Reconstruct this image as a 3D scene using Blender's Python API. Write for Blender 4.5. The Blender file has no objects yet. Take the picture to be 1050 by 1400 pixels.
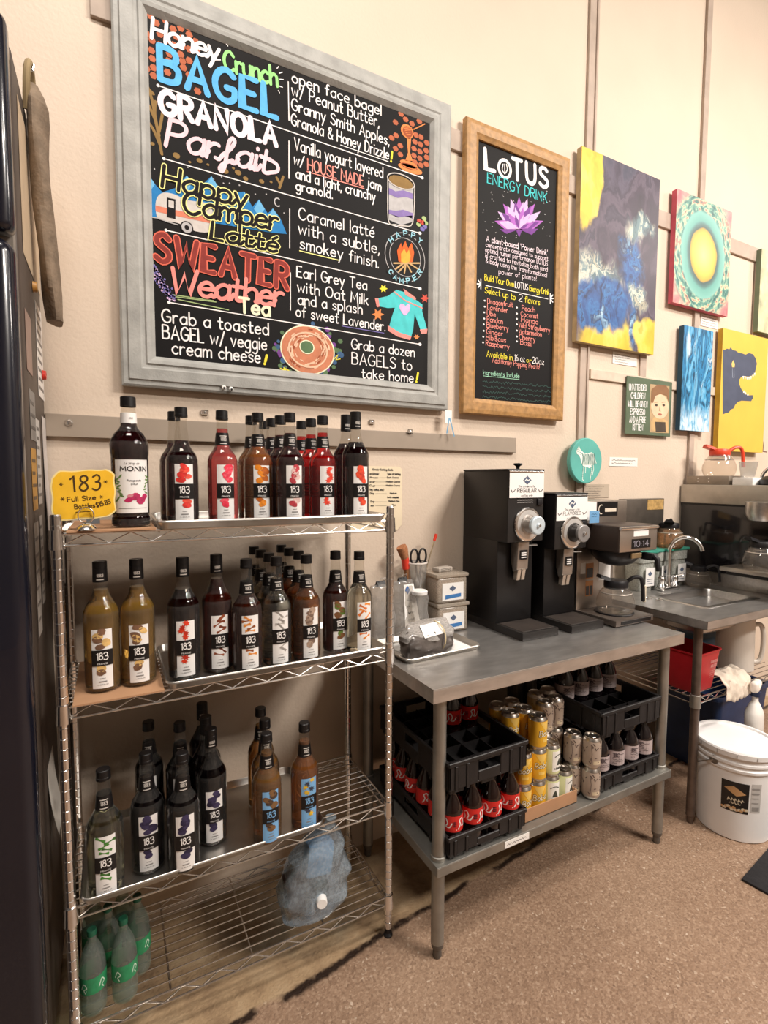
import bpy, bmesh, math, random
from mathutils import Vector, Matrix, noise
random.seed(7)
PI = math.pi
SC = bpy.context.scene
COL = SC.collection

# ------------------------------------------------------------------ camera, world, lights, exposure
F_PX = 701.539
CR = Vector((0.88263306, -0.47004555, 0.00400669))
CU = Vector((0.02764575, 0.06041731, 0.99779029))
CF = Vector((0.46924896, 0.88057193, -0.06632108))
CP = Vector((0.11398558, -1.4063927, 1.51175128))
cam_data = bpy.data.cameras.new('camera')
cam_data.sensor_fit = 'VERTICAL'
cam_data.sensor_height = 36.0
cam_data.lens = F_PX / 1400.0 * 36.0
cam_data.clip_start = 0.02
cam = bpy.data.objects.new('camera', cam_data)
COL.objects.link(cam)
cam.matrix_world = Matrix(((CR.x, CU.x, -CF.x, CP.x), (CR.y, CU.y, -CF.y, CP.y), (CR.z, CU.z, -CF.z, CP.z), (0, 0, 0, 1)))
SC.camera = cam
SC.view_settings.view_transform = 'Standard'
SC.view_settings.look = 'None'
SC.view_settings.gamma = 1.0
SC.view_settings.use_curve_mapping = False
SC.view_settings.exposure = 0.12
SC.cycles.use_denoising = True
SC.cycles.max_bounces = 10
SC.cycles.transmission_bounces = 8
SC.cycles.transparent_max_bounces = 24
SC.cycles.caustics_reflective = False
SC.cycles.caustics_refractive = False
SC.cycles.sample_clamp_indirect = 6.0

world = bpy.data.worlds.new('room_air')
SC.world = world
world.use_nodes = True
wbg = world.node_tree.nodes['Background']
wbg.inputs[0].default_value = (1.0, 0.88, 0.78, 1)
wbg.inputs[1].default_value = 0.02


def area(name, loc, rot, sx, sy, power, col):
    d = bpy.data.lights.new(name, 'AREA')
    d.shape = 'RECTANGLE'
    d.size, d.size_y = sx, sy
    d.energy = power
    d.color = col
    o = bpy.data.objects.new(name, d)
    o.location = loc
    o.rotation_euler = rot
    COL.objects.link(o)
    return o


WARM = (1.0, 0.915, 0.83)
area('ceiling_light_near', (.1, -1.15, 4.35), (math.radians(6), 0, 0), 1.2, 0.35, 72, WARM)
area('ceiling_light_middle', (3.3, -2.1, 4.35), (math.radians(8), 0, 0), 1.2, 0.35, 95, WARM)
area('ceiling_light_far', (5.9, -1.7, 4.2), (math.radians(8), math.radians(12), 0), 1.2, 0.35, 78, WARM)
area('ceiling_light_behind', (3.4, -3.6, 4.3), (math.radians(36), 0, 0), 1.4, 0.4, 200, WARM)


def at(px, py, Y):
    d = CR * ((px - 525) / F_PX) - CU * ((py - 700) / F_PX) + CF
    return CP + d * ((Y - CP.y) / d.y)


def atz(px, py, Z):
    d = CR * ((px - 525) / F_PX) - CU * ((py - 700) / F_PX) + CF
    return CP + d * ((Z - CP.z) / d.z)


# ------------------------------------------------------------------ materials
def lin(h):
    if isinstance(h, str):
        c = [int(h[i:i + 2], 16) / 255 for i in (0, 2, 4)]
        return tuple(x / 12.92 if x <= .04045 else ((x + .055) / 1.055) ** 2.4 for x in c) + (1.0,)
    return tuple(h)[:3] + (1.0,)


def scale_col(c, k):
    return (min(1, c[0] * k), min(1, c[1] * k), min(1, c[2] * k), 1.0)


MATS = {}


def mat(name, col, rough=.5, metal=0.0, var=.12, vscale=18.0, bump=0.0, bscale=60.0, trans=0.0, ior=1.45, spec=.5, coat=0.0, stretch=(1, 1, 1), emit=0.0):
    if name in MATS:
        return MATS[name]
    m = bpy.data.materials.new(name)
    m.use_nodes = True
    nt = m.node_tree
    b = nt.nodes['Principled BSDF']
    c = lin(col)
    tc = nt.nodes.new('ShaderNodeTexCoord')
    mp = nt.nodes.new('ShaderNodeMapping')
    mp.inputs['Scale'].default_value = stretch
    nt.links.new(tc.outputs['Object'], mp.inputs['Vector'])
    n = nt.nodes.new('ShaderNodeTexNoise')
    n.inputs['Scale'].default_value = vscale
    n.inputs['Detail'].default_value = 4
    nt.links.new(mp.outputs[0], n.inputs['Vector'])
    r = nt.nodes.new('ShaderNodeValToRGB')
    r.color_ramp.elements[0].position = .3
    r.color_ramp.elements[1].position = .7
    r.color_ramp.elements[0].color = scale_col(c, 1 - var)
    r.color_ramp.elements[1].color = scale_col(c, 1 + var)
    nt.links.new(n.outputs['Fac'], r.inputs['Fac'])
    nt.links.new(r.outputs['Color'], b.inputs['Base Color'])
    b.inputs['Roughness'].default_value = rough
    b.inputs['Metallic'].default_value = metal
    b.inputs['Transmission Weight'].default_value = trans
    b.inputs['IOR'].default_value = ior
    b.inputs['Specular IOR Level'].default_value = spec
    b.inputs['Coat Weight'].default_value = coat
    if emit:
        nt.links.new(r.outputs['Color'], b.inputs['Emission Color'])
        b.inputs['Emission Strength'].default_value = emit
    if bump:
        n2 = nt.nodes.new('ShaderNodeTexNoise')
        n2.inputs['Scale'].default_value = bscale
        n2.inputs['Detail'].default_value = 3
        nt.links.new(mp.outputs[0], n2.inputs['Vector'])
        bp = nt.nodes.new('ShaderNodeBump')
        bp.inputs['Strength'].default_value = min(1, bump)
        bp.inputs['Distance'].default_value = .004 * max(1, bump)
        nt.links.new(n2.outputs['Fac'], bp.inputs['Height'])
        nt.links.new(bp.outputs[0], b.inputs['Normal'])
    MATS[name] = m
    return m


def film(name, col, opacity=.12, rough=.05, ior=1.45, edge=True):
    """thin clear glass or plastic: mostly see-through, mirror-like at grazing angles"""
    if name in MATS:
        return MATS[name]
    m = bpy.data.materials.new(name)
    m.use_nodes = True
    nt = m.node_tree
    nt.nodes.remove(nt.nodes['Principled BSDF'])
    out = nt.nodes['Material Output']
    tr = nt.nodes.new('ShaderNodeBsdfTransparent')
    tr.inputs[0].default_value = scale_col(lin(col), 1.0)
    df = nt.nodes.new('ShaderNodeBsdfDiffuse')
    df.inputs[0].default_value = lin(col)
    gl = nt.nodes.new('ShaderNodeBsdfGlossy')
    gl.inputs['Roughness'].default_value = rough
    gl.inputs[0].default_value = (1, 1, 1, 1)
    m1 = nt.nodes.new('ShaderNodeMixShader')
    nz = nt.nodes.new('ShaderNodeTexNoise')
    nz.inputs['Scale'].default_value = 25
    mr = nt.nodes.new('ShaderNodeMapRange')
    mr.inputs[1].default_value, mr.inputs[2].default_value = .3, .7
    mr.inputs[3].default_value, mr.inputs[4].default_value = opacity * .7, min(1, opacity * 1.3)
    nt.links.new(nz.outputs['Fac'], mr.inputs[0])
    nt.links.new(mr.outputs[0], m1.inputs[0])
    nt.links.new(tr.outputs[0], m1.inputs[1])
    nt.links.new(df.outputs[0], m1.inputs[2])
    fr = nt.nodes.new('ShaderNodeFresnel')
    geo = nt.nodes.new('ShaderNodeNewGeometry')
    ml = nt.nodes.new('ShaderNodeMath')
    ml.operation = 'MULTIPLY_ADD'
    nt.links.new(geo.outputs['Backfacing'], ml.inputs[0])
    ml.inputs[1].default_value = 1 / ior - ior
    ml.inputs[2].default_value = ior
    nt.links.new(ml.outputs[0], fr.inputs[0])
    m2 = nt.nodes.new('ShaderNodeMixShader')
    nt.links.new(fr.outputs[0], m2.inputs[0])
    nt.links.new(m1.outputs[0], m2.inputs[1])
    nt.links.new(gl.outputs[0], m2.inputs[2])
    nt.links.new(m2.outputs[0], out.inputs['Surface'])
    MATS[name] = m
    return m


# ------------------------------------------------------------------ mesh builder
def frame_of(d):
    d = d.normalized()
    a = Vector((0, 0, 1)) if abs(d.z) < .9 else Vector((1, 0, 0))
    u = d.cross(a).normalized()
    return u, d.cross(u).normalized()


def strips(mb, fn, pts, m, n=10):
    """a convex outline laid on a curved surface as narrow upright strips"""
    u0, u1 = min(p[0] for p in pts), max(p[0] for p in pts)
    k = len(pts)
    vs, fs = [], []
    for i in range(n + 1):
        u = u0 + (u1 - u0) * min(max(i / n, 1e-4), 1 - 1e-4)
        hits = []
        for j in range(k):
            a, b = pts[j], pts[(j + 1) % k]
            if (a[0] - u) * (b[0] - u) <= 0 and a[0] != b[0]:
                hits.append(a[1] + (b[1] - a[1]) * (u - a[0]) / (b[0] - a[0]))
        vs += [fn(u, min(hits)), fn(u, max(hits))]
    for i in range(n):
        fs.append((2 * i, 2 * i + 2, 2 * i + 3, 2 * i + 1))
    mb.add(vs, fs, m)


class MB:
    def __init__(self):
        self.v, self.f, self.m, self.s = [], [], [], []

    def add(self, vs, fs, m=0, smooth=False):
        b = len(self.v)
        self.v += [tuple(x) for x in vs]
        for k, f in enumerate(fs):
            self.f.append([i + b for i in f])
            self.m.append(m[k] if isinstance(m, list) else m)
            self.s.append(smooth)
        return self

    def box(self, x0, x1, y0, y1, z0, z1, m=0):
        vs = [(x, y, z) for z in (z0, z1) for y in (y0, y1) for x in (x0, x1)]
        return self.add(vs, [(0, 2, 3, 1), (4, 5, 7, 6), (0, 1, 5, 4), (2, 6, 7, 3), (0, 4, 6, 2), (1, 3, 7, 5)], m)

    def rbox(self, x0, x1, y0, y1, z0, z1, r=.003, seg=2, m=0, M=None):
        bm = bmesh.new()
        bmesh.ops.create_cube(bm, size=1)
        for w in bm.verts:
            w.co = Vector(((x0 + x1) / 2 + w.co.x * (x1 - x0), (y0 + y1) / 2 + w.co.y * (y1 - y0), (z0 + z1) / 2 + w.co.z * (z1 - z0)))
        bmesh.ops.bevel(bm, geom=bm.edges[:], offset=r, segments=seg, profile=.5, affect='EDGES')
        bm.verts.index_update()
        vs = [(M @ w.co if M else w.co.copy()) for w in bm.verts]
        fs = [[w.index for w in f.verts] for f in bm.faces]
        bm.free()
        return self.add(vs, fs, m, True)

    def tube(self, pts, r, n=8, m=0, cap=True, closed=False):
        pts = [Vector(p) for p in pts]
        k = len(pts)
        rs = r if isinstance(r, (list, tuple)) else [r] * k
        vs, fs = [], []
        u = None
        for i, p in enumerate(pts):
            if closed:
                d = (pts[(i + 1) % k] - pts[i - 1])
            else:
                d = pts[min(i + 1, k - 1)] - pts[max(i - 1, 0)]
            d.normalize()
            if u is None:
                u, w = frame_of(d)
            else:
                u = (u - d * u.dot(d))
                u = u.normalized() if u.length > 1e-6 else frame_of(d)[0]
                w = d.cross(u)
            for j in range(n):
                a = 2 * PI * j / n
                vs.append(p + (u * math.cos(a) + w * math.sin(a)) * rs[i])
        for i in range(k if closed else k - 1):
            for j in range(n):
                a, b = i * n + j, i * n + (j + 1) % n
                i2 = ((i + 1) % k) * n
                fs.append((a, b, i2 + (j + 1) % n, i2 + j))
        if cap and not closed:
            fs.append(tuple(range(n))[::-1])
            fs.append(tuple(range((k - 1) * n, k * n)))
        return self.add(vs, fs, m, True)

    def lathe(self, prof, n=24, m=0, c=(0, 0, 0), axis='z', a0=0.0, a1=2 * PI, sx=1.0, sy=1.0):
        full = abs(a1 - a0 - 2 * PI) < 1e-6
        cols = n if full else n + 1
        vs, fs, ms = [], [], []
        rows = []

        def put(x, y, z):
            if axis == 'z':
                p = (c[0] + x, c[1] + y, c[2] + z)
            elif axis == 'y':
                p = (c[0] + x, c[1] + z, c[2] + y)
            else:
                p = (c[0] + z, c[1] + x, c[2] + y)
            vs.append(p)
            return len(vs) - 1
        for (r, z) in prof:
            if r < 1e-7:
                rows.append([put(0, 0, z)] * cols)
            else:
                rows.append([put(r * sx * math.cos(a0 + (a1 - a0) * j / n), r * sy * math.sin(a0 + (a1 - a0) * j / n), z) for j in range(cols)])
        for i in range(len(rows) - 1):
            for j in range(n):
                j2 = (j + 1) % cols
                q = [rows[i][j], rows[i][j2], rows[i + 1][j2], rows[i + 1][j]]
                u = []
                for x in q:
                    if x not in u:
                        u.append(x)
                if len(u) > 2:
                    fs.append(u)
                    ms.append(m[i] if isinstance(m, list) else m)
        return self.add(vs, fs, ms, True)

    def prism(self, pts, d0, d1, m=0, f=lambda u, v, d: (u, d, v)):
        n = len(pts)
        vs = [f(u, v, d0) for u, v in pts] + [f(u, v, d1) for u, v in pts]
        fs = [tuple(range(n)), tuple(range(2 * n - 1, n - 1, -1))]
        fs += [(i, i + n, (i + 1) % n + n, (i + 1) % n) for i in range(n)]
        return self.add(vs, fs, m)

    def poly(self, pts, m=0):
        return self.add(pts, [tuple(range(len(pts)))], m)

    def ribbon(self, line, w, fn, m=0, caps=5):
        """flat stroke of width w along a 2-D polyline, put on a surface by fn(u, v)"""
        h = w / 2
        k = len(line)
        L, R_ = [], []
        for i in range(k):
            a = line[max(i - 1, 0)]
            b = line[min(i + 1, k - 1)]
            dx, dy = b[0] - a[0], b[1] - a[1]
            l = math.hypot(dx, dy) or 1e-9
            nx, ny = -dy / l, dx / l
            sc = 1.0
            if 0 < i < k - 1:
                ex, ey = line[i + 1][0] - line[i][0], line[i + 1][1] - line[i][1]
                el = math.hypot(ex, ey) or 1e-9
                cs = abs(nx * (-ey / el) + ny * (ex / el))
                sc = min(1.6, 1 / max(cs, .3))
            L.append((line[i][0] + nx * h * sc, line[i][1] + ny * h * sc))
            R_.append((line[i][0] - nx * h * sc, line[i][1] - ny * h * sc))

        def cap(p, q, sgn):
            a = math.atan2(q[1] - p[1], q[0] - p[0])
            out = []
            for j in range(1, caps):
                t = a + PI / 2 + PI * j / caps
                out.append((p[0] + h * math.cos(t), p[1] + h * math.sin(t)))
            return out
        self.k = getattr(self, 'k', 0) + 1
        e = max(w, 1e-4) * .05

        def up(q, i):
            a_ = Vector(fn(*q))
            nn_ = (Vector(fn(q[0] + e, q[1])) - a_).cross(Vector(fn(q[0], q[1] + e)) - a_)
            return a_ + nn_.normalized() * ((self.k % 40) * 9e-6 + i * 1.5e-6)
        pts = []
        for i_, q in enumerate(L + R_):
            pts.append(up(q, i_ % k))
        fs = [(i, i + k, i + 1 + k, i + 1) for i in range(k - 1)]
        c0 = cap(line[0], line[1], 1)
        b = len(pts)
        pts += [up(q, 0) for q in c0]
        fs.append(tuple([0] + list(range(b, b + len(c0))) + [k]))
        c1 = cap(line[-1], line[-2], 1)
        b = len(pts)
        pts += [up(q, k - 1) for q in c1]
        fs.append(tuple([2 * k - 1] + list(range(b, b + len(c1))) + [k - 1]))
        return self.add(pts, fs, m)

    def build(self, name, mats, parent=None, loc=(0, 0, 0), rz=0.0, bevel=0.0, sub=0, sharp=.6):
        me = bpy.data.meshes.new(name)
        me.from_pydata(self.v, [], self.f)
        if not isinstance(mats, (list, tuple)):
            mats = [mats]
        for x in mats:
            me.materials.append(x)
        me.polygons.foreach_set('material_index', self.m)
        me.polygons.foreach_set('use_smooth', self.s)
        me.update()
        if any(self.s):
            me.set_sharp_from_angle(angle=sharp)
        o = bpy.data.objects.new(name, me)
        COL.objects.link(o)
        o.location = loc
        o.rotation_euler = (0, 0, rz)
        if parent:
            o.parent = parent
        if bevel:
            bv = o.modifiers.new('bevel', 'BEVEL')
            bv.width = bevel
            bv.segments = 2
            bv.limit_method = 'ANGLE'
            bv.angle_limit = .7
        if sub:
            sb = o.modifiers.new('sub', 'SUBSURF')
            sb.levels = sb.render_levels = sub
        return o


def tag(o, label=None, cat=None, group=None, kind=None):
    if label:
        o['label'] = label
    if cat:
        o['category'] = cat
    if group:
        o['group'] = group
    if kind:
        o['kind'] = kind
    return o


def thing(name, label, cat, loc=(0, 0, 0), rz=0.0, group=None):
    o = bpy.data.objects.new(name, None)
    o.empty_display_size = .05
    COL.objects.link(o)
    o.location = loc
    o.rotation_euler = (0, 0, rz)
    return tag(o, label, cat, group)


def dup(root, loc, rz=0.0, label=None, group=None, scale=None):
    r = root.copy()
    COL.objects.link(r)
    r.location = loc
    r.rotation_euler = (0, 0, rz)
    if label:
        r['label'] = label
    if group:
        r['group'] = group
    if scale:
        r.scale = scale
    for ch in list(root.children):
        c = ch.copy()
        COL.objects.link(c)
        c.parent = r
        for g in list(ch.children):
            d = g.copy()
            COL.objects.link(d)
            d.parent = c
    return r


def circle(cx, cy, r, n=20, sx=1.0):
    return [(cx + r * sx * math.cos(2 * PI * i / n), cy + r * math.sin(2 * PI * i / n)) for i in range(n)]


def spline(pts, k=4, closed=False):
    """Catmull-Rom through the points"""
    if len(pts) < 3:
        return list(pts)
    out = []
    n = len(pts)
    rng = range(n if closed else n - 1)
    g = (lambda i: pts[i % n]) if closed else (lambda i: pts[min(max(i, 0), n - 1)])
    for i in rng:
        p0, p1, p2, p3 = g(i - 1), g(i), g(i + 1), g(i + 2)
        for j in range(k):
            t = j / k
            out.append(tuple(.5 * (2 * p1[d] + (p2[d] - p0[d]) * t + (2 * p0[d] - 5 * p1[d] + 4 * p2[d] - p3[d]) * t * t + (3 * p1[d] - p0[d] - 3 * p2[d] + p3[d]) * t ** 3) for d in range(len(p1))))
    if not closed:
        out.append(tuple(pts[-1]))
    return out


# ------------------------------------------------------------------ hand lettering: one-stroke alphabet
FONT_SRC = """a|5|c5,5 3,6 1,5 0,3 1,.6 2.5,0 4.2,1 5,3|l5,6 5,0
b|5|l0,10 0,0|c0,4 1.2,5.6 2.8,6 4.5,5 5,3 4.4,1 2.6,0 1,.5 0,2
c|4.6|c4.6,5 3,6 1,5 0,3 1,.8 3,0 4.6,1
d|5|l5,10 5,0|c5,4 3.8,5.6 2.2,6 .6,5 0,3 .7,1 2.3,0 4,.6 5,2
e|4.8|c.2,3.2 4.7,3.4 4.2,5.2 2.6,6 .8,5 0,3 .8,.8 2.8,0 4.6,1
f|3.6|c4,9.4 2.8,10 1.8,9 1.6,7 1.6,0|l0,6 3.4,6
g|5|c5,5 3,6 1,5 0,3 1,.6 2.5,0 4.2,1 5,3|c5,6 5,0 4.8,-2.5 3,-4 .6,-3.2
h|4.6|l0,10 0,0|c0,3.8 1.5,5.6 3,6 4.4,5 4.6,3 4.6,0
i|.4|l.2,6 .2,0|l.2,8.5 .2,8.9
j|1.8|c1.6,6 1.6,-2 1,-3.6 -.6,-3.6|l1.6,8.5 1.6,8.9
k|4.4|l0,10 0,0|l4,6 0,2.6|l1.6,3.8 4.4,0
l|.4|l.2,10 .2,0
m|7|l0,6 0,0|c0,4 1.2,5.8 2.4,6 3.4,5 3.5,3 3.5,0|c3.5,4 4.7,5.8 5.9,6 6.9,5 7,3 7,0
n|4.5|l0,6 0,0|c0,3.8 1.5,5.6 3,6 4.3,5 4.5,3 4.5,0
o|5|c2.5,6 .7,5 0,3 .7,1 2.5,0 4.3,1 5,3 4.3,5 2.5,6
p|5|l0,6 0,-4|c0,4 1.2,5.6 2.8,6 4.5,5 5,3 4.4,1 2.6,0 1,.5 0,2
q|5|l5,6 5,-4|c5,4 3.8,5.6 2.2,6 .6,5 0,3 .7,1 2.3,0 4,.6 5,2
r|3.4|l0,6 0,0|c0,3.8 1.2,5.6 2.6,6 3.4,5.6
s|4|c4,5 2.4,6 .6,5.2 .8,3.8 3.4,2.4 4,1.2 2.4,0 .2,.8
t|3.6|c1.6,9 1.6,1.5 2.4,.1 3.8,.4|l0,6 3.6,6
u|4.6|c0,6 0,2 1,.3 2.4,0 3.8,.8 4.6,2.6|l4.6,6 4.6,0
v|4.6|l0,6 2.3,0 4.6,6
w|6.8|l0,6 1.7,0 3.4,5 5.1,0 6.8,6
x|4.4|l0,6 4.4,0|l4.4,6 0,0
y|4.8|l0,6 2.4,.2|l4.8,6 1.2,-4
z|4.2|l0,6 4.2,6 0,0 4.4,0
A|6.4|l0,0 3.2,10 6.4,0|l1.2,3.4 5.2,3.4
B|5.6|l0,0 0,10|c0,10 3,10 4.8,8.8 4.4,6.2 0,5.4|c0,5.4 3.6,5.4 5.6,3.8 5.2,1 3.4,0 0,0
C|6|c6,8.2 4,10 1.6,9.2 0,6.4 0,3.4 1.4,.8 3.8,0 6,1.6
D|6|l0,0 0,10|c0,10 3,9.8 5.4,8 6,5 5.2,1.8 3,.2 0,0
E|4.8|l4.8,10 0,10 0,0 4.8,0|l0,5.2 4,5.2
F|4.8|l4.8,10 0,10 0,0|l0,5.2 4,5.2
G|6.2|c6,8.4 4,10 1.6,9.2 0,6.4 0,3.4 1.4,.8 3.8,0 6,1.4 6.2,4.4|l6.2,4.4 3.6,4.4
H|5.8|l0,10 0,0|l5.8,10 5.8,0|l0,5 5.8,5
I|.4|l.2,10 .2,0
J|4|c4,10 4,2.4 3,.4 1.4,0 0,1.4
K|5.4|l0,10 0,0|l5,10 0,4|l1.8,6 5.4,0
L|4.6|l0,10 0,0 4.6,0
M|7.2|l0,0 .6,10 3.6,3 6.6,10 7.2,0
N|6|l0,0 0,10 6,0 6,10
O|7|c3.5,10 1,8.6 0,5 1,1.4 3.5,0 6,1.4 7,5 6,8.6 3.5,10
P|5.4|l0,0 0,10|c0,10 3.2,10 5.2,8.6 5.2,6.4 3.4,5 0,4.8
Q|7|c3.5,10 1,8.6 0,5 1,1.4 3.5,0 6,1.4 7,5 6,8.6 3.5,10|l4.4,2.4 7,-.6
R|5.6|l0,0 0,10|c0,10 3.2,10 5.2,8.6 5.2,6.4 3.4,5.2 0,5|l2.2,5 5.6,0
S|5.4|c5.2,8.6 3,10 .6,8.8 .6,6.6 2.8,5.2 5.2,3.6 5.2,1.4 2.8,0 0,1.4
T|6|l0,10 6,10|l3,10 3,0
U|6|c0,10 0,3.4 1,.8 3,0 5,.8 6,3.4 6,10
V|6|l0,10 3,0 6,10
W|8.6|l0,10 2.1,0 4.3,8 6.5,0 8.6,10
X|5.8|l0,10 5.8,0|l5.8,10 0,0
Y|5.8|l0,10 2.9,5 5.8,10|l2.9,5 2.9,0
Z|5.4|l0,10 5.4,10 0,0 5.4,0
0|5.4|c2.7,10 .6,8.4 0,5 .6,1.6 2.7,0 4.8,1.6 5.4,5 4.8,8.4 2.7,10
1|1.8|l0,8.2 1.6,10 1.6,0
2|5|c.2,8 1.4,9.8 3.4,9.8 4.8,8 4,5.4 0,0|l0,0 5,0
3|5|c.2,8.8 2.4,10 4.4,8.8 4.2,6.4 2,5.4|c2,5.4 4.6,4.8 5,2.6 4,.6 2,0 0,1
4|5.4|l3.8,0 3.8,10 0,3 5.4,3
5|5|l4.6,10 .8,10 .4,5.4|c.4,5.4 2.6,6 4.6,4.8 4.8,2.2 3,.2 0,.6
6|5|c4.2,9.6 1.8,8.4 .2,5 .2,2.2 1.8,.2 4,.6 5,2.8 4,5 2,5.2 .4,3.8
7|5|l0,10 5,10 1.6,0
8|5|c2.5,10 .6,9 .8,6.6 4.2,4.2 4.8,1.6 2.5,0 .2,1.6 .8,4.2 4.2,6.6 4.4,9 2.5,10
9|5|c4.8,7 3,5 1,5.6 .2,7.6 1.2,9.6 3.2,9.8 4.8,8 4.4,4 2.4,0
.|.4|l.2,.2 .2,.6
,|.8|l.6,.6 0,-1.6
!|.6|l.5,10 .3,3.2|l.2,.2 .2,.6
'|.4|l.3,10 .1,7.6
"|1.8|l.3,10 .1,7.8|l1.7,10 1.5,7.8
/|4|l0,-1 4,10.5
-|3|l0,4.4 3,4.4
&|6|c6,0 1.6,6.6 1.4,9 2.8,10 4.2,8.8 3.4,6.6 .4,3.4 .6,.8 2.8,0 5,1.6 6,4
$|5|c5,8.2 2.6,9.4 .6,8 .8,6 4.4,4 4.8,2 2.6,.6 0,1.8|l2.5,11 2.5,-1
:|.4|l.2,.6 .2,1|l.2,4.6 .2,5
?|4.4|c.2,8.2 2,10 4.2,8.6 3.8,6.4 2,5 2,3|l2,.2 2,.6
(|1.8|c1.8,10.6 0,7 0,3 1.8,-.6
)|1.8|c0,10.6 1.8,7 1.8,3 0,-.6
*|1.2|c.6,4.2 .2,4 .2,3.4 .6,3.2 1,3.4 1,4 .6,4.2|l.5,3.7 .7,3.7
\u00e9|4.8|c.2,3.2 4.7,3.4 4.2,5.2 2.6,6 .8,5 0,3 .8,.8 2.8,0 4.6,1|l2.2,7.6 4,9.4
\u00a7|4|c2,10 .6,9.2 .6,7.4 2,6.4 3.4,7.4 3.4,9.2 2,10|c2,6.2 .2,5 0,2.4 2,.6 4,2.4 3.8,5 2,6.2"""
FONT = {}
for _l in FONT_SRC.split('\n'):
    _p = _l.split('|')
    _st = []
    for s_ in _p[2:]:
        _st.append((s_[0], [tuple(float(q) for q in xy.split(',')) for xy in s_[1:].split()]))
    FONT[_p[0]] = (float(_p[1]), _st)


SCRIPT_F = [('c', [(.2, 2.2), (2.6, 5.5), (3.6, 8.6), (2.8, 10), (1.8, 8.4), (1.7, 4), (1.7, -2), (1.0, -4), (.2, -3), (1.4, -.6), (4.0, 1.4)])]


def text_lines(txt, gap=2.0, space=4.5, k=3, script=False):
    """strokes of a text in font units (cap height 10) and its width"""
    x = 0.0
    out = []
    prev = None
    for ch in txt:
        if ch == ' ':
            x += space
            prev = None
            continue
        w, st = FONT.get(ch, FONT['.'])
        if script and ch == 'f':
            w, st = 4.0, SCRIPT_F
        if script and prev and ch.islower():
            out.append(spline([(x - gap - .4, .6), (x - gap * .4, .4), (x + .5, 2.6)], 3))
        for kind, pts in st:
            q = spline(pts, k) if kind == 'c' else pts
            out.append([(a + x, b) for a, b in q])
        x += w + gap
        prev = ch.islower()
    return out, max(x - gap, .1)


def letter(mb, txt, p0, p1, h, w, fn, m=0, gap=2.0, slant=0.0, k=3, script=False, caps=4, wave=None, space=4.5):
    """write txt from p0 to p1 (baseline, surface coordinates), cap height h, stroke width w"""
    lines, tw = text_lines(txt, gap, space, k, script)
    dx, dy = p1[0] - p0[0], p1[1] - p0[1]
    L = math.hypot(dx, dy)
    ux, uy = dx / L, dy / L
    sx = L / tw
    sy = h / 10.0
    for ln in lines:
        q = []
        for a, b in ln:
            s = a * sx + b * sy * slant
            t = b * sy + (wave(s / L) if wave else 0)
            q.append((p0[0] + ux * s - uy * t, p0[1] + uy * s + ux * t))
        if len(q) > 1:
            mb.ribbon(q, w, fn, m, caps)


# ------------------------------------------------------------------ common materials
def wall_mat():
    m = mat('wall_paint', 'd6c5b3', rough=.55, var=.035, vscale=2.2, bump=.25, bscale=90, spec=.3)
    return m


M_WALL = wall_mat()
M_STEEL = mat('brushed_steel', 'c6c3c0', rough=.32, metal=1, var=.10, vscale=6, stretch=(1.2, 14, 14), bump=.05, bscale=40)
M_STEELT = mat('table_steel', 'c4c1be', rough=.30, metal=.82, var=.16, vscale=5, stretch=(2, 6, 6), bump=.06, bscale=30)
M_GALV = mat('galvanized_steel', '9c9a94', rough=.5, metal=.85, var=.16, vscale=14)
M_CHROME = mat('chrome', 'e6e4e2', rough=.18, metal=1, var=.05, vscale=30)
M_WIRE = mat('chrome_wire', 'd9d5d0', rough=.25, metal=1, var=.14, vscale=40)
M_BLACKP = mat('black_plastic', '17161a', rough=.45, var=.15, vscale=30)
M_CAP = mat('black_cap', '121113', rough=.38, var=.15, vscale=60)
M_ALU = mat('tray_aluminum', 'd2cec8', rough=.34, metal=1, var=.12, vscale=10, bump=.05, bscale=50)
M_WHITE = mat('white_paper', 'f1efec', rough=.6, var=.02)
M_LABEL = mat('white_label', 'efedeb', rough=.45, var=.02)
M_INK = mat('dark_ink', '2b2828', rough=.6, var=.05)
M_GREYINK = mat('grey_ink', '8d8a88', rough=.6, var=.05)
M_CARD = mat('brown_cardboard', 'b48a68', rough=.8, var=.08, vscale=9)

# ------------------------------------------------------------------ setting
floor = MB().add([(-2.5, -4.5, 0), (7.5, -4.5, 0), (7.5, .42, 0), (-2.5, .42, 0)], [(0, 1, 2, 3)])


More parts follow.
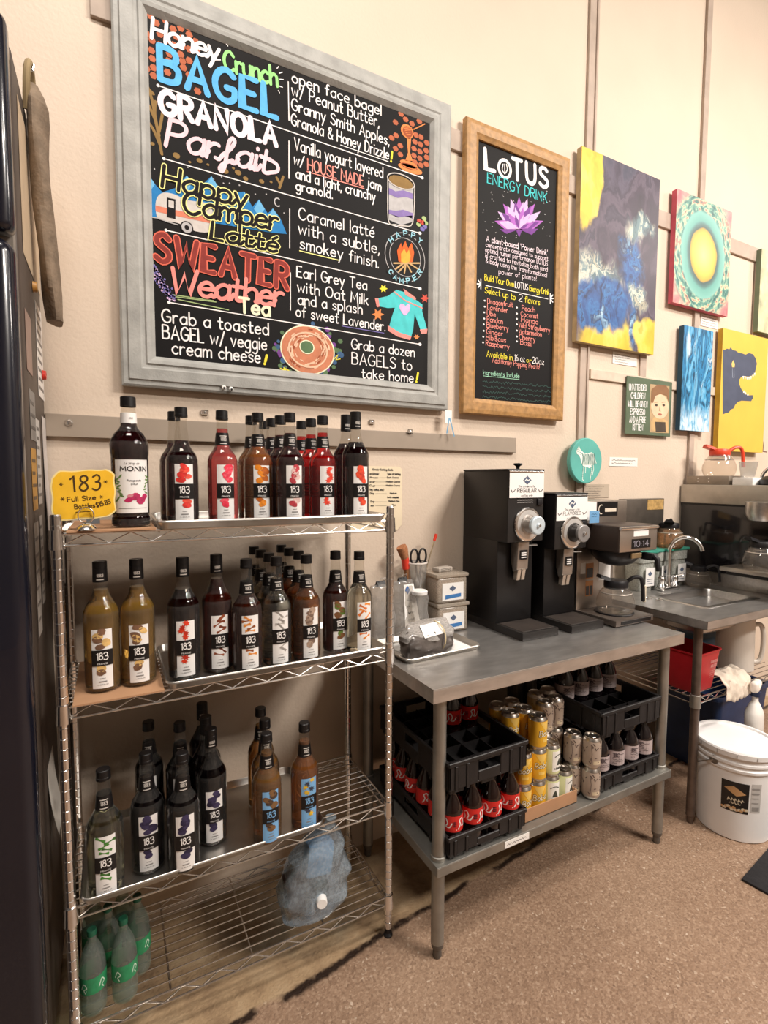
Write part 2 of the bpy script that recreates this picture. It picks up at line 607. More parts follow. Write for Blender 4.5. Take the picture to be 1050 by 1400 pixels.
def floor_mat():
    m = bpy.data.materials.new('speckled_resin_floor')
    m.use_nodes = True
    nt = m.node_tree
    N, Lk = nt.nodes.new, nt.links.new
    b = nt.nodes['Principled BSDF']
    tc = N('ShaderNodeTexCoord')

    def noise_(scale, detail=3, rough=.5):
        n = N('ShaderNodeTexNoise')
        n.inputs['Scale'].default_value = scale
        n.inputs['Detail'].default_value = detail
        n.inputs['Roughness'].default_value = rough
        Lk(tc.outputs['Object'], n.inputs['Vector'])
        return n

    def ramp(src, stops):
        r = N('ShaderNodeValToRGB')
        while len(r.color_ramp.elements) < len(stops):
            r.color_ramp.elements.new(.5)
        for e, (p, c) in zip(r.color_ramp.elements, stops):
            e.position = p
            e.color = lin(c)
        Lk(src, r.inputs['Fac'])
        return r

    def mix(f, a, bb, t='MIX'):
        x = N('ShaderNodeMixRGB')
        x.blend_type = t
        if isinstance(f, float):
            x.inputs[0].default_value = f
        else:
            Lk(f, x.inputs[0])
        Lk(a, x.inputs[1])
        Lk(bb, x.inputs[2])
        return x.outputs[0]
    big = ramp(noise_(1.6, 4).outputs['Fac'], [(.3, '826855'), (.55, '967b66'), (.75, 'a68b75')])
    vor = N('ShaderNodeTexVoronoi')
    vor.inputs['Scale'].default_value = 150
    Lk(tc.outputs['Object'], vor.inputs['Vector'])
    sp = ramp(vor.outputs['Color'], [(.0, '6a5444'), (.35, '8f745f'), (.66, '9f846e'), (.88, 'b89d86'), (.98, 'e0cfbb')])
    body = mix(.55, big.outputs[0], sp.outputs[0])
    # bare, dirty concrete strip along the wall under the shelves
    conc = ramp(noise_(7, 6, .65).outputs['Fac'], [(.25, '6a5340'), (.5, 'a98f70'), (.75, 'c2ab8c')])
    sep = N('ShaderNodeSeparateXYZ')
    Lk(tc.outputs['Object'], sep.inputs[0])
    wob = noise_(2.6, 5, .7)
    md = N('ShaderNodeMath')
    md.operation = 'MULTIPLY_ADD'
    Lk(wob.outputs['Fac'], md.inputs[0])
    md.inputs[1].default_value = .10
    Lk(sep.outputs['Y'], md.inputs[2])
    xs = N('ShaderNodeMath')
    xs.operation = 'MULTIPLY_ADD'
    Lk(sep.outputs['X'], xs.inputs[0])
    xs.inputs[1].default_value = -.105
    Lk(md.outputs[0], xs.inputs[2])
    ofs = N('ShaderNodeMath')
    ofs.operation = 'ADD'
    Lk(xs.outputs[0], ofs.inputs[0])
    ofs.inputs[1].default_value = .075
    xs = ofs
    edge = ramp(xs.outputs[0], [(.0, '000000'), (.035, '000000'), (.055, 'ffffff')])
    c2 = mix(edge.outputs[0], body, conc.outputs[0])
    crk = ramp(xs.outputs[0], [(.0, '000000'), (.024, '000000'), (.034, 'ffffff'), (.048, 'ffffff'), (.056, '000000')])
    brk = ramp(noise_(5, 4, .6).outputs['Fac'], [(.40, '000000'), (.50, 'ffffff')])
    cm = mix(1.0, crk.outputs[0], brk.outputs[0], 'MULTIPLY')
    dk = N('ShaderNodeRGB')
    dk.outputs[0].default_value = lin('2d211a')
    c3 = mix(cm, c2, dk.outputs[0])
    Lk(c3, b.inputs['Base Color'])
    b.inputs['Roughness'].default_value = .42
    b.inputs['Specular IOR Level'].default_value = .4
    bp = N('ShaderNodeBump')
    bp.inputs['Strength'].default_value = .7
    bp.inputs['Distance'].default_value = .004
    nb = noise_(120, 3)
    Lk(nb.outputs['Fac'], bp.inputs['Height'])
    Lk(bp.outputs[0], b.inputs['Normal'])
    return m


tag(floor.build('floor', floor_mat()), kind='structure')
tag(MB().box(-2.5, 7.5, .42, .52, 0, 4.7).build('wall_back', M_WALL), kind='structure')
M_ROOM = mat('room_paint', '8f867d', rough=.6, var=.03, vscale=2)
tag(MB().box(-2.6, 7.7, -4.5, .52, 4.7, 4.8).build('ceiling', mat('ceiling_dark', '4a4540', rough=.8, var=.05)), kind='structure')
tag(MB().box(-2.5, 7.6, -4.6, -4.5, 0, 4.7).build('wall_front', M_ROOM), kind='structure')
tag(MB().box(-2.6, -2.5, -4.6, .52, 0, 4.7).build('wall_left', M_ROOM), kind='structure')
tag(MB().box(7.5, 7.6, -4.5, .52, 0, 4.7).build('wall_right', M_ROOM), kind='structure')
M_TRIM = mat('painted_batten', 'b3a294', rough=.6, var=.12, vscale=12)
M_TRIML = mat('pale_painted_batten', 'cfbfad', rough=.6, var=.10, vscale=25)
M_RAIL = mat('grey_rail', 'a09283', rough=.55, var=.08, vscale=6)


def trim(name, x0, x1, z0, z1, d=.016, m=M_TRIM):
    tag(MB().box(x0, x1, .42 - d, .42, z0, z1).build(name, m, bevel=.002), kind='structure')


rail = MB().box(-.05, 1.765, .402, .42, 1.63, 1.698)
trim_rail = tag(rail.build('trim_1', M_RAIL, bevel=.002), kind='structure')
sc_ = MB().lathe([(0, -.008), (.006, -.007), (.011, -.001), (.011, 0)], 14, axis='y', c=(.01, .402, 1.672))
sc_.build('screw', M_CHROME, trim_rail)
trim('trim_2', .10, 3.73, 2.862, 2.945, .013)
trim('trim_3', 2.25, 3.42, 2.012, 2.06, .012, M_TRIML)
trim('trim_4', 3.70, 3.745, 1.95, 2.86, .014)
trim('trim_5', 2.63, 2.68, 2.06, 2.862, .010)
vb = MB().box(2.172, 2.216, .407, .42, 1.2, 4.2)
vb.box(2.216, 2.228, .400, .42, 1.2, 4.2)
tag(vb.build('trim_6', M_TRIM, bevel=.002), kind='structure')
vb = MB().box(3.085, 3.13, .404, .42, 1.2, 4.6)
vb.box(3.13, 3.172, .41, .42, 1.2, 2.3, 1)
tag(vb.build('trim_7', [M_TRIM, M_TRIML], bevel=.002), kind='structure')

# ------------------------------------------------------------------ black refrigerator at the left edge
fr = thing('refrigerator', 'tall black refrigerator at the left edge with papers covering its side', 'refrigerator', (-.05, 0, 0))
M_FRB = mat('refrigerator_black', '11131f', rough=.22, var=.1, vscale=5, coat=.4)
M_FRS = mat('refrigerator_side', '4a4039', rough=.5, var=.2, vscale=8)
MB().rbox(-.78, 0, -.0, .40, .08, 2.44, .01, 2).build('cabinet', M_FRS, fr)
MB().rbox(-.78, .002, -.075, -.015, 2.02, 2.455, .02, 4).build('header', M_FRB, fr)
d = MB().rbox(-.78, .002, -.085, -.015, .12, 2.005, .03, 5)
d.build('door', M_FRB, fr)
MB().rbox(-.77, -.004, -.016, .002, .10, 2.44, .003, 1).build('gasket', mat('gasket_grey', '837c74', rough=.7), fr)
g = MB()
g.box(-.78, -.02, -.06, .38, 0, .08)
g.build('plinth', M_BLACKP, fr)
hd = MB().tube([(-.70, -.085, 1.1), (-.70, -.13, 1.12), (-.70, -.13, 1.6), (-.70, -.085, 1.62)], .012, 8)
hd.build('handle', M_CHROME, fr)


def fpaper(name, label, cat, y0, y1, z0, z1, col, lines=None, lift=.0012, curl=0.0):
    """a sheet taped to the side of the refrigerator"""
    b = MB()
    n = 6
    vs, fs = [], []
    for i in range(n + 1):
        t = i / n
        for y in (y0, y1):
            vs.append((lift + curl * (1 - t) ** 2, y, z0 + (z1 - z0) * t))
    for i in range(n):
        fs.append((2 * i, 2 * i + 1, 2 * i + 3, 2 * i + 2))
    k = len(vs)
    vs += [(x - .0008, y, z) for x, y, z in vs]
    fs += [tuple(q + k for q in f[::-1]) for f in fs]
    b.add(vs, fs, 0)
    ms = [mat('paper_' + name + col, col, rough=.55, var=.06, vscale=20)]
    if lines:
        ms.append(mat('ink_' + lines[0], lines[0]))
        for j in range(lines[1]):
            zz = z1 - (z1 - z0) * (j + 1) / (lines[1] + 1)
            b.box(lift, lift + .0006, y0 + .1 * (y1 - y0), y1 - (.1 + .3 * random.random()) * (y1 - y0), zz - .004, zz + .004, 1)
    o = b.build(name, ms, None, (-.05, 0, 0))
    return tag(o, label, cat)


fpaper('poster', 'blank cream poster taped high on the refrigerator side', 'poster', .07, .40, 2.03, 2.38, 'cdb89c')
fpaper('notice', 'white notice with red dot taped below the hanging cloth', 'paper', .26, .395, 1.73, 1.98, 'e9e4df', ('7a7572', 9))
fpaper('photo_print', 'pinkish photo print taped near the front edge of the refrigerator side', 'photo', .05, .15, 1.76, 1.90, '9c8378')
fpaper('photo_print', 'grey photo print taped under the pinkish photo', 'photo', .07, .17, 1.60, 1.72, '8b8783', ('5d5a58', 3))
fpaper('flyer', 'mustard yellow flyer taped to the refrigerator side', 'flyer', .06, .15, 1.43, 1.58, 'c08f3e', ('5c431e', 4))
fpaper('leaflet', 'white leaflet with grey print beside the yellow flyer', 'paper', .17, .25, 1.44, 1.66, 'c9c5c0', ('77736f', 8))
fpaper('calendar', 'long white curled sheet hanging at the rear edge of the refrigerator', 'paper', .31, .40, 1.20, 1.68, 'cfc8c4', None, curl=.012)
fpaper('ticket', 'crumpled silver ticket strip low on the refrigerator side', 'paper', .06, .14, 1.12, 1.40, 'a59c94', ('6b645e', 6))
fpaper('receipt', 'narrow pale receipt taped under the leaflet', 'receipt', .17, .23, 1.18, 1.41, 'b1aaa4', ('6f6a66', 7))
fpaper('envelope', 'pale envelope corner standing off the low refrigerator side', 'envelope', .12, .26, .58, .76, 'd9d2c8', None, curl=.02)
for k, (y, z, c, nm) in enumerate(((.36, 1.80, 'c8352b', 'red'), (.22, 2.0, 'a7793b', 'brass'))):
    tag(MB().lathe([(0, .010), (.012, .009), (.014, 0)], 14, axis='x', c=(0, 0, 0)).build('magnet', mat('magnet_' + nm, c, rough=.4), None, (-.0480, y, z)),
        nm + ' round magnet on the refrigerator side', 'magnet')
# cloth hanging from a hook
cl = thing('apron', 'grey-brown cloth apron bunched and hanging from the refrigerator side', 'apron', (-.05, .22, 2.36))
prof = [((.012, 0, .13), .022), ((.028, .0, .09), .034), ((.022, .01, .02), .030), ((.026, .0, -.06), .028), ((.030, .02, -.16), .030), ((.036, .03, -.26), .027), ((.040, .05, -.36), .032), ((.045, .06, -.43), .024)]
vs = []
bm_ = MB()
n = 14
for (c, r) in prof:
    for j in range(n):
        a = 2 * PI * j / n
        rr = r * (1 + .18 * math.sin(3 * a + c[2] * 20))
        vs.append((max(.003, c[0] + rr * .8 * math.cos(a)), c[1] + rr * 1.6 * math.sin(a), c[2]))
fs = [(i * n + j, i * n + (j + 1) % n, (i + 1) * n + (j + 1) % n, (i + 1) * n + j) for i in range(len(prof) - 1) for j in range(n)]
fs += [tuple(range(n)), tuple(range(len(vs) - n, len(vs)))[::-1]]
bm_.add(vs, fs, 0, True)
bm_.build('cloth', mat('apron_cloth', '7d6d5c', rough=.9, var=.25, vscale=30, bump=.4, bscale=120), cl, sub=1)
lp = MB().tube(spline([(.006, -.03, .06), (.012, -.05, .14), (.014, 0, .19), (.014, .05, .15), (.014, .05, .05)], 4), .008, 8)
lp.build('strap', mat('apron_strap', '93805f', rough=.9, var=.2), cl)
MB().tube([(0, 0, .18), (.02, 0, .175), (.022, 0, .19)], .004, 6).build('hook', M_CHROME, cl)

# ------------------------------------------------------------------ wire shelving unit
SW, SD, ST = .885, .326, 1.424
LV = [1.378, .961, .455, .135]
shelf = thing('wire_shelving_unit', 'four-tier chrome wire shelving unit full of syrup bottles', 'shelving unit', (0, 0, 0))
pp = [(0, 0), (.008, 0), (.010, .004), (.010, .030)]
post = [(0, .03), (.0122, .03)]
z = .05
while z < ST - .02:
    post += [(.0122, z), (.0108, z + .0012), (.0122, z + .0024)]
    z += .0254
post += [(.0122, ST - .004), (.010, ST), (0, ST)]
for x in (0, SW):
    for y in (0, SD):
        p = MB().lathe(post, 14, c=(x, y, 0)).build('post', M_CHROME, shelf, sharp=.3)
        MB().lathe([(0, 0), (.014, 0), (.015, .006), (.010, .012), (.010, .031), (0, .031)], 14, c=(x, y, 0)).build('foot', M_BLACKP, p)
for z in LV:
    s = MB()
    zt, zb = z, z - .028
    r = .0031
    x0, x1, y0, y1 = .012, SW - .012, 0, SD
    for zz in (zt, zb):
        s.tube([(x0, y0, zz), (x1, y0, zz)], r, 7)
        s.tube([(x0, y1, zz), (x1, y1, zz)], r, 7)
        s.tube([(0, .012, zz), (0, SD - .012, zz)], r, 7)
        s.tube([(SW, .012, zz), (SW, SD - .012, zz)], r, 7)
    nz = 18
    for yy in (y0, y1):
        s.tube([(x0 + (x1 - x0) * i / nz, yy, zt - .002 if i % 2 else zb + .002) for i in range(nz + 1)], .0019, 6)
    nz = 6
    for xx in (0, SW):
        s.tube([(xx, .012 + (SD - .024) * i / nz, zt - .002 if i % 2 else zb + .002) for i in range(nz + 1)], .0019, 6)
    so = s.build('shelf', M_WIRE, shelf)
    w = MB()
    nw = 11
    for i in range(1, nw):
        yy = SD * i / nw
        w.tube([(0, yy, zt + .0005), (SW, yy, zt + .0005)], .0019, 6)
    for xx in (.22, .44, .66):
        w.tube([(xx, 0, zt - .0045), (xx, SD, zt - .0045)], .0026, 6)
    w.build('deck_wires', M_WIRE, so)
    for x in (0, SW):
        for y in (0, SD):
            MB().lathe([(.0125, -.036), (.0175, -.036), (.0155, .008), (.0155, .010), (.0125, .010)], 14, c=(x, y, z)).build('collar', M_CHROME, so)


def sheet_pan(name, label, x0, x1, y0, y1, z, h=.022, wall=.012, lip=.005):
    b = MB()

    def loop(x0, x1, y0, y1, z, r, k=5):
        pts = []
        for cx, cy, a in ((x1 - r, y1 - r, 0), (x0 + r, y1 - r, PI / 2), (x0 + r, y0 + r, PI), (x1 - r, y0 + r, 1.5 * PI)):
            for i in range(k + 1):
                t = a + PI / 2 * i / k
                pts.append((cx + r * math.cos(t), cy + r * math.sin(t), z))
        return pts
    t = .0012
    L = [loop(x0 + wall, x1 - wall, y0 + wall, y1 - wall, t, .016),
         loop(x0 + wall - .002, x1 - wall + .002, y0 + wall - .002, y1 - wall + .002, t + .002, .018),
         loop(x0 + lip, x1 - lip, y0 + lip, y1 - lip, h - .003, .024),
         loop(x0 + lip * .6, x1 - lip * .6, y0 + lip * .6, y1 - lip * .6, h, .026),
         loop(x0 + .001, x1 - .001, y0 + .001, y1 - .001, h - .001, .028),
         loop(x0, x1, y0, y1, h - .005, .028),
         loop(x0 + .003, x1 - .003, y0 + .003, y1 - .003, h - .006, .026),
         loop(x0 + wall - .003, x1 - wall + .003, y0 + wall - .003, y1 - wall + .003, .001, .018),
         loop(x0 + wall, x1 - wall, y0 + wall, y1 - wall, 0, .016)]
    n = len(L[0])
    vs = [p for l in L for p in l]
    fs = [tuple(range(n))]
    for i in range(len(L) - 1):
        for j in range(n):
            fs.append((i * n + j, i * n + (j + 1) % n, (i + 1) * n + (j + 1) % n, (i + 1) * n + j))
    fs.append(tuple(range((len(L) - 1) * n, len(L) * n))[::-1])
    b.add(vs, fs, 0, True)
    return tag(b.build(name, M_ALU, None, (0, 0, z), sharp=.9), label, 'tray')


WT = .0026
sheet_pan('baking_tray', 'aluminum baking tray on the top shelf under the red and amber syrups', .215, .868, -.022, .325, LV[0] + WT)
sheet_pan('baking_tray', 'aluminum baking tray on the second shelf under the brown syrups', .225, .868, -.020, .325, LV[1] + WT)
sheet_pan('baking_tray', 'wide grey baking tray on the third shelf under the dark berry syrups', .020, .660, -.020, .325, LV[2] + WT)
tag(MB().box(.02, .212, -.012, .318, 0, .004).build('cardboard_sheet', M_CARD, None, (0, 0, LV[0] + WT)), 'brown cardboard sheet lining the left end of the top shelf', 'cardboard')
tag(MB().box(.02, .222, -.012, .318, 0, .004).build('cardboard_sheet', M_CARD, None, (0, 0, LV[1] + WT)), 'brown cardboard sheet under the two pale yellow syrups', 'cardboard')


# ------------------------------------------------------------------ syrup bottles
GLASS = film('clear_bottle_glass', 'f4f2ee', opacity=.025, rough=.03, ior=1.30)


def liquid(key, col, rough=.02):
    return mat('syrup_' + key, col, rough=rough, trans=1.0 if key in ('clear', 'lime') else .86, ior=1.36, var=.05, vscale=8, spec=.25)


def cyl(R, z0=0.0):
    return lambda u, v: (R * math.sin(u / R), -R * math.cos(u / R), z0 + v)


def patch(mb, R, u0, u1, v0, v1, m, n=10):
    vs, fs = [], []
    for i in range(n + 1):
        u = u0 + (u1 - u0) * i / n
        for v in (v0, v1):
            vs.append((R * math.sin(u / R), -R * math.cos(u / R), v))
    for i in range(n):
        fs.append((2 * i, 2 * i + 2, 2 * i + 3, 2 * i + 1))
    return mb.add(vs, fs, m, True)


def blob(mb, fn, cx, cy, rx, ry, rot, m, kind, rng):
    pts = []
    if kind == 'leaf':
        n = 14
        for i in range(n):
            a = 2 * PI * i / n
            r = 1.0 if i % 2 == 0 else .5
            pts.append((math.cos(a) * rx * r, math.sin(a) * ry * r))
    elif kind == 'stick':
        pts = [(-rx, -ry * .35), (rx, -ry * .5), (rx * 1.05, ry * .3), (-rx * .95, ry * .5)]
    else:
        n = 12
        for i in range(n):
            a = 2 * PI * i / n
            r = 1 + .10 * rng.uniform(-1, 1)
            pts.append((math.cos(a) * rx * r, math.sin(a) * ry * r))
    c, s = math.cos(rot), math.sin(rot)
    q = [(cx + c * x - s * y, cy + s * x + c * y) for x, y in pts]
    ctr = fn(cx, cy)
    b = [ctr] + [fn(*p) for p in q]
    n = len(q)
    mb.add(b, [(0, 1 + i, 1 + (i + 1) % n) for i in range(n)], m)


def front_label(R, seed, kind, c1, c2, back='efedeb', v0=.014, vh=.150, hw=.0240):
    rng = random.Random(seed)
    mb = MB()
    r0 = R + .0005
    patch(mb, r0, -hw, hw, v0, v0 + vh, 0)
    patch(mb, r0 + .0011, -hw - .0008, hw + .0008, v0 + vh * .385, v0 + vh * .655, 1)
    fn = cyl(r0 + .0004)
    fn2 = cyl(r0 + .0014)
    ztop = v0 + vh * .655
    for i in range(5):
        blob(mb, cyl(r0 + .0006 + .00005 * i), rng.uniform(-.3, .3) * hw * 1.6, ztop + vh * (.05 + .06 * i + rng.uniform(0, .02)), rng.uniform(.0095, .014), rng.uniform(.007, .0105), rng.uniform(-.8, .8), 2 + i % 2, kind, rng)
    for i in range(2):
        blob(mb, cyl(r0 + .0006 + .00005 * i), rng.uniform(-.25, .3) * hw, v0 + vh * (.345 - .07 * i), rng.uniform(.010, .014), rng.uniform(.007, .010), rng.uniform(-.7, .7), 3 - i, kind, rng)
    b0 = v0 + vh * .385
    letter(mb, '1\u00a73', (-.0125, b0 + .0150), (.0125, b0 + .0150), .0185, .0024, fn2, 0, gap=1.6, k=3, caps=3)
    for tx, w, yy, hh, mm in (('FRANCE', .0115, b0 + .0035, .0036, 0), ('SYRUP', .006, v0 + vh * .16, .0022, 4), ('1 L 33.8 FL OZ', .012, v0 + vh * .06, .002, 4)):
        letter(mb, tx, (-w, yy), (w, yy), hh, .0006, fn2 if mm == 0 else fn, mm, k=2, caps=2)
    patch(mb, r0 + .0006, -.009, .009, v0 + vh * .105, v0 + vh * .125, 4, 4)
    ms = [mat('label_back_' + back, back, rough=.4, var=.02), mat('label_black', '151314', rough=.4), mat('fruit_' + c1, c1, rough=.5, var=.25, vscale=90), mat('fruit_' + c2, c2, rough=.5, var=.25, vscale=90), M_GREYINK]
    return mb, ms


def neck_label(R0, R1, z0, z1):
    mb = MB()
    mb.lathe([(R0 + .0006, z0), (R1 + .0006, z1)], 20, 0)
    zc = z0

    def fn(u, v):
        t = (v - z0) / (z1 - z0)
        r = R0 + (R1 - R0) * t + .0011
        return (r * math.sin(u / r), -r * math.cos(u / r), v)
    h = z1 - z0
    letter(mb, '1883', (-.0075, z0 + h * .36), (.0075, z0 + h * .36), h * .26, .0013, fn, 1, k=2, caps=2)
    for f_ in (.14, .74):
        mb.ribbon([(-.009 + .003 * i, z0 + h * f_) for i in range(7)], .0022, fn, 1, 2)
    return mb, [mat('label_black', '151314', rough=.4), mat('label_silver', 'cfcac4', rough=.4)]


PET = [(0, .002), (.020, .0015), (.036, 0), (.0405, .003), (.0421, .010), (.0411, .016), (.0421, .022), (.0421, .160), (.0411, .166), (.0419, .173), (.0375, .187), (.0280, .204), (.0215, .216), (.0195, .225), (.0168, .255), (.0150, .280), (.0150, .296)]
GLS = [(0, .003), (.022, .002), (.036, 0), (.0411, .004), (.0419, .010), (.0419, .190), (.0415, .200), (.0355, .214), (.0262, .232), (.0202, .246), (.0175, .258), (.0155, .272), (.0150, .290), (.0150, .318)]


def inner(prof, d, ztop):
    """the syrup's own outline inside a bottle profile, filled to ztop"""
    out = [(0, .004)]
    for i, (r, z) in enumerate(prof[1:]):
        if z >= ztop:
            r0, z0 = prof[i]
            t = (ztop - z0) / (z - z0)
            rr = r0 + (r - r0) * t - d
            out += [(rr, ztop), (0, ztop)]
            break
        out.append((max(.001, r - d), max(z, .004) if r < .03 else z + .0035))
    return out


def bottle(kind, key, col, fill, seed, fk, c1, c2, label, loc, neck=True, back='efedeb'):
    t = thing('syrup_bottle', label, 'bottle', loc)
    prof = PET if kind == 'pet' else GLS
    MB().lathe(prof, 28).build('glass', GLASS, t, sharp=.9)
    MB().lathe(inner(prof, .0012, fill), 28).build('syrup', liquid(key, col), t, sharp=.9)
    mb, ms = front_label(.0421 if kind == 'pet' else .0419, seed, fk, c1, c2, back)
    mb.build('front_label', ms, t)
    c = MB()
    if kind == 'pet':
        c.lathe([(0, .317), (.0150, .317), (.0166, .3155), (.0168, .300), (.0168, .2985), (.0172, .298), (.0172, .291), (.0150, .291)], 24)
        pr_ = []
        c.build('cap', M_CAP, t, sharp=.5)
        if neck:
            nb, nm = neck_label(.0205, .0168, .219, .254)
            nb.build('neck_label', nm, t)
    else:
        c.lathe([(0, .330), (.0155, .330), (.0168, .3285), (.0168, .312), (.0163, .3115), (.0168, .311), (.0174, .278), (.0155, .278)], 24)

        def fn(u, v):
            return (.0178 * math.sin(u / .0178), -.0178 * math.cos(u / .0178), v)
        letter(c, '1883', (-.0075, .292), (.0075, .292), .007, .0013, fn, 1, k=2, caps=2)
        c.ribbon([(-.008, .285), (0, .285), (.008, .285)], .0025, fn, 1, 2)
        c.build('cap', [M_CAP, mat('label_silver', 'cfcac4', rough=.4)], t, sharp=.5)
    return t


Z1 = LV[0] + WT + .0015
Z2 = LV[1] + WT + .0015
Z3 = LV[2] + WT + .0015
CB = .0027

ORD = ['front', 'second', 'third', 'last']


def spot(px, py, Y, z):
    p = at(px, py, Y)
    return (p.x, Y, z)


def column(kind, key, col, fill, seed, fk, c1, c2, caps, z, phrase, where, group, neck=True, back='efedeb'):
    """one flavour: a file of bottles from the shelf's front edge to its back"""
    first = None
    n = len(caps)
    for i, (px, py, Y) in enumerate(caps):
        if n == 1:
            lab = '%s %s' % (phrase, where)
        elif i == 0:
            lab = 'front bottle of the %s %s' % (phrase, where)
        elif i == n - 1:
            lab = 'hindmost bottle of the %s %s' % (phrase, where)
        else:
            lab = '%s bottle from the front in the %s %s' % (ORD[i], phrase, where)
        loc = spot(px, py, Y, z)
        if first is None:
            first = bottle(kind, key, col, fill, seed, fk, c1, c2, lab, loc, neck, back)
            if n > 1:
                first['group'] = group
        else:
            dup(first, loc, random.uniform(-.25, .25), lab, group)
    return first


TOP, MID, LOW = 'on the top shelf', 'on the second shelf', 'on the third shelf'
column('pet', 'raspberry', '3a0c12', .228, 1, 'round', 'd8352f', 'e4523f', [(247, 553, .085), (237.5, 559.6, .19)], Z1, 'blackish red syrup pair with clear necks', TOP, 'blackish red syrups', neck=False)
column('pet', 'pink', 'f26a6c', .266, 2, 'round', 'e2344e', 'ea5a6b', [(303, 558, .10)], Z1, 'lone salmon pink syrup bottle', TOP, 'pink syrups')
column('pet', 'amber', 'ea9a50', .250, 3, 'round', 'e58a24', 'b05a18', [(352, 561.5, .10), (343, 566, .186)], Z1, 'amber orange syrup pair', TOP, 'amber orange syrups')
column('pet', 'burgundy', '5e161e', .258, 4, 'round', 'b43a44', 'd9b9b4', [(396, 565, .052), (383, 568.5, .1365), (371, 571, .221), (361, 573, .3055)], Z1, 'dark burgundy syrup file', TOP, 'burgundy syrups')
column('pet', 'red', 'f01f1c', .266, 5, 'leaf', 'e8452f', 'd33a25', [(441, 568, .075), (425, 570, .16), (412, 574, .245)], Z1, 'bright red syrup file', TOP, 'bright red syrups')
column('glass', 'pomegranate', '2a070d', .238, 6, 'round', 'de4a2c', 'c83a28', [(486, 566.5, .03), (473, 570, .116)], Z1, 'near-black long-capped syrup pair by the guide sheet', TOP, 'near-black long-capped syrups')

column('glass', 'gold', 'e0b256', .258, 7, 'round', '7a5a45', 'd9b472', [(136, 766, .075)], Z2 + CB, 'leftmost pale gold syrup', 'on the cardboard of the second shelf', 'gold syrups')
column('glass', 'gold', 'e0b256', .258, 8, 'round', '7a5a45', 'd9b472', [(186, 763.5, .075)], Z2 + CB, 'pale gold syrup nearest the tray', 'on the cardboard of the second shelf', 'gold syrups')
column('glass', 'maple', '2c0806', .245, 9, 'leaf', 'd43a1e', 'b52a18', [(249, 756.5, .07)], Z2, 'blackish syrup with red leaf label', MID, 'blackish leaf-label syrups')
column('glass', 'chocolate', '601f12', .262, 10, 'stick', '8a4526', '6f3219', [(295.5, 760, .085)], Z2, 'dark reddish syrup with brown bar label', MID, 'dark reddish syrups')
column('pet', 'toffee', '602816', .215, 11, 'stick', 'd98a3a', '8f4d24', [(336.5, 762.6, .046)], Z2, 'dark brown syrup with orange and brown label', MID, 'dark orange-label syrups')
column('pet', 'clear', 'eeeada', .255, 12, 'stick', '8f8a85', 'b9b4ae', [(377.5, 760, .048), (367.4, 754.7, .133), (356.5, 750, .218), (347, 745, .303)], Z2, 'colorless syrup file', MID, 'colorless syrups')
column('pet', 'hazelnut', 'ad6a30', .235, 13, 'round', 'a78f7d', '7c6557', [(418.5, 757, .050), (408, 752, .135), (395, 747.7, .220), (384.7, 742.8, .305)], Z2, 'caramel brown syrup file', MID, 'caramel brown syrups')
column('pet', 'coffee', '46190e', .235, 14, 'round', '7c5334', '5d7a34', [(458.5, 754, .082)], Z2, 'dark brown syrup with green nut label', MID, 'green-nut syrups')
column('pet', 'clear', 'eeeada', .255, 15, 'stick', 'e58a2e', 'd4702a', [(491, 751, .040)], Z2, 'colorless syrup with orange label by the right post', MID, 'orange-label syrups')

column('pet', 'lime', 'dfe2c0', .235, 16, 'stick', '4f8a3a', '3f7030', [(140.7, 1047, .03)], Z3, 'pale greenish syrup with green label', LOW, 'lime syrups')
column('pet', 'berry', '140a12', .25, 17, 'round', '3c3556', '2a2540', [(199, 1028.6, .065), (202.6, 980, .255)], Z3, 'black syrup pair nearest the pale green syrup', LOW, 'black syrups by the green one')
column('pet', 'berry', '140a12', .25, 18, 'round', '3c3556', '2a2540', [(248.6, 1032, .02), (245, 972, .205)], Z3, 'black syrup pair in the middle', LOW, 'black syrups in the middle')
column('glass', 'berry', '140a12', .25, 19, 'round', '3c3556', '2a2540', [(288, 992, .095), (281, 966, .180), (276, 951, .282)], Z3, 'black long-capped syrup file', LOW, 'black long-capped syrups')
column('pet', 'peach', 'e6a558', .262, 20, 'round', '7a5a3a', '4a3a30', [(364, 998.6, .02), (362, 979, .105), (356, 964.6, .19)], Z3, 'amber blue-label syrup file', LOW, 'amber syrups', back='7db4e4')
column('pet', 'tea', 'd8873f', .262, 21, 'leaf', 'e0b93a', '3a3f52', [(416, 984.7, .03)], Z3, 'lone amber syrup with blue and yellow label', LOW, 'amber tea syrups', back='7db4e4')

# the taller syrup bottle with the pink fruit label, on the cardboard
t = thing('syrup_bottle', 'tall black-red syrup bottle with white flowered label and white neck band', 'bottle', spot(175, 552, .06, LV[0] + WT + .0042))
MP = [(0, .003), (.026, .002), (.042, 0), (.0455, .004), (.0455, .020), (.0425, .026), (.0440, .032), (.0440, .178), (.0455, .186), (.0460, .205), (.0445, .213), (.0430, .217), (.0360, .232), (.0265, .246), (.0210, .254), (.0190, .262), (.0180, .285), (.0165, .300), (.0165, .305)]
MB().lathe(MP, 32).build('glass', GLASS, t, sharp=.7)
MB().lathe(inner(MP, .0012, .262), 32).build('syrup', liquid('pomegranate', '2a070d'), t, sharp=.7)
c = MB()
c.lathe([(0, .329), (.0165, .329), (.0182, .327), (.0185, .304), (.0165, .304)], 24)
c.build('cap', M_CAP, t, sharp=.5)
nb = MB().lathe([(.0198, .262), (.0186, .288)], 22)
letter(nb, '1912', (.001, .272), (.010, .272), .004, .0007, cyl(.0200), 1, k=2, caps=2)
nb.build('neck_label', [M_LABEL, M_GREYINK], t)
lb = MB()
R = .0445
patch(lb, R, -.038, .046, .037, .170, 0, 18)
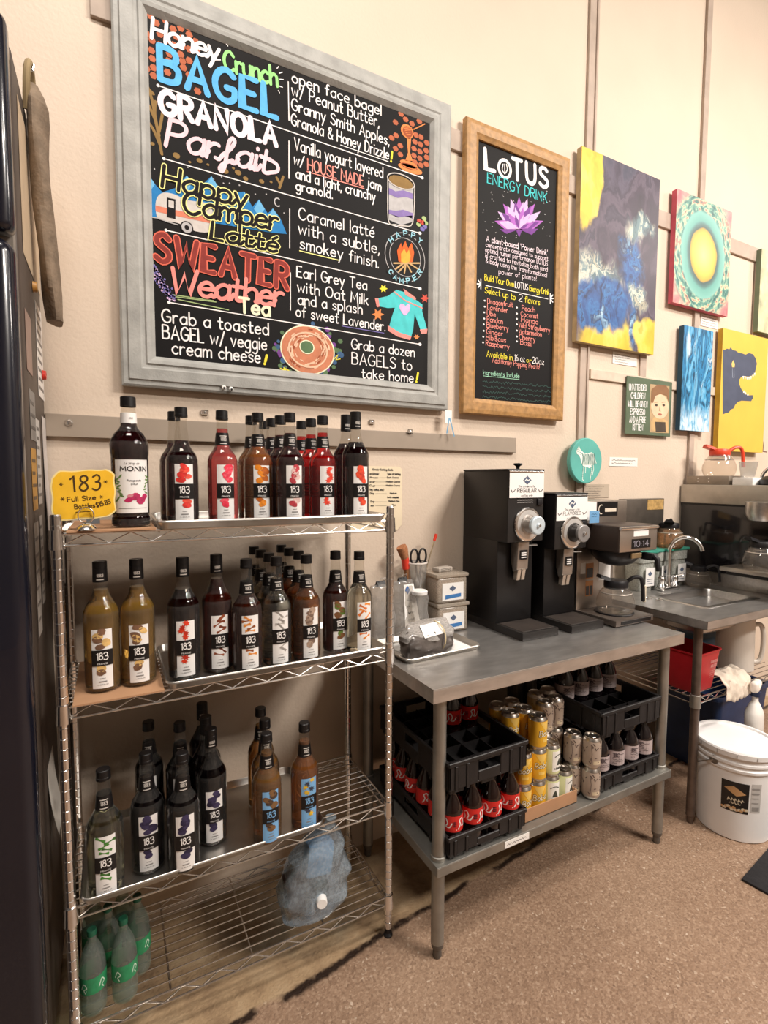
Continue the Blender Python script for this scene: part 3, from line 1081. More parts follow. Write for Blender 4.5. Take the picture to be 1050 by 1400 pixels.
patch(lb, R + .0001, -.0385, .0465, .036, .0375, 3, 18)
patch(lb, R + .0001, -.0385, .0465, .1695, .171, 3, 18)
fn = cyl(R + .0004)
letter(lb, 'MONIN', (-.024, .142), (.040, .142), .0105, .0026, fn, 1, k=3, caps=3)
letter(lb, 'Le Sirop de', (-.014, .158), (.020, .158), .006, .0008, fn, 3, k=2, caps=2, slant=.25)
letter(lb, 'Pomegranate', (-.008, .116), (.024, .116), .0045, .0008, fn, 1, k=2, caps=2)
letter(lb, 'SYRUP', (.0, .107), (.016, .107), .003, .0006, fn, 1, k=2, caps=2)
rng = random.Random(3)
for (u, v, rx, ry, mm) in ((-.006, .070, .010, .006, 2), (.010, .078, .012, .009, 2), (.024, .068, .012, .009, 2), (.034, .078, .008, .007, 2), (-.002, .080, .007, .004, 5)):
    blob(lb, cyl(R + .0006 + .0001 * rng.random()), u, v, rx, ry, .2, mm, 'round', rng)
for i in range(11):
    u = -.030 + rng.uniform(-.006, .010)
    blob(lb, cyl(R + .0003), u, .068 + .006 * i, .0065, .0022, rng.uniform(-1, 1), 4, 'round', rng)
for i in range(6):
    blob(lb, cyl(R + .0003), .040 + rng.uniform(-.004, .004), .088 + .008 * i, .006, .0022, rng.uniform(-1, 1), 4, 'round', rng)
patch(lb, R + .0003, -.030, .040, .048, .0495, 3, 12)
lb.build('front_label', [M_LABEL, M_INK, mat('fruit_magenta', 'b5285a', rough=.5, var=.3, vscale=80), M_GREYINK, mat('fruit_leaf', '6d8f52', rough=.5, var=.25), mat('fruit_blush', 'd98a94', rough=.5)], t)

# ------------------------------------------------------------------ price sign in a ring holder
b = spot(118, 716, .0, LV[0] + WT + .0042)
h = thing('card_holder', 'silver domed card holder with a wire ring gripping the yellow sign', 'card holder', b)
MB().lathe([(0, .0165), (.008, .016), (.017, .011), (.0225, .004), (.0225, 0), (0, 0)], 24).build('base', M_CHROME, h)
ring = [(.0165 * math.sin(a), -.002, .036 + .0185 * -math.cos(a)) for a in [2 * PI * i / 24 for i in range(24)]]
MB().tube(ring, .0016, 8, closed=True).build('ring', M_CHROME, h)
MB().tube([(0, -.002, .014), (0, -.002, .019)], .0018, 8).build('stem', M_CHROME, h)
sg = MB()
c0 = at(115, 676, .006)
W2, H2 = .066, .058
out = []
N_ = 60
for i in range(N_):
    a = 2 * PI * i / N_
    x = max(-1, min(1, 1.25 * math.cos(a))) * W2
    y = max(-1, min(1, 1.25 * math.sin(a))) * H2
    k = 1 + .018 * math.sin(9 * a + 1)
    out.append((x * k, y * k + .06 * x))
sg.prism(out, 0, .0012, 0)
sg.prism([(x * .955, y * .95) for x, y in out], -.0004, 0, 2)
fn = lambda u, v: (u, -.0007, v)
letter(sg, '1', (-.026, .006), (-.018, .008), .036, .0042, fn, 1, slant=.2)
letter(sg, '8', (-.009, .008), (.008, .009), .036, .0040, fn, 1, slant=.1)
letter(sg, '3', (.018, .010), (.034, .011), .036, .0040, fn, 1, slant=.1)
letter(sg, 'Full Size', (-.034, -.017), (.024, -.012), .0105, .0019, fn, 1)
letter(sg, 'Bottles', (-.020, -.034), (.022, -.031), .0105, .0018, fn, 1)
letter(sg, '$15.85', (.026, -.031), (.056, -.022), .011, .0019, fn, 1)
for px_, py_ in ((-.044, -.010), (.046, .030), (-.046, .024), (.036, -.006)):
    for a in (0, PI / 3, 2 * PI / 3):
        sg.ribbon([(px_ - .004 * math.cos(a), py_ - .004 * math.sin(a)), (px_ + .004 * math.cos(a), py_ + .004 * math.sin(a))], .0012, fn, 1, 2)
sg.ribbon([(-.018, -.042), (.012, -.040)], .0016, fn, 1)
o = sg.build('price_sign', [mat('sign_pale_yellow', 'ffe9a0', rough=.6, var=.03), mat('sign_ink', '4a3312', rough=.6), mat('sign_yellow', 'f8c22e', rough=.6, var=.08, vscale=25)], None, (c0.x, .006, c0.z), rz=math.radians(-4))
tag(o, 'yellow scalloped price sign reading 183 Full Size Bottles', 'sign')
# black binder clip at the rear of the top shelf's left end
p = at(93, 708, .20)
t = thing('binder_clip', 'small black binder clip on the top shelf behind the yellow sign', 'clip', (.07, .20, LV[0] + WT + .0042))
MB().prism([(-.012, 0), (.012, 0), (.0015, .017), (-.0015, .017)], -.016, .016, 0, lambda u, v, d: (d, u, v)).build('body', M_BLACKP, t)
MB().tube([(-.007, 0, .016), (-.009, .004, .034), (.009, .004, .034), (.007, 0, .016)], .001, 6).build('arm', M_CHROME, t)

# ------------------------------------------------------------------ bottom shelf: water bottles and a hanging bag
ZB = LV[3] + WT
PETC = film('clear_water_bottle', 'e6efe9', opacity=.09, rough=.06, ior=1.45)
GREENL = mat('green_label', '2f8a5c', rough=.4, var=.2, vscale=40)
WB = [(0, .006), (.012, .005), (.030, 0), (.041, .006), (.043, .016), (.043, .060), (.0415, .064), (.043, .070), (.043, .150), (.0425, .158), (.040, .190), (.033, .222), (.022, .248), (.014, .264), (.0130, .284)]
root = None
k = 0
for (x, y, lab) in ((.040, .040, 'clear green-label water bottle at the front left of the bottom shelf'), (.112, .040, 'clear green-label water bottle at the front, right of its twin'),
                    (.076, .104, 'clear water bottle behind the front left one on the bottom shelf'), (.148, .104, 'clear water bottle in the second row with its white lettering showing'),
                    (.040, .168, 'clear water bottle at the rear left of the bottom shelf'), (.112, .168, 'clear water bottle at the rear, right column, bottom shelf')):
    if root is None:
        root = thing('water_bottle', lab, 'bottle', (x, y, ZB), 0, 'water bottles on the bottom shelf')
        root.scale = (.72, .72, .72)
        MB().lathe(WB, 26).build('body', PETC, root, sharp=.9)
        MB().lathe(inner(WB, .0015, .225), 26).build('water', film('still_water', 'dfe8e4', opacity=.03, rough=.02, ior=1.2), root, sharp=.9)
        lw = MB().lathe([(.0434, .092), (.0434, .152)], 26)
        for s_ in (-1, 1):
            lw.ribbon(spline([(s_ * .03 - .010, .112), (s_ * .03, .134), (s_ * .03 + .010, .120), (s_ * .03, .112), (s_ * .03 + .006, .100)], 4), .0032, cyl(.0439), 1, 3)
        lw.build('label', [GREENL, mat('pale_green_print', 'cfe6d6', rough=.4)], root)
        MB().lathe([(0, .302), (.0145, .302), (.0155, .300), (.0155, .282), (.013, .282)], 20).build('cap', mat('cap_green', '1f5d45', rough=.4), root)
    else:
        dup(root, (x, y, ZB), random.uniform(-.4, .4), lab, 'water bottles on the bottom shelf')


def crumple(name, pts, mats, parent, loc, amp=.012, freq=22, seed=0, sub=0, n=36, fine=.3):
    """a closed bag: rings (cx, cy, z, rx, ry) skinned and crumpled"""
    vs, fs = [], []
    rows = spline([tuple(p) for p in pts], 5)
    for r_ in rows:
        cx, cy, z, rx, ry = r_
        for j in range(n):
            a = 2 * PI * j / n
            ca, sa = math.cos(a), math.sin(a)
            ex = math.copysign(abs(ca) ** .7, ca)
            ey = math.copysign(abs(sa) ** .7, sa)
            p = Vector((cx + rx * ex, cy + ry * ey, z))
            nn = noise.noise(p * freq + Vector((seed, 0, 0))) + fine * abs(noise.noise(p * freq * 3.1 + Vector((0, seed, 0))))
            k = amp * nn * min(1, (rx + ry) / .06)
            vs.append((p.x + ex * k, p.y + ey * k, p.z + .5 * amp * noise.noise(p * freq * 1.3)))
    R_ = len(rows)
    for i in range(R_ - 1):
        for j in range(n):
            fs.append((i * n + j, i * n + (j + 1) % n, (i + 1) * n + (j + 1) % n, (i + 1) * n + j))
    fs.append(tuple(range(n))[::-1])
    fs.append(tuple(range((R_ - 1) * n, R_ * n)))
    return MB().add(vs, fs, 0, True).build(name, mats, parent, loc, sub=sub, sharp=.5)


g = at(432, 1262, .06)
t = thing('plastic_bag', 'crumpled clear blue plastic bag hanging from the third shelf front', 'bag', (.645, .055, .148))
crumple('bag_film', [(-.02, 0, 0, .02, .02), (-.015, 0, .006, .085, .055), (0, 0, .05, .105, .065), (.005, 0, .12, .105, .062), (.015, -.005, .19, .085, .052), (.03, -.01, .24, .050, .035), (.045, -.015, .275, .016, .014), (.05, -.02, .30, .018, .016)],
        film('bag_film', 'd3e2ee', opacity=.26, rough=.05), t, (0, 0, 0), amp=.016, freq=20, seed=3)
bx = MB().rbox(-.045, .045, -.022, .03, .11, .215, .012, 2, M=Matrix.Rotation(.12, 4, 'Y'))
tag(bx.build('blue_packet', mat('blue_packet', '86aecb', rough=.5, var=.15), None, (.645, .060, .148)), 'pale blue folded packet inside the clear hanging bag', 'packet')
pk = MB().rbox(-.028, .028, -.016, .016, .0, .135, .006, 2, M=Matrix.Translation((-.055, .0, .012)) @ Matrix.Rotation(-.12, 4, 'Y'))
tag(pk.build('dark_carton', [mat('dark_carton', '2b1c1c', rough=.5), M_WHITE], None, (.645, .055, .148)), 'dark narrow carton at the left inside the clear hanging bag', 'carton')
gb = thing('green_bottle', 'dark green bottle with white cap lying in the clear hanging bag', 'bottle', (.668, .075, .222))
gl_ = MB()
gl_.lathe([(0, 0), (.026, .0), (.030, .006), (.030, .045), (.022, .066), (.0155, .076), (.0155, .088), (0, .088)], 22)
go = gl_.build('body', mat('green_bottle_glass', '12392f', rough=.12, var=.1, trans=.4), gb)
co = MB().lathe([(0, .108), (.0145, .108), (.0165, .105), (.0168, .086), (0, .086)], 22).build('cap', mat('white_cap', 'f3f2f0', rough=.4), gb)
gb.rotation_euler = (math.radians(86), 0, math.radians(-14))


# ------------------------------------------------------------------ wall art
def frame_mesh(mb, x0, x1, z0, z1, prof, m=0):
    """mitred picture frame; prof = (distance in from the outer edge, y)"""
    k = len(prof)
    vs, fs = [], []
    for d, y in prof:
        vs += [(x0 + d, y, z0 + d), (x1 - d, y, z0 + d), (x1 - d, y, z1 - d), (x0 + d, y, z1 - d)]
    for i in range(k):
        j = (i + 1) % k
        for c in range(4):
            e = (c + 1) % 4
            fs.append((i * 4 + c, i * 4 + e, j * 4 + e, j * 4 + c))
    return mb.add(vs, fs, m)


class Sheet:
    """draws on a flat upright surface at depth Y; points are surface points seen in the photograph"""

    def __init__(self, Y, crop=None):
        self.Y = Y
        self.crop = crop or (1, 0, 0)
        self.lift = 0

    def uv(self, p, crop=None):
        s, ox, oy = crop or self.crop
        q = at(p[0] / s + ox, p[1] / s + oy, self.Y)
        return (q.x, q.z)

    def fn(self, lay=0):
        y = self.Y - .0004 * lay
        return lambda u, v: (u, y, v)

    def text(self, mb, txt, a, b, h, w, m, lay=1, crop=None, **kw):
        s, ox, oy = crop or self.crop
        p0, p1 = self.uv(a, crop), self.uv(b, crop)
        hh = self.uv((a[0], a[1] - h), crop)[1] - p0[1]
        h2 = self.uv((b[0], b[1] - h), crop)[1] - p1[1]
        letter(mb, txt, p0, p1, (hh + h2) / 2, w, self.fn(lay), m, **kw)

    def line(self, mb, pts, w, m, lay=1, crop=None, smooth=False):
        q = [self.uv(p, crop) for p in pts]
        mb.ribbon(spline(q, 4) if smooth else q, w, self.fn(lay), m, 4)

    def fill(self, mb, pts, m, lay=1, crop=None, smooth=False):
        q = [self.uv(p, crop) for p in pts]
        if smooth:
            q = spline(q, 4, True)
        # fan-free filled outline: leave the triangulation to the n-gon
        area2 = sum(q[i][0] * q[(i + 1) % len(q)][1] - q[(i + 1) % len(q)][0] * q[i][1] for i in range(len(q)))
        if area2 < 0:
            q = q[::-1]
        f = self.fn(lay)
        mb.add([f(*p) for p in q], [tuple(range(len(q)))], m)

    def disc(self, mb, c, r, m, lay=1, crop=None, ry=None, n=14):
        s, ox, oy = crop or self.crop
        u, v = self.uv(c, crop)
        ru = abs(self.uv((c[0] + r, c[1]), crop)[0] - u)
        rv = abs(self.uv((c[0], c[1] - (ry or r)), crop)[1] - v)
        f = self.fn(lay)
        mb.add([f(u + ru * math.cos(2 * PI * i / n), v + rv * math.sin(2 * PI * i / n)) for i in range(n)], [tuple(range(n))], m)

    def oval(self, mb, c, r, ry, w, m, lay=1, crop=None, a0=0, a1=2 * PI, n=30):
        u, v = self.uv(c, crop)
        ru = abs(self.uv((c[0] + r, c[1]), crop)[0] - u)
        rv = abs(self.uv((c[0], c[1] - ry), crop)[1] - v)
        mb.ribbon([(u + ru * math.cos(a0 + (a1 - a0) * i / n), v + rv * math.sin(a0 + (a1 - a0) * i / n)) for i in range(n + 1)], w, self.fn(lay), m, 3)


def chalk(name, col):
    return mat('chalk_' + name, col, rough=.75, var=.10, vscale=45, spec=.2)


K = {n: chalk(n, c) for n, c in dict(white='f4efee', blue='63b5ea', green='9be08a', pinkwhite='f6e4ec', pink='f7cfd8', yellow='f3ee9c', black='1b1719', coral='e4705c', darkred='8d3b36', rose='f0948c', cream='f6efcf',
                                      brown='8f7347', comb='b8694c', orange='e28a52', mount='2f7fbd', mountl='6fb4e0', grey='b9b7b8', trailer='cfc9c4', stripe='d9836a', lav='7d75b4', stem='a9bd84', bagel='c98263', bagell='eac3a6', bageld='9f5438',
                                      teal='53c9cc', salmon='f0988c', purple='8a78b0', lilac='d9b8e0', lemon='f2e24a', fire='ea6a35', firey='f5b04a', wood='caa878', skyb='9cd0e0', red='d2574a', mint='a7dcc0', dim='3e5a55', violet='b06cc0', violetd='7c4a94', dgreen='5e7a58', dblue='45648a').items()}

C1, C2, C3, C4, C5 = (3.889, 130, 0), (3.75, 370, 70), (3.685, 140, 210), (3.75, 370, 280), (3.182, 620, 150)
M_GREYWOOD = mat('weathered_grey_wood', 'a3a39f', rough=.55, var=.16, vscale=9, stretch=(2, 2, 2), bump=.2, bscale=70)
M_PANEL = mat('chalkboard_black', '0e0c0d', rough=.6, var=.15, vscale=5, spec=.2)

BX0, BX1, BZ0, BZ1 = .154, 1.370, 1.794, 3.012
bd = thing('chalkboard_menu', 'large grey-framed chalkboard menu lettered Honey Crunch Bagel and Sweater Weather Tea', 'chalkboard', (0, 0, 0))
fm = MB()
frame_mesh(fm, BX0, BX1, BZ0, BZ1, [(0, .407), (0, .388), (.006, .384), (.018, .383), (.022, .378), (.055, .3765), (.060, .380), (.068, .381), (.073, .3765), (.084, .379), (.098, .393), (.098, .407)])
fo = fm.build('frame', M_GREYWOOD, bd)
MB().box(BX0 + .09, BX1 - .09, .394, .406, BZ0 + .09, BZ1 - .09).build('panel', M_PANEL, bd)
S = Sheet(.3936)
W = .0044        # marker stroke

# title lettering, one mesh per inked colour family
t1 = MB()
S.crop = C1
S.text(t1, 'Honey', (300, 205), (655, 325), 108, .0105, 0, 3, script=True, slant=.12, gap=1.2)
S.text(t1, 'Crunch', (690, 372), (968, 460), 100, .0100, 1, 3, gap=1.5)
S.text(t1, 'BAGEL', (345, 420), (965, 628), 165, .0195, 2, 3, gap=2.6)
S.text(t1, 'GRANOLA', (352, 600), (962, 775), 112, .0170, 3, 3, gap=2.6)
S.text(t1, 'Parfait', (375, 775), (920, 925), 138, .0122, 4, 3, script=True, slant=.2, gap=1.4)
S.line(t1, [(880, 830), (960, 870), (970, 910), (920, 920)], .012, 4, 3, smooth=True)
for x, y, dx, dy in ((650, 262, 12, 18), (695, 232, 10, 14), (640, 320, 26, 0), (975, 355, -8, 10), (995, 385, -16, 6), (1000, 425, -18, -2), (995, 465, -16, -6), (980, 495, -6, -12)):
    S.line(t1, [(x, y), (x + dx, y + dy)], .003, 0, 3)
t1.build('title_lettering', [K['white'], K['green'], K['blue'], K['pinkwhite'], K['pink']], bd)
hc = MB()
for x, y in ((295, 85), (340, 78), (325, 122), (372, 108), (415, 155), (455, 150), (495, 145), (275, 180), (303, 215), (262, 228), (345, 182), (382, 212), (430, 195), (462, 205), (500, 185), (535, 222), (300, 268), (345, 240), (420, 240), (465, 245), (500, 262), (540, 265), (305, 312), (395, 287), (455, 290), (500, 322), (275, 365), (310, 360), (465, 325), (390, 325), (310, 402), (385, 385), (470, 360), (500, 400), (545, 485)):
    S.disc(hc, (x, y), 20, 0, 1, n=6)
hc.build('honeycomb_drawing', K['comb'], bd)
ln = MB()
S.crop = (1, 0, 0)
for a, b in (((216, 117), (577, 243)), ((224, 217), (574, 319)), ((227, 315), (574, 394.7)), ((231, 413.5), (574, 470.7)), ((394, 112), (395, 164.6)), ((395, 193), (395, 244)), ((396, 286), (396, 339)), ((397, 373), (397, 424))):
    S.line(ln, [a, b], .0034, 0, 2)
for p in ((216, 117), (577, 243), (224, 217), (574, 319), (227, 315), (574, 394.7), (231, 413.5), (574, 470.7)):
    S.disc(ln, p, 2.2, 0, 2)
ln.build('ruled_lines', K['white'], bd)
# camper scene
cp = MB()
S.fill(cp, [(201, 236), (212, 252), (222, 263), (240, 257), (255, 240), (262, 248), (275, 254), (289, 241), (300, 258), (318, 264), (334, 262), (345, 283), (354, 273), (366, 292), (373, 285), (383, 298), (392, 320), (370, 318), (300, 306), (201, 296)], 0, 1)
for tri in ([(201, 236), (212, 252), (205, 262), (201, 256)], [(255, 240), (262, 248), (258, 262), (247, 258)], [(289, 241), (300, 258), (290, 266), (281, 254)], [(354, 273), (362, 286), (354, 296), (347, 286)], [(373, 285), (381, 297), (374, 302), (368, 294)], [(334, 262), (341, 276), (334, 280)]):
    S.fill(cp, tri, 1, 2)
S.crop = C3
S.fill(cp, [(268, 250), (280, 215), (310, 197), (360, 205), (430, 235), (545, 262), (548, 385), (470, 392), (380, 350), (290, 335), (270, 300)], 2, 2, smooth=True)
S.fill(cp, [(268, 262), (545, 325), (546, 352), (268, 292)], 3, 3)
S.fill(cp, [(325, 222), (368, 232), (368, 330), (325, 320)], 4, 4)
S.fill(cp, [(333, 235), (360, 242), (360, 278), (333, 270)], 2, 5)
S.disc(cp, (425, 374), 33, 4, 4)
S.disc(cp, (425, 374), 27, 5, 5)
S.disc(cp, (425, 374), 12, 4, 6)
S.oval(cp, (882, 246), 15, 20, .004, 5, 3, a0=.9, a1=5.4)
for x, y in ((560, 130), (600, 118), (640, 150), (690, 160), (770, 205), (825, 205), (915, 300), (610, 150), (430, 70), (350, 40), (262, 78), (232, 30)):
    S.disc(cp, (x, y), 4, 5, 2, n=6)
S.line(cp, [(235, 320), (275, 325), (330, 345), (380, 360)], .003, 5, 4)
cp.build('camper_drawing', [K['mount'], K['mountl'], K['trailer'], K['stripe'], K['black'], K['grey']], bd)
t2 = MB()
for (wd, mm, lay) in ((.0172, 0, 7), (.0105, 1, 8)):
    S.text(t2, 'Happy', (300, 168), (722, 275), 104, wd, mm, lay, script=True, slant=.12, gap=1.5)
    S.text(t2, 'Camper', (410, 300), (880, 388), 104, wd, mm, lay, script=True, slant=.1, gap=1.4)
    S.text(t2, 'Latt\u00e9', (545, 430), (880, 500), 84, wd * .9, mm, lay, script=True, slant=.14, gap=1.4)
S.text(t2, 'SWEATER', (268, 538), (930, 683), 130, .0215, 2, 5, gap=3.0)
S.text(t2, 'SWEATER', (268, 538), (930, 683), 130, .0140, 3, 6, gap=3.0)
S.text(t2, 'Weather', (345, 700), (905, 772), 118, .0125, 4, 7, script=True, slant=.12, gap=1.2)
S.text(t2, 'Tea', (692, 800), (842, 820), 72, .0095, 5, 8, gap=2)
t2.build('script_lettering', [K['yellow'], K['black'], K['coral'], K['darkred'], K['rose'], K['cream']], bd)
lv = MB()
rng = random.Random(5)
for i in range(120):
    t_ = rng.random()
    S.disc(lv, (255 + 100 * t_ ** 1.3 + rng.gauss(0, 12), 570 + 165 * t_ + rng.gauss(0, 14)), 6, rng.choice((0, 0, 2)), 2, n=6)
for a, b in (((370, 722), (572, 748)), ((360, 712), (560, 742)), ((380, 735), (636, 788))):
    S.line(lv, [a, b], .003, 1, 2)
lv.build('lavender_drawing', [K['lav'], K['stem'], K['lilac'], K['brown']], bd)
lv = MB()
S.crop = C1
for x, y, rr in ((432, 828, 20), (555, 855, 16), (692, 910, 18), (760, 918, 18), (800, 950, 14), (885, 965, 14), (305, 765, 12), (503, 862, 8), (600, 876, 8), (735, 895, 8), (935, 968, 8)):
    S.disc(lv, (x, y), rr, 3, 2, ry=rr * .8, n=9)
lv.build('granola_drawing', [K['lav'], K['stem'], K['lilac'], K['brown']], bd)
lv = MB()
for a in ([(270, 440), (300, 520), (330, 680), (355, 820)], [(285, 560), (320, 640), (340, 720)], [(275, 640), (310, 690), (345, 770)], [(320, 540), (318, 620), (335, 700)], [(270, 460), (310, 500)], [(365, 560), (352, 640), (340, 700)], [(980, 1000), (1000, 940)], [(985, 980), (965, 945)]):
    S.line(lv, a, .0085, 3, 1, smooth=True)
lv.build('wheat_drawing', [K['lav'], K['stem'], K['lilac'], K['brown']], bd)
# body lettering
tb = MB()
S.crop = C2
for txt, a, b, h in (('open face bagel', (110, 160), (566, 330), 54), ('w/ Peanut Butter,', (108, 226), (555, 390), 58), ('Granny Smith Apples,', (108, 300), (606, 484), 56), ('Granola & Honey Drizzle', (106, 378), (604, 556), 56),
                     ('Vanilla yogurt layered', (122, 505), (574, 652), 58), ('w/', (118, 577), (166, 597), 56), ('jam', (494, 693), (564, 720), 50), ('and a light, crunchy', (130, 652), (535, 770), 52), ('granola.', (130, 712), (316, 758), 48),
                     ('Caramel latt\u00e9', (145, 862), (530, 956), 58), ('with a subtle,', (142, 935), (556, 1040), 58), ('smokey finish.', (150, 1012), (552, 1112), 56)):
    S.text(tb, txt, a, b, h, W, 0, 3)
S.text(tb, 'HOUSE MADE', (190, 610), (474, 694), 56, W, 1, 3)
S.line(tb, [(186, 618), (478, 705)], .0035, 1, 3)
S.text(tb, '!', (612, 566), (626, 570), 52, .008, 2, 3)
S.line(tb, [(358, 482), (602, 567)], .0028, 0, 3)
S.line(tb, [(148, 1024), (350, 1073)], .0035, 3, 3)
tb.build('menu_lettering', [K['white'], K['salmon'], K['lemon'], K['yellow'], K['lav']], bd)
tb = MB()
S.crop = C4
for txt, a, b, h in (('Earl Grey Tea', (135, 370), (492, 438), 54), ('with Oat Milk', (137, 445), (498, 514), 54), ('and a splash', (140, 510), (468, 560), 52), ('of sweet Lavender.', (130, 572), (586, 648), 52),
                     ('Grab a dozen', (415, 738), (736, 780), 50), ('BAGELS to', (416, 815), (722, 850), 56), ('take home', (466, 888), (730, 910), 48)):
    S.text(tb, txt, a, b, h, W, 0, 3)
S.text(tb, '!', (742, 908), (756, 910), 48, .009, 2, 3)
S.line(tb, [(366, 622), (580, 658)], .0028, 4, 3)
tb.build('menu_lettering', [K['white'], K['salmon'], K['lemon'], K['yellow'], K['lav']], bd)
tb = MB()
S.crop = C3
for txt, a, b, h in (('Grab a toasted', (302, 848), (836, 915), 62), ('BAGEL w/ veggie', (304, 930), (826, 990), 64), ('cream cheese', (352, 1008), (794, 1055), 62)):
    S.text(tb, txt, a, b, h, W * 1.1, 0, 3)
S.text(tb, '!', (812, 1060), (826, 1063), 46, .009, 2, 3)
tb.build('special_lettering', [K['white'], K['salmon'], K['lemon'], K['yellow'], K['lav']], bd)
# small drawings on the right of the board
dw = MB()
S.crop = C2
for x, y in ((668, 322), (640, 365), (692, 350), (725, 372), (762, 360), (620, 445), (643, 432), (640, 500), (665, 485), (665, 530), (745, 430), (770, 440), (800, 470), (740, 465), (768, 478), (797, 510), (735, 500), (765, 515), (735, 535), (765, 550), (800, 545), (770, 585), (798, 580), (740, 570)):
    S.disc(dw, (x, y), 15, 0, 1, n=6)
S.line(dw, [(733, 402), (790, 374)], .004, 1, 3)
S.disc(dw, (700, 412), 33, 1, 2, ry=36)
S.disc(dw, (702, 414), 25, 2, 3, ry=28)
for k in range(4):
    S.line(dw, [(684 + 4 * k, 396 + 11 * k), (722 - 2 * k, 394 + 11 * k)], .0025, 1, 4)
S.fill(dw, [(697, 446), (720, 446), (714, 520), (728, 562), (690, 562), (704, 520)], 1, 2)
S.disc(dw, (708, 580), 45, 1, 2, ry=18)
S.disc(dw, (716, 604), 62, 1, 2, ry=22)
S.oval(dw, (710, 592), 40, 12, .003, 2, 3)
dw.build('honey_dipper_drawing', [K['comb'], K['orange'], K['bageld']], bd)
jr = MB()
S.fill(jr, [(606, 660), (732, 690), (728, 875), (668, 892), (606, 865)], 0, 1)
for k, c in enumerate((1, 0, 1)):
    y = 715 + 50 * k
    if c:
        S.fill(jr, [(606, y - 14 + 12 * (k > 0)), (640, y + 4), (680, y - 2), (730, y + 16), (728, y + 44), (690, y + 32), (650, y + 38), (606, y + 18)], 1, 2)
S.fill(jr, [(610, 835), (660, 850), (726, 842), (724, 862), (668, 872), (610, 852)], 0, 2)
S.disc(jr, (668, 672), 62, 2, 3, ry=30)
S.oval(jr, (668, 668), 68, 36, .004, 3, 4)
S.line(jr, [(600, 650), (602, 865), (640, 890), (680, 896), (728, 878), (738, 690)], .004, 3, 4, smooth=True)
for x, y, c in ((762, 872, 4), (780, 880, 4), (758, 888, 5), (790, 900, 6), (778, 912, 6), (795, 882, 5), (786, 858, 5)):
    S.disc(jr, (x, y), 12, c, 3)
jr.build('parfait_drawing', [K['grey'], K['purple'], K['brown'], K['trailer'], K['red'], K['stem'], K['lav']], bd)
cf = MB()
S.crop = C4
S.oval(cf, (690, 270), 100, 124, .003, 0, 2)
S.oval(cf, (690, 270), 78, 98, .0025, 0, 2)
for txt, a0, a1, top in (('HAPPY', 2.30, .80, True), ('CAMPER', 3.75, 5.65, False)):
    for i, ch in enumerate(txt):
        a = a0 + (a1 - a0) * i / (len(txt) - 1)
        x, y = 690 + 100 * math.cos(a), 270 - 122 * math.sin(a)
        tx, ty = (math.sin(a), math.cos(a)) if top else (-math.sin(a), -math.cos(a))
        S.disc(cf, (x, y), 15, 3, 2.5)
        yo = 12
        S.text(cf, ch, (x - 9 * tx - (yo * ty if top else yo * ty) * -.0, y + 11 - 9 * ty), (x + 9 * tx, y + 11 + 9 * ty), 24, .0042, 1, 3.5)
for pts, c in (([(655, 290), (648, 235), (668, 195), (672, 225), (690, 185), (705, 225), (722, 195), (735, 245), (728, 292), (692, 305)], 2), ([(668, 292), (668, 250), (684, 225), (696, 250), (708, 230), (716, 262), (712, 292), (690, 300)], 4)):
    S.fill(cf, pts, c, 3 if c == 2 else 4)
for a, b in (((640, 330), (700, 285)), ((655, 345), (705, 290)), ((685, 350), (695, 290)), ((720, 345), (690, 290)), ((755, 330), (690, 288)), ((630, 300), (690, 300)), ((762, 300), (700, 300))):
    S.line(cf, [a, b], .006, 5, 3)
cf.build('campfire_drawing', [K['grey'], K['skyb'], K['fire'], M_PANEL, K['firey'], K['wood']], bd)
sw = MB()
S.fill(sw, [(550, 480), (600, 468), (645, 436), (690, 450), (748, 490), (778, 512), (776, 545), (802, 640), (768, 642), (738, 560), (730, 640), (720, 678), (660, 655), (606, 628), (616, 590), (636, 528), (600, 530), (552, 520)], 0, 2)
for p in ([(534, 480), (552, 480), (558, 522), (544, 526)], [(764, 640), (804, 636), (800, 660), (772, 662)], [(600, 618), (660, 655), (722, 674), (714, 694), (650, 676), (600, 645)], [(680, 430), (745, 478), (742, 490), (690, 462)]):
    S.fill(sw, p, 1, 3)
S.line(sw, [(632, 446), (690, 492), (776, 530)], .005, 1, 3)
S.fill(sw, [(686, 568), (660, 530), (666, 508), (684, 512), (690, 520), (702, 508), (714, 520), (710, 545)], 2, 4, smooth=True)
for x, y, r, c in ((578, 430, 22, 3), (550, 562, 32, 4), (790, 480, 24, 5), (748, 678, 16, 4)):
    S.fill(sw, [(x + r * (1 if i % 2 == 0 else .5) * math.cos(i * PI / 6), y + r * (1 if i % 2 == 0 else .5) * math.sin(i * PI / 6)) for i in range(12)], c, 2)
sw.build('sweater_drawing', [K['teal'], K['rose'], K['lilac'], K['lemon'], K['orange'], K['red']], bd)
bg = MB()
rng = random.Random(9)
for i in range(46):
    a = rng.uniform(0, 2 * PI)
    rr = rng.uniform(.95, 1.25)
    S.disc(bg, (192 + 140 * rr * math.cos(a), 745 + 112 * rr * math.sin(a)), rng.uniform(8, 16), rng.choice((4, 5, 6)), 1 + .01 * i, n=8)
S.disc(bg, (192, 745), 136, 3, 2, ry=126, n=36)
S.disc(bg, (192, 745), 130, 0, 3, ry=120, n=36)
for k in range(70):
    a = rng.uniform(0, 2 * PI)
    rr = rng.uniform(.50, .92)
    x, y = 192 + 128 * rr * math.cos(a), 745 + 116 * rr * math.sin(a)
    S.line(bg, [(x - 9 * math.sin(a), y + 9 * math.cos(a)), (x + 9 * math.sin(a), y - 9 * math.cos(a))], rng.uniform(.003, .007), rng.choice((1, 1, 2)), 4 + .01 * k)
S.oval(bg, (192, 745), 96, 88, .006, 1, 5)
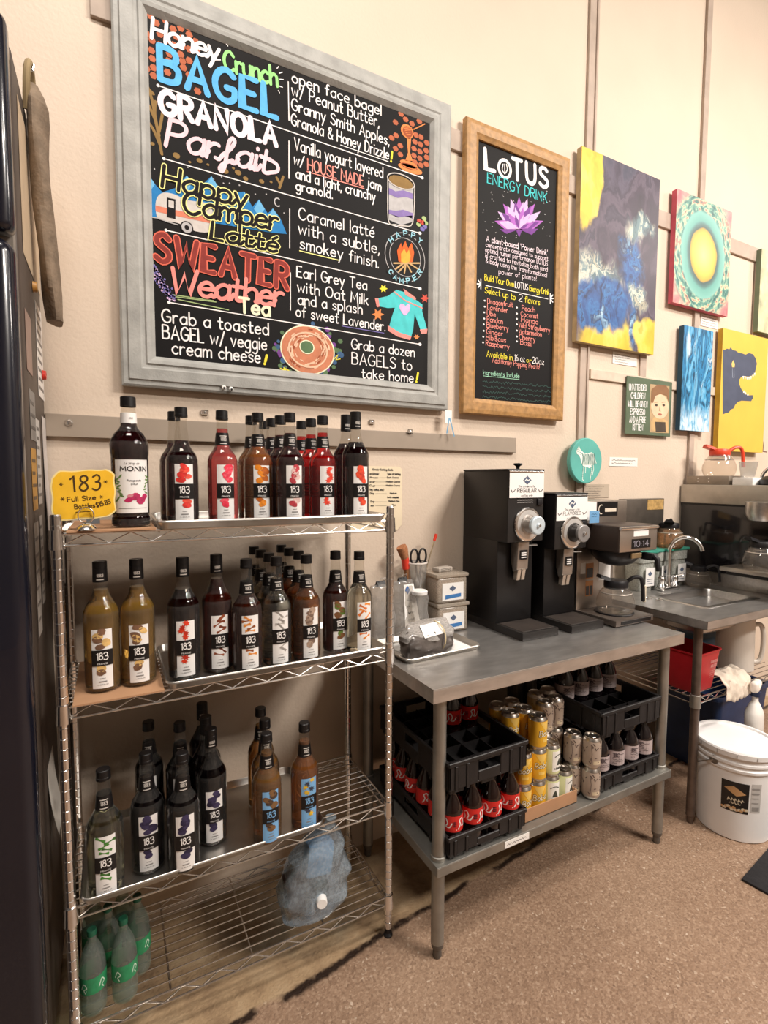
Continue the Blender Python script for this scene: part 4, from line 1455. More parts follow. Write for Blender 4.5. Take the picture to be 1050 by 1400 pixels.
S.disc(bg, (185, 730), 38, 3, 5.4, ry=36, n=24)
S.disc(bg, (185, 730), 33, 4, 5.8, ry=31, n=24)
for p in ([(50, 840), (80, 850), (65, 835), (100, 855)], [(325, 790), (345, 770), (335, 795), (355, 790)]):
    S.line(bg, p, .004, 7, 3)
bg.build('bagel_drawing', [K['bagel'], K['bagell'], K['bageld'], K['cream'], K['dgreen'], K['dblue'], K['violetd'], K['lemon']], bd)
# googly eyes stuck to the lower frame rail
for (px, py), lab in (((306, 529.7), 'left googly eye glued to the bottom rail of the grey frame'), ((316, 531.8), 'googly eye glued right beside another on the grey bottom rail')):
    p = at(px, py, .378)
    e = MB().lathe([(0, -.003), (.006, -.002), (.0075, 0)], 16, 0, axis='y', c=(p.x, .3765, p.z))
    e.lathe([(0, -.0036), (.0035, -.0032), (.004, -.0022)], 12, 1, axis='y', c=(p.x + .001, .3765, p.z - .002))
    tag(e.build('googly_eye', [mat('eye_white', 'f4f2ee', rough=.2), M_CAP]), lab, 'googly eye')

# ---- narrow oak-framed chalkboard
LX0, LX1, LZ0, LZ1 = 1.442, 2.038, 1.788, 2.993
lb_ = thing('drink_chalkboard', 'narrow oak-framed chalkboard lettered LOTUS Energy Drink', 'chalkboard', (0, 0, 0))
M_OAK = mat('oak_frame', 'ab8250', rough=.45, var=.25, vscale=14, stretch=(3, 3, 3), bump=.2, bscale=90)
fm = MB()
frame_mesh(fm, LX0, LX1, LZ0, LZ1, [(0, .407), (0, .386), (.004, .380), (.020, .3775), (.050, .3775), (.056, .381), (.068, .387), (.068, .407)])
fm.build('frame', M_OAK, lb_)
MB().box(LX0 + .06, LX1 - .06, .396, .406, LZ0 + .06, LZ1 - .06).build('panel', M_PANEL, lb_)
S = Sheet(.3956, C5)
lt = MB()
S.text(lt, 'L', (140, 258), (178, 268), 86, .017, 0, 3)
S.oval(lt, (222, 258), 26, 38, .013, 0, 3)
for dx in (-9, 0, 9):
    S.line(lt, [(222, 280), (222 + dx * 1.2, 262), (222 + dx * .8, 238)], .0045, 0, 4, smooth=True)
S.text(lt, 'TUS', (258, 300), (408, 342), 86, .017, 0, 3, gap=3.4)
S.text(lt, 'ENERGY DRINK', (147, 318), (405, 405), 42, .0046, 1, 3)
lt.build('title_lettering', [K['white'], K['teal']], lb_)
fl = MB()
cx, cy = 285, 520
for lay, rad, n_, c in ((1, 108, 9, 0), (2, 92, 8, 1), (3, 66, 6, 0), (4, 42, 4, 1)):
    for i in range(n_):
        a = PI * (.06 + .88 * i / (n_ - 1))
        ex, ey = cx + rad * math.cos(a), cy - rad * (1.25 if lay < 3 else 1.4) * math.sin(a) * .95 - 12
        nx, ny = -math.sin(a), -math.cos(a)
        mx, my = cx + .55 * (ex - cx), cy + .55 * (ey - cy)
        w_ = rad * .19
        S.fill(fl, [(cx, cy), (mx + nx * w_, my + ny * w_), (ex, ey), (mx - nx * w_, my - ny * w_)], 2 if i % 2 else c, lay + .1 * (i % 3))
for p in ([(285, 520), (230, 540), (200, 520)], [(285, 520), (340, 545), (368, 518)], [(270, 520), (285, 556), (300, 520)]):
    S.fill(fl, p, 1, 1.5)
fl.build('flower_drawing', [K['violet'], K['violetd'], K['lilac'], K['grey']], lb_)
fl = MB()
rng = random.Random(2)
for i in range(60):
    S.disc(fl, (rng.uniform(120, 420), rng.uniform(350, 560)), rng.uniform(1.2, 2.8), 3, 1, n=6)
fl.build('paint_splatter', [K['violet'], K['violetd'], K['lilac'], K['grey']], lb_)
lp_ = MB()
for txt, a, b, h, m in (("A plant-based 'Power Drink'", (143, 573), (408, 634), 24, 0), ('concentrate designed to support', (140, 596), (410, 658), 20, 0), ('optimal human performance. LOTUS', (138, 619), (408, 680), 21, 0), ('is crafted to revitalize both mind', (138, 643), (408, 705), 20, 0),
                     ('& body using the transformational', (140, 666), (405, 730), 20, 0), ('power of plants!', (196, 714), (360, 745), 22, 0), ('Build Your Own', (135, 742), (262, 772), 26, 1), ('LOTUS', (267, 775), (323, 787), 28, 2), ('Energy Drink', (330, 788), (414, 806), 24, 1),
                     ('Select up to', (136, 797), (268, 828), 26, 1), ('2', (282, 832), (298, 836), 30, 2), ('flavors', (310, 838), (374, 850), 26, 1),
                     ('Available in', (144, 1074), (255, 1090), 25, 1), ('16 oz', (265, 1092), (308, 1098), 28, 2), ('or', (316, 1098), (338, 1101), 20, 1), ('20oz', (342, 1102), (392, 1110), 26, 2), ('Add Honey Popping Pearls!', (168, 1100), (373, 1130), 22, 3), ('Ingredients Include', (128, 1152), (285, 1168), 20, 4)):
    S.text(lp_, txt, a, b, h, .0021 if h < 23 else .0028, m, 3)
for txt, a, b in (('Dragonfruit', (147, 843), (257, 860)), ('Lavender', (147, 869), (235, 884)), ('Ube', (145, 894), (182, 902)), ('Pandan', (145, 921), (213, 932)), ('Blueberry', (143, 946), (238, 962)), ('Ginger', (143, 974), (213, 986)), ('Hibiscus', (141, 1000), (227, 1013)), ('Raspberry', (140, 1025), (241, 1042)),
                  ('Peach', (297, 873), (353, 882)), ('Coconut', (292, 899), (367, 909)), ('Mango', (293, 922), (367, 934)), ('Wild Strawberry', (283, 946), (418, 970)), ('Watermelon', (283, 973), (382, 988)), ('Cherry', (285, 999), (355, 1009)), ('Basil', (290, 1020), (340, 1030))):
    S.text(lp_, txt, a, b, 22, .0026, 3, 3)
    S.disc(lp_, (a[0] - 12 if a[0] < 200 else 275, a[1] - 12), 4, 2, 3, n=8)
S.line(lp_, [(140, 765), (410, 824)], .003, 2, 3)
for x, y in ((118, 758), (420, 822)):
    for k in range(5):
        a = PI / 2 + k * PI / 4 if x < 200 else -PI / 2 + k * PI / 4
        S.line(lp_, [(x, y), (x + 16 * math.cos(a), y - 22 * math.sin(a))], .005, 2, 3)
S.line(lp_, [(128, 1158), (285, 1174)], .002, 4, 3)
for k in range(4):
    y0_ = 1182 + 22 * k
    pts = []
    for i in range(70):
        x = 126 + i * 4.3
        pts.append((x, y0_ + (x - 126) * .075 + rng.uniform(-6, 6)))
    S.line(lp_, pts, .0022, 5, 3)
lp_.build('small_lettering', [K['pinkwhite'], K['lemon'], K['white'], K['salmon'], K['mint'], K['dim']], lb_)


# ---- canvases
def rect_px(tl, tr, br, bl, Y):
    a, b, c, d = (at(*p, Y) for p in (tl, tr, br, bl))
    return (a.x + d.x) / 2, (b.x + c.x) / 2, (c.z + d.z) / 2, (a.z + b.z) / 2


def paint(name):
    m = bpy.data.materials.new(name)
    m.use_nodes = True
    nt = m.node_tree
    b = nt.nodes['Principled BSDF']
    b.inputs['Roughness'].default_value = .45
    tc = nt.nodes.new('ShaderNodeTexCoord')
    return m, nt, b, tc.outputs['Generated']


def nd(nt, t, **kw):
    n = nt.nodes.new(t)
    for k, v in kw.items():
        if k.startswith('i_'):
            n.inputs[k[2:].replace('_', ' ')].default_value = v
        else:
            setattr(n, k, v)
    return n


def cramp(nt, src, stops):
    r = nt.nodes.new('ShaderNodeValToRGB')
    while len(r.color_ramp.elements) < len(stops):
        r.color_ramp.elements.new(.5)
    for e, (p, c) in zip(r.color_ramp.elements, stops):
        e.position = p
        e.color = lin(c)
    nt.links.new(src, r.inputs['Fac'])
    return r.outputs['Color']


def warp(nt, co, scale, amt, detail=4, seed=0.0):
    """coordinates pushed about by noise"""
    mp = nd(nt, 'ShaderNodeMapping')
    mp.inputs['Location'].default_value = (seed, seed * .7, seed * 1.3)
    nt.links.new(co, mp.inputs['Vector'])
    n = nd(nt, 'ShaderNodeTexNoise')
    n.inputs['Scale'].default_value = scale
    n.inputs['Detail'].default_value = detail
    nt.links.new(mp.outputs[0], n.inputs['Vector'])
    s = nd(nt, 'ShaderNodeVectorMath', operation='SUBTRACT')
    nt.links.new(n.outputs['Color'], s.inputs[0])
    s.inputs[1].default_value = (.5, .5, .5)
    k = nd(nt, 'ShaderNodeVectorMath', operation='SCALE')
    nt.links.new(s.outputs[0], k.inputs[0])
    k.inputs['Scale'].default_value = amt
    a = nd(nt, 'ShaderNodeVectorMath', operation='ADD')
    nt.links.new(co, a.inputs[0])
    nt.links.new(k.outputs[0], a.inputs[1])
    return a.outputs[0]


def spotmask(nt, co, cx, cz, rx, rz, soft=.25):
    """1 inside an ellipse of the picture, 0 outside"""
    mp = nd(nt, 'ShaderNodeMapping', vector_type='POINT')
    mp.inputs['Location'].default_value = (-cx / rx, 0, -cz / rz)
    mp.inputs['Scale'].default_value = (1 / rx, 0, 1 / rz)
    nt.links.new(co, mp.inputs['Vector'])
    l = nd(nt, 'ShaderNodeVectorMath', operation='LENGTH')
    nt.links.new(mp.outputs[0], l.inputs[0])
    r = nd(nt, 'ShaderNodeMapRange', interpolation_type='SMOOTHSTEP')
    nt.links.new(l.outputs['Value'], r.inputs[0])
    r.inputs[1].default_value = 1 - soft
    r.inputs[2].default_value = 1 + soft
    r.inputs[3].default_value = 1
    r.inputs[4].default_value = 0
    return r.outputs[0]


def over(nt, base, col, mask):
    x = nd(nt, 'ShaderNodeMixRGB')
    nt.links.new(mask, x.inputs[0])
    nt.links.new(base, x.inputs[1])
    nt.links.new(col, x.inputs[2])
    return x.outputs[0]


def noise_col(nt, co, scale, stops, detail=5, dist=0.0):
    n = nd(nt, 'ShaderNodeTexNoise')
    n.inputs['Scale'].default_value = scale
    n.inputs['Detail'].default_value = detail
    n.inputs['Distortion'].default_value = dist
    nt.links.new(co, n.inputs['Vector'])
    return cramp(nt, n.outputs['Fac'], stops)


def poured():
    m, nt, b, co = paint('poured_paint')
    w = warp(nt, co, 4.5, .34, 7)
    w2 = warp(nt, co, 7, .30, 6, 3.0)
    base = noise_col(nt, w, 2.5, [(.2, '241d27'), (.40, '3f3344'), (.48, '5b4e5f'), (.52, '3a3142'), (.60, '564d60'), (.68, '3f3f52'), (.8, '8b8191')], 6, 1.0)
    yel = noise_col(nt, w2, 4, [(.3, 'c9a021'), (.5, 'dfc03c'), (.65, 'e3cf6c'), (.75, 'e9a93a')], 3)
    blu = noise_col(nt, w2, 5, [(.30, '14264f'), (.42, '24508f'), (.50, '2f6fae'), (.56, '1a2f5c'), (.68, '7fa9c9'), (.78, 'dfe6d9')], 6, 1.5)
    pal = noise_col(nt, w2, 6, [(.3, '2f3d48'), (.46, '6f8a90'), (.53, 'd8d6c2'), (.58, '4d6a78'), (.66, 'b9b49c'), (.74, '3a4a5a')], 5, 1.0)
    c = over(nt, base, pal, spotmask(nt, w, .18, .36, .30, .10, .5))
    c = over(nt, c, yel, spotmask(nt, w, .08, .86, .19, .24, .10))
    c = over(nt, c, yel, spotmask(nt, w, .36, .02, .34, .15, .15))
    c = over(nt, c, yel, spotmask(nt, w, .88, .10, .20, .12, .15))
    c = over(nt, c, blu, spotmask(nt, w, .26, .22, .36, .14, .2))
    c = over(nt, c, blu, spotmask(nt, w, .66, .44, .14, .20, .3))
    c = over(nt, c, pal, spotmask(nt, w, .74, .32, .14, .06, .3))
    c = over(nt, c, pal, spotmask(nt, w, .76, .70, .16, .06, .4))
    c = over(nt, c, blu, spotmask(nt, w, .72, .12, .05, .14, .3))
    nt.links.new(c, b.inputs['Base Color'])
    return m


def rings():
    m, nt, b, co = paint('ring_paint')
    w = warp(nt, co, 4, .05, 5)
    mp = nd(nt, 'ShaderNodeMapping')
    mp.inputs['Location'].default_value = (-.5, 0, -.5)
    mp.inputs['Scale'].default_value = (1, 0, 1)
    nt.links.new(w, mp.inputs['Vector'])
    l = nd(nt, 'ShaderNodeVectorMath', operation='LENGTH')
    nt.links.new(mp.outputs[0], l.inputs[0])
    ring = cramp(nt, l.outputs['Value'], [(.0, 'e6d27e'), (.10, 'dfc163'), (.19, 'd9b23a'), (.235, 'b9962a'), (.25, '2f4a48'), (.28, '3f6a68'), (.31, '5a9d93'), (.39, '74b3a8'), (.42, '2f605e')])
    # dabs that follow the rings
    at2 = nd(nt, 'ShaderNodeVectorMath', operation='NORMALIZE')
    nt.links.new(mp.outputs[0], at2.inputs[0])
    sc = nd(nt, 'ShaderNodeVectorMath', operation='SCALE')
    nt.links.new(at2.outputs[0], sc.inputs[0])
    sc.inputs['Scale'].default_value = 2.2
    cb = nd(nt, 'ShaderNodeCombineXYZ')
    sep = nd(nt, 'ShaderNodeSeparateXYZ')
    nt.links.new(sc.outputs[0], sep.inputs[0])
    r9 = nd(nt, 'ShaderNodeMath', operation='MULTIPLY')
    nt.links.new(l.outputs['Value'], r9.inputs[0])
    r9.inputs[1].default_value = 9
    nt.links.new(sep.outputs[0], cb.inputs[0])
    nt.links.new(r9.outputs[0], cb.inputs[1])
    nt.links.new(sep.outputs[2], cb.inputs[2])
    dab = noise_col(nt, cb.outputs[0], 2.4, [(.30, '1f4345'), (.42, '3f7a72'), (.50, '7aa994'), (.55, 'cfc7a2'), (.60, 'bd7f70'), (.68, '3a6b66')], 4)
    cor = noise_col(nt, w, 7, [(.35, 'c76a72'), (.5, 'd88a86'), (.62, 'e6c2a6'), (.75, '7fb0a2')], 3)
    inner_ = nd(nt, 'ShaderNodeMapRange', interpolation_type='SMOOTHSTEP')
    nt.links.new(l.outputs['Value'], inner_.inputs[0])
    inner_.inputs[1].default_value, inner_.inputs[2].default_value = .38, .42
    c = over(nt, ring, dab, inner_.outputs[0])
    oc = nd(nt, 'ShaderNodeMapRange', interpolation_type='SMOOTHSTEP')
    nt.links.new(l.outputs['Value'], oc.inputs[0])
    oc.inputs[1].default_value, oc.inputs[2].default_value = .54, .62
    c = over(nt, c, cor, oc.outputs[0])
    nt.links.new(c, b.inputs['Base Color'])
    return m


def marble():
    m, nt, b, co = paint('blue_marble_paint')
    mp = nd(nt, 'ShaderNodeMapping')
    mp.inputs['Rotation'].default_value = (0, .25, 0)
    mp.inputs['Scale'].default_value = (1.1, 1, .55)
    nt.links.new(co, mp.inputs['Vector'])
    w = warp(nt, mp.outputs[0], 1.8, .55, 3, 1.0)
    c = noise_col(nt, w, 3.2, [(.22, '10202c'), (.34, '1d5f8c'), (.42, '2f86bb'), (.47, '16405e'), (.53, '3f97c9'), (.60, '7dbbdc'), (.66, '1f5f8e'), (.74, 'cfe3ef')], 4, 2.2)
    lt_ = noise_col(nt, w, 9, [(.35, '5aa5cf'), (.5, 'b9d9ec'), (.65, 'e9f1f7')], 4, 1.5)
    wc = warp(nt, co, 4, .25, 4, 2.0)
    c = over(nt, c, lt_, spotmask(nt, wc, .5, -.02, .9, .20, .5))
    c = over(nt, c, lt_, spotmask(nt, wc, .16, .84, .08, .14, .3))
    nt.links.new(c, b.inputs['Base Color'])
    return m


def canvas(name, label, corners, face, side, Y=.378, cat='painting'):
    x0, x1, z0, z1 = rect_px(*corners, Y)
    t = thing(name, label, cat, ((x0 + x1) / 2, Y, z0))
    w, h = (x1 - x0) / 2, z1 - z0
    MB().box(-w, w, .0005, .028, 0, h).build('canvas_edge', side, t)
    MB().box(-w, w, -.0005, .0005, 0, h).build('canvas_face', face, t)
    return t, w, h, ((x0 + x1) / 2, z0)


canvas('poured_painting', 'tall abstract painting of poured yellow, navy and purple paint', ((798, 199), (903, 247.6), (892.6, 484), (785.7, 466.6)), poured(), mat('canvas_side_tan', 'b09c78', rough=.7, var=.3, vscale=12))
canvas('ring_painting', 'teal and coral painting of a yellow disc in swirling rings', ((928, 262), (1002.6, 288), (993, 430), (917.5, 415)), rings(), mat('canvas_side_pink', 'c9586c', rough=.6))
canvas('marbled_painting', 'narrow blue and white marbled painting under the ring painting', ((934, 445), (974, 452), (970.5, 590), (931, 588.5)), marble(), mat('canvas_side_blue', '23485f', rough=.6))
dn, w, h, o_ = canvas('dinosaur_painting', 'yellow painting of a dark blue roaring dinosaur silhouette', ((986, 452), (1049, 459), (1044, 621), (983.5, 614)), mat('canvas_yellow', 'dab84e', rough=.5, var=.06, vscale=5), mat('canvas_side_ochre', 'c79a2a', rough=.6))
CD = (5.526, 860, 470)
S = Sheet(.3773, CD)
dd = MB()
DINO = [(708, 40), (722, 48), (740, 36), (756, 42), (768, 26), (782, 48), (806, 52), (824, 66), (852, 72), (880, 82), (905, 70), (935, 78), (956, 108), (966, 150), (958, 190), (950, 222), (930, 240), (905, 248), (870, 245), (848, 250), (834, 270), (832, 300), (842, 330), (858, 358), (876, 380), (905, 390), (934, 388), (936, 410), (922, 434), (890, 432), (850, 430), (822, 440), (802, 462), (788, 490), (770, 496), (752, 520), (730, 524), (708, 534)]
S.fill(dd, DINO, 0, 1)
for x, y, up in ((862, 252, 1), (876, 254, 1), (890, 258, 1), (905, 258, 1), (920, 254, 1), (935, 244, 1), (948, 228, 1), (866, 362, 0), (880, 374, 0), (896, 382, 0)):
    d_ = 22 if up else -16
    S.fill(dd, [(x - 6, y - (8 if up else -8)), (x + 6, y - (8 if up else -8)), (x + 1, y + d_ * .8)], 1, 2)
S.fill(dd, [(786, 122), (798, 150), (796, 178), (778, 178), (774, 150)], 2, 2)
S.line(dd, [(780, 185), (782, 255), (794, 255), (792, 185)], .004, 3, 2)
dd.build('silhouette', [mat('dino_blue', '4d5468', rough=.5, var=.1), M_WHITE, mat('dino_flame', 'f0c878', rough=.5), mat('dino_line', '8a93a4', rough=.5)], None)
bpy.data.objects['silhouette'].parent = dn
bpy.data.objects['silhouette'].location = (-o_[0], -.378, -o_[1])
canvas('floral_painting', 'pale green floral painting cut off at the right picture edge', ((1040, 340), (1100, 362), (1093, 470), (1037.5, 450)), noise_mat if False else mat('floral_paint', 'c3c3a0', rough=.6, var=.45, vscale=9), mat('canvas_side_green', '6d7a62', rough=.6))

# ---- green tin sign about unattended children
CK = (5.526, 860, 470)
x0, x1, z0, z1 = rect_px((857, 516), (919, 520), (917, 596.5), (855, 594), .398)
ts = thing('tin_sign', 'dark green sign UNATTENDED CHILDREN WILL BE GIVEN ESPRESSO with a child portrait', 'sign', (0, 0, 0))
MB().rbox(x0, x1, .398, .404, z0, z1, .002, 1).build('plate', mat('sign_green', '5b6a55', rough=.45, var=.12, vscale=14), ts)
S = Sheet(.3978, (3.182, 770, 180))
tt = MB()
for txt, a, b in (('UNATTENDED', (287, 1124), (362, 1127)), ('CHILDREN', (295, 1160), (356, 1163)), ('WILL BE GIVEN', (282, 1196), (366, 1199)), ('ESPRESSO', (292, 1230), (355, 1233)), ('AND A FREE', (288, 1264), (358, 1267)), ('KITTEN', (302, 1298), (346, 1300))):
    S.text(tt, txt, a, b, 26, .0040, 0, 1)
tt.build('lettering', M_LABEL, ts)
kid = MB()
S.fill(kid, [(378, 1098), (462, 1108), (458, 1312), (376, 1308)], 0, 1)
S.fill(kid, [(384, 1300), (380, 1262), (396, 1240), (430, 1246), (456, 1262), (456, 1310)], 1, 2)
S.fill(kid, [(398, 1250), (400, 1262), (444, 1264), (446, 1308), (402, 1306)], 4, 2.5)
S.disc(kid, (420, 1196), 38, 2, 3, ry=54, n=24)
S.fill(kid, [(380, 1178), (384, 1120), (410, 1100), (446, 1104), (460, 1126), (458, 1176), (450, 1150), (424, 1140), (400, 1150), (390, 1180)], 3, 4)
for ex in (404, 436):
    S.disc(kid, (ex, 1190), 6, 4, 4, ry=5)
    S.line(kid, [(ex - 8, 1178), (ex + 8, 1176)], .003, 3, 4)
S.line(kid, [(420, 1196), (416, 1214), (423, 1216)], .0025, 3, 4)
S.disc(kid, (420, 1230), 9, 5, 4, ry=5)
kid.build('portrait', [mat('sepia_ground', 'b99d78', rough=.5), mat('sepia_shirt', 'c9a878', rough=.5), mat('sepia_skin', 'e3c3a3', rough=.5), mat('sepia_hair', '8a6547', rough=.5), mat('sepia_dark', '4c4238', rough=.5), mat('sepia_lip', 'a8685a', rough=.5)], ts)

# ---- round turquoise zebra plaque
pc = at(802, 630, .36)
dk = thing('round_plaque', 'round turquoise plaque painted with a white zebra', 'plaque', (pc.x, .36, pc.z))
MB().lathe([(0, 0), (.108, 0), (.112, .004), (.112, .022), (.104, .026), (0, .026)], 44, axis='y').build('disc', mat('turquoise_paint', '5fb0a6', rough=.5, var=.14, vscale=7), dk)
zb = MB()
S = Sheet(.3597, (6.176, 740, 580))
S.fill(zb, [(318, 262), (300, 250), (296, 225), (306, 205), (318, 182), (326, 205), (342, 225), (362, 245), (395, 245), (425, 236), (446, 256), (456, 290), (452, 330), (430, 345), (410, 372), (380, 360), (352, 352), (335, 320), (330, 285)], 0, 1)
for a, b in (((360, 350), (352, 400)), ((352, 400), (348, 468)), ((375, 355), (372, 410)), ((425, 345), (424, 395)), ((424, 395), (412, 470)), ((438, 330), (442, 380)), ((442, 380), (430, 430)), ((454, 300), (464, 330)), ((348, 468), (360, 474))):
    S.line(zb, [a, b], .0035, 0, 1)
for k in range(9):
    x = 348 + 12 * k
    S.line(zb, [(x, 250 + (k % 3) * 3), (x + 6, 290), (x - 2, 340)], .0022, 1, 2, smooth=True)
for k in range(4):
    S.line(zb, [(302 + 9 * k, 215 + 14 * k), (316 + 9 * k, 208 + 14 * k)], .002, 1, 2)
S.disc(zb, (307, 228), 4, 1, 2)
for k in range(16):
    x = 345 + 6.8 * k
    S.line(zb, [(x, 246 + (k % 3) * 4), (x + 5, 285), (x - 1, 342)], .0016, 1, 2, smooth=True)
for a, b in (((356, 360), (350, 460)), ((428, 350), (416, 460))):
    for q in range(6):
        yy = a[1] + q * 16
        S.line(zb, [(a[0] - 8 - q, yy), (a[0] + 4 - q, yy + 3)], .0014, 1, 2)
zb.build('zebra_drawing', [mat('zebra_white', 'e8efe6', rough=.6), mat('zebra_line', '4c7f78', rough=.6)], dk).location = (-pc.x, -.36, -pc.z)


# ---- cards and papers on the wall
def card(name, label, cat, corners, nlines, col='ece8e1', ink='5b5856', Y=.417, texts=()):
    x0, x1, z0, z1 = rect_px(*corners, Y)
    b_ = MB().box(x0, x1, Y, Y + .0015, z0, z1)
    r_ = random.Random(name + label)
    fn_ = lambda u, v: (u, Y - .0005, v)
    n_ = nlines
    for i in range(n_):
        zz = z1 - (z1 - z0) * (i + .9) / (n_ + .8)
        e = x0 + (x1 - x0) * r_.uniform(.6, .92)
        s_ = x0 + (x1 - x0) * .08
        pts = []
        q = s_
        while q < e:
            pts.append((q, zz + r_.uniform(-1, 1) * (z1 - z0) / n_ * .16))
            q += (z1 - z0) / n_ * .16
        if len(pts) > 1:
            b_.ribbon(pts, (z1 - z0) / n_ * .09, fn_, 1, 2)
    return tag(b_.build(name, [mat('card_' + col, col, rough=.6, var=.03), mat('cardink_' + ink, ink, rough=.6)]), label, cat)


card('price_card', 'white price card pinned below the tall poured painting', 'card', ((838, 481), (871, 486), (870.5, 501), (837.5, 497)), 4)
card('price_card', 'white price card pinned below the ring painting', 'card', ((958.5, 429), (982, 434), (981, 450), (957.5, 445)), 4)
card('lettered_card', 'small printed card on the bare wall right of the turquoise plaque', 'card', ((833.5, 624), (872, 627), (871, 638), (833, 637)), 2)
card('dotted_card', 'speckled grey card pinned beneath the turquoise plaque', 'card', ((796, 662), (833, 662), (832.5, 680), (795, 681)), 5, 'b9aa98')
# grinder guide sheet
gx = thing('guide_sheet', 'laminated cream grinder guide sheet taped to the wall behind the top shelf', 'paper', (0, 0, 0))
x0, x1, z0, z1 = .93, 1.168, 1.30, 1.558
MB().prism([(x0, z1), (x1 - .012, z1), (x1, z1 - .012), (x1, z0 + .02), (x1 - .02, z0), (x0, z0)], .4165, .418, 0).build('sheet', mat('laminate_cream', 'e9dabd', rough=.35, var=.03), gx)
S = Sheet(.4162, (7.5, 500, 620))
gt = MB()
for txt, a, b, h in (('Grinder Setting Guide', (70, 172), (278, 176), 18), ('at Grinder', (40, 215), (136, 217), 18), ('Type of Setting', (220, 216), (355, 219), 18), ('Dark Coarse', (220, 253), (335, 254), 16), ('Medium Coarse', (210, 296), (350, 296), 16), ('Medium Coarse', (210, 334), (350, 336), 16), ('(eg. kalita, etc.)', (42, 378), (186, 380), 18), ('Medium', (248, 415), (316, 415), 16),
                     ('(with sample)', (222, 456), (338, 458), 16), ('Medium Fine', (232, 494), (344, 495), 16), ('Fine', (272, 534), (305, 534), 14), ('Press', (44, 254), (122, 254), 16), ('over', (42, 297), (96, 297), 16), ('Cup', (40, 335), (96, 337), 16), ('Drip', (44, 416), (86, 417), 16), ('Drip', (50, 500), (90, 500), 16), ('so', (50, 541), (80, 541), 14)):
    S.text(gt, txt, a, b, h, .0018, 0, 1, k=2, caps=2)
for y in (248, 291, 330, 412, 495, 536):
    S.line(gt, [(100, y), (215, y)], .0008, 0, 1)
gt.build('lettering', M_INK, gx)
# price tag hanging by the big board's lower right corner
tg = thing('hang_tag', 'small white tag with blue ribbon hanging at the big board corner', 'tag', (0, 0, 0))
x0, x1, z0, z1 = rect_px((609, 560), (618, 562), (617, 580), (608, 578), .376)
MB().box(x0, x1, .3755, .377, z0, z1).build('card', M_WHITE, tg)
S = Sheet(.3753, (1, 0, 0))
rb = MB()
S.line(rb, [(614, 572), (611, 592)], .006, 0, 0)
S.line(rb, [(615, 572), (621, 596)], .006, 0, 0)
rb.build('ribbon', mat('tag_ribbon', '6f9fc0', rough=.6), tg)
# little clips screwed to the wall above the rail
for (px, py), lab in (((280, 564), 'metal wall clip above the pink syrup'), ((508, 577), 'metal wall clip above the right end of the shelves'), ((560, 590), 'metal wall clip on the grey rail right of the shelves')):
    Yc = .418 if px < 550 else .4
    p = at(px, py, Yc)
    c_ = thing('wall_clip', lab, 'clip', (p.x, Yc, p.z))
    MB().rbox(-.012, .012, -.007, .0015, -.008, .008, .002, 1).build('plate', M_CHROME, c_)
    MB().lathe([(0, -.011), (.003, -.010), (.004, -.006)], 10, axis='y').build('screw', M_STEEL, c_)
S = Sheet(.4192, (1, 0, 0))
wl = MB()
S.text(wl, 'L', (1043, 617), (1048, 618), 13, .007, 0, 0)
tag(wl.build('wall_letters', mat('wall_letter_brown', '7a5a4c', rough=.6)), 'dark letters on the bright wall at the right picture edge', 'lettering')


# ------------------------------------------------------------------ stainless prep table
TX0, TX1, TY0, TY1, TZ = .929, 2.134, -.188, .408, .895
UZ = .327
tb_ = thing('prep_table', 'stainless steel prep table with undershelf holding grinders and crates', 'table', ((TX0 + TX1) / 2, .11, 0))
ox, oy = (TX0 + TX1) / 2, .11


def rel(mb, o):
    mb.v = [(x - o[0], y - o[1], z - o[2]) for x, y, z in mb.v]
    return mb


m_ = MB()
m_.box(TX0, TX1, TY0, TY1, TZ - .004, TZ)
m_.box(TX0, TX1, TY0, TY0 + .002, TZ - .044, TZ - .004)
m_.box(TX0, TX0 + .002, TY0 + .002, TY1, TZ - .044, TZ - .004)
m_.box(TX1 - .002, TX1, TY0 + .002, TY1, TZ - .044, TZ - .004)
m_.box(TX0 + .002, TX1 - .002, TY0 + .002, TY0 + .022, TZ - .044, TZ - .042)
rel(m_, (ox, oy, 0)).build('tabletop', M_STEELT, tb_, bevel=.0015)
m_ = MB()
m_.box(TX0 + .03, TX1 - .03, TY0 + .012, TY1 - .02, UZ - .003, UZ)
m_.box(TX0 + .03, TX1 - .03, TY0 + .012, TY0 + .014, UZ - .032, UZ - .003)
m_.box(TX0 + .03, TX0 + .032, TY0 + .014, TY1 - .02, UZ - .032, UZ - .003)
m_.box(TX1 - .032, TX1 - .03, TY0 + .014, TY1 - .02, UZ - .032, UZ - .003)
us_ = rel(m_, (ox, oy, 0)).build('undershelf', M_GALV, tb_, bevel=.0015)
st_ = MB()
p0, p1 = at(690, 1168, TY0 + .0115), at(723, 1151, TY0 + .0115)
st_.box(p0.x, p1.x, TY0 + .0108, TY0 + .012, UZ - .029, UZ - .006, 0)
st_.ribbon([(p0.x + .008 + i * .004, UZ - .018 + .002 * ((i * 7) % 3 - 1)) for i in range(int((p1.x - p0.x - .016) / .004))], .0022, lambda u, v: (u, TY0 + .0104, v), 1, 2)
rel(st_, (ox, oy, 0)).build('sticker', [M_WHITE, M_GREYINK], us_)
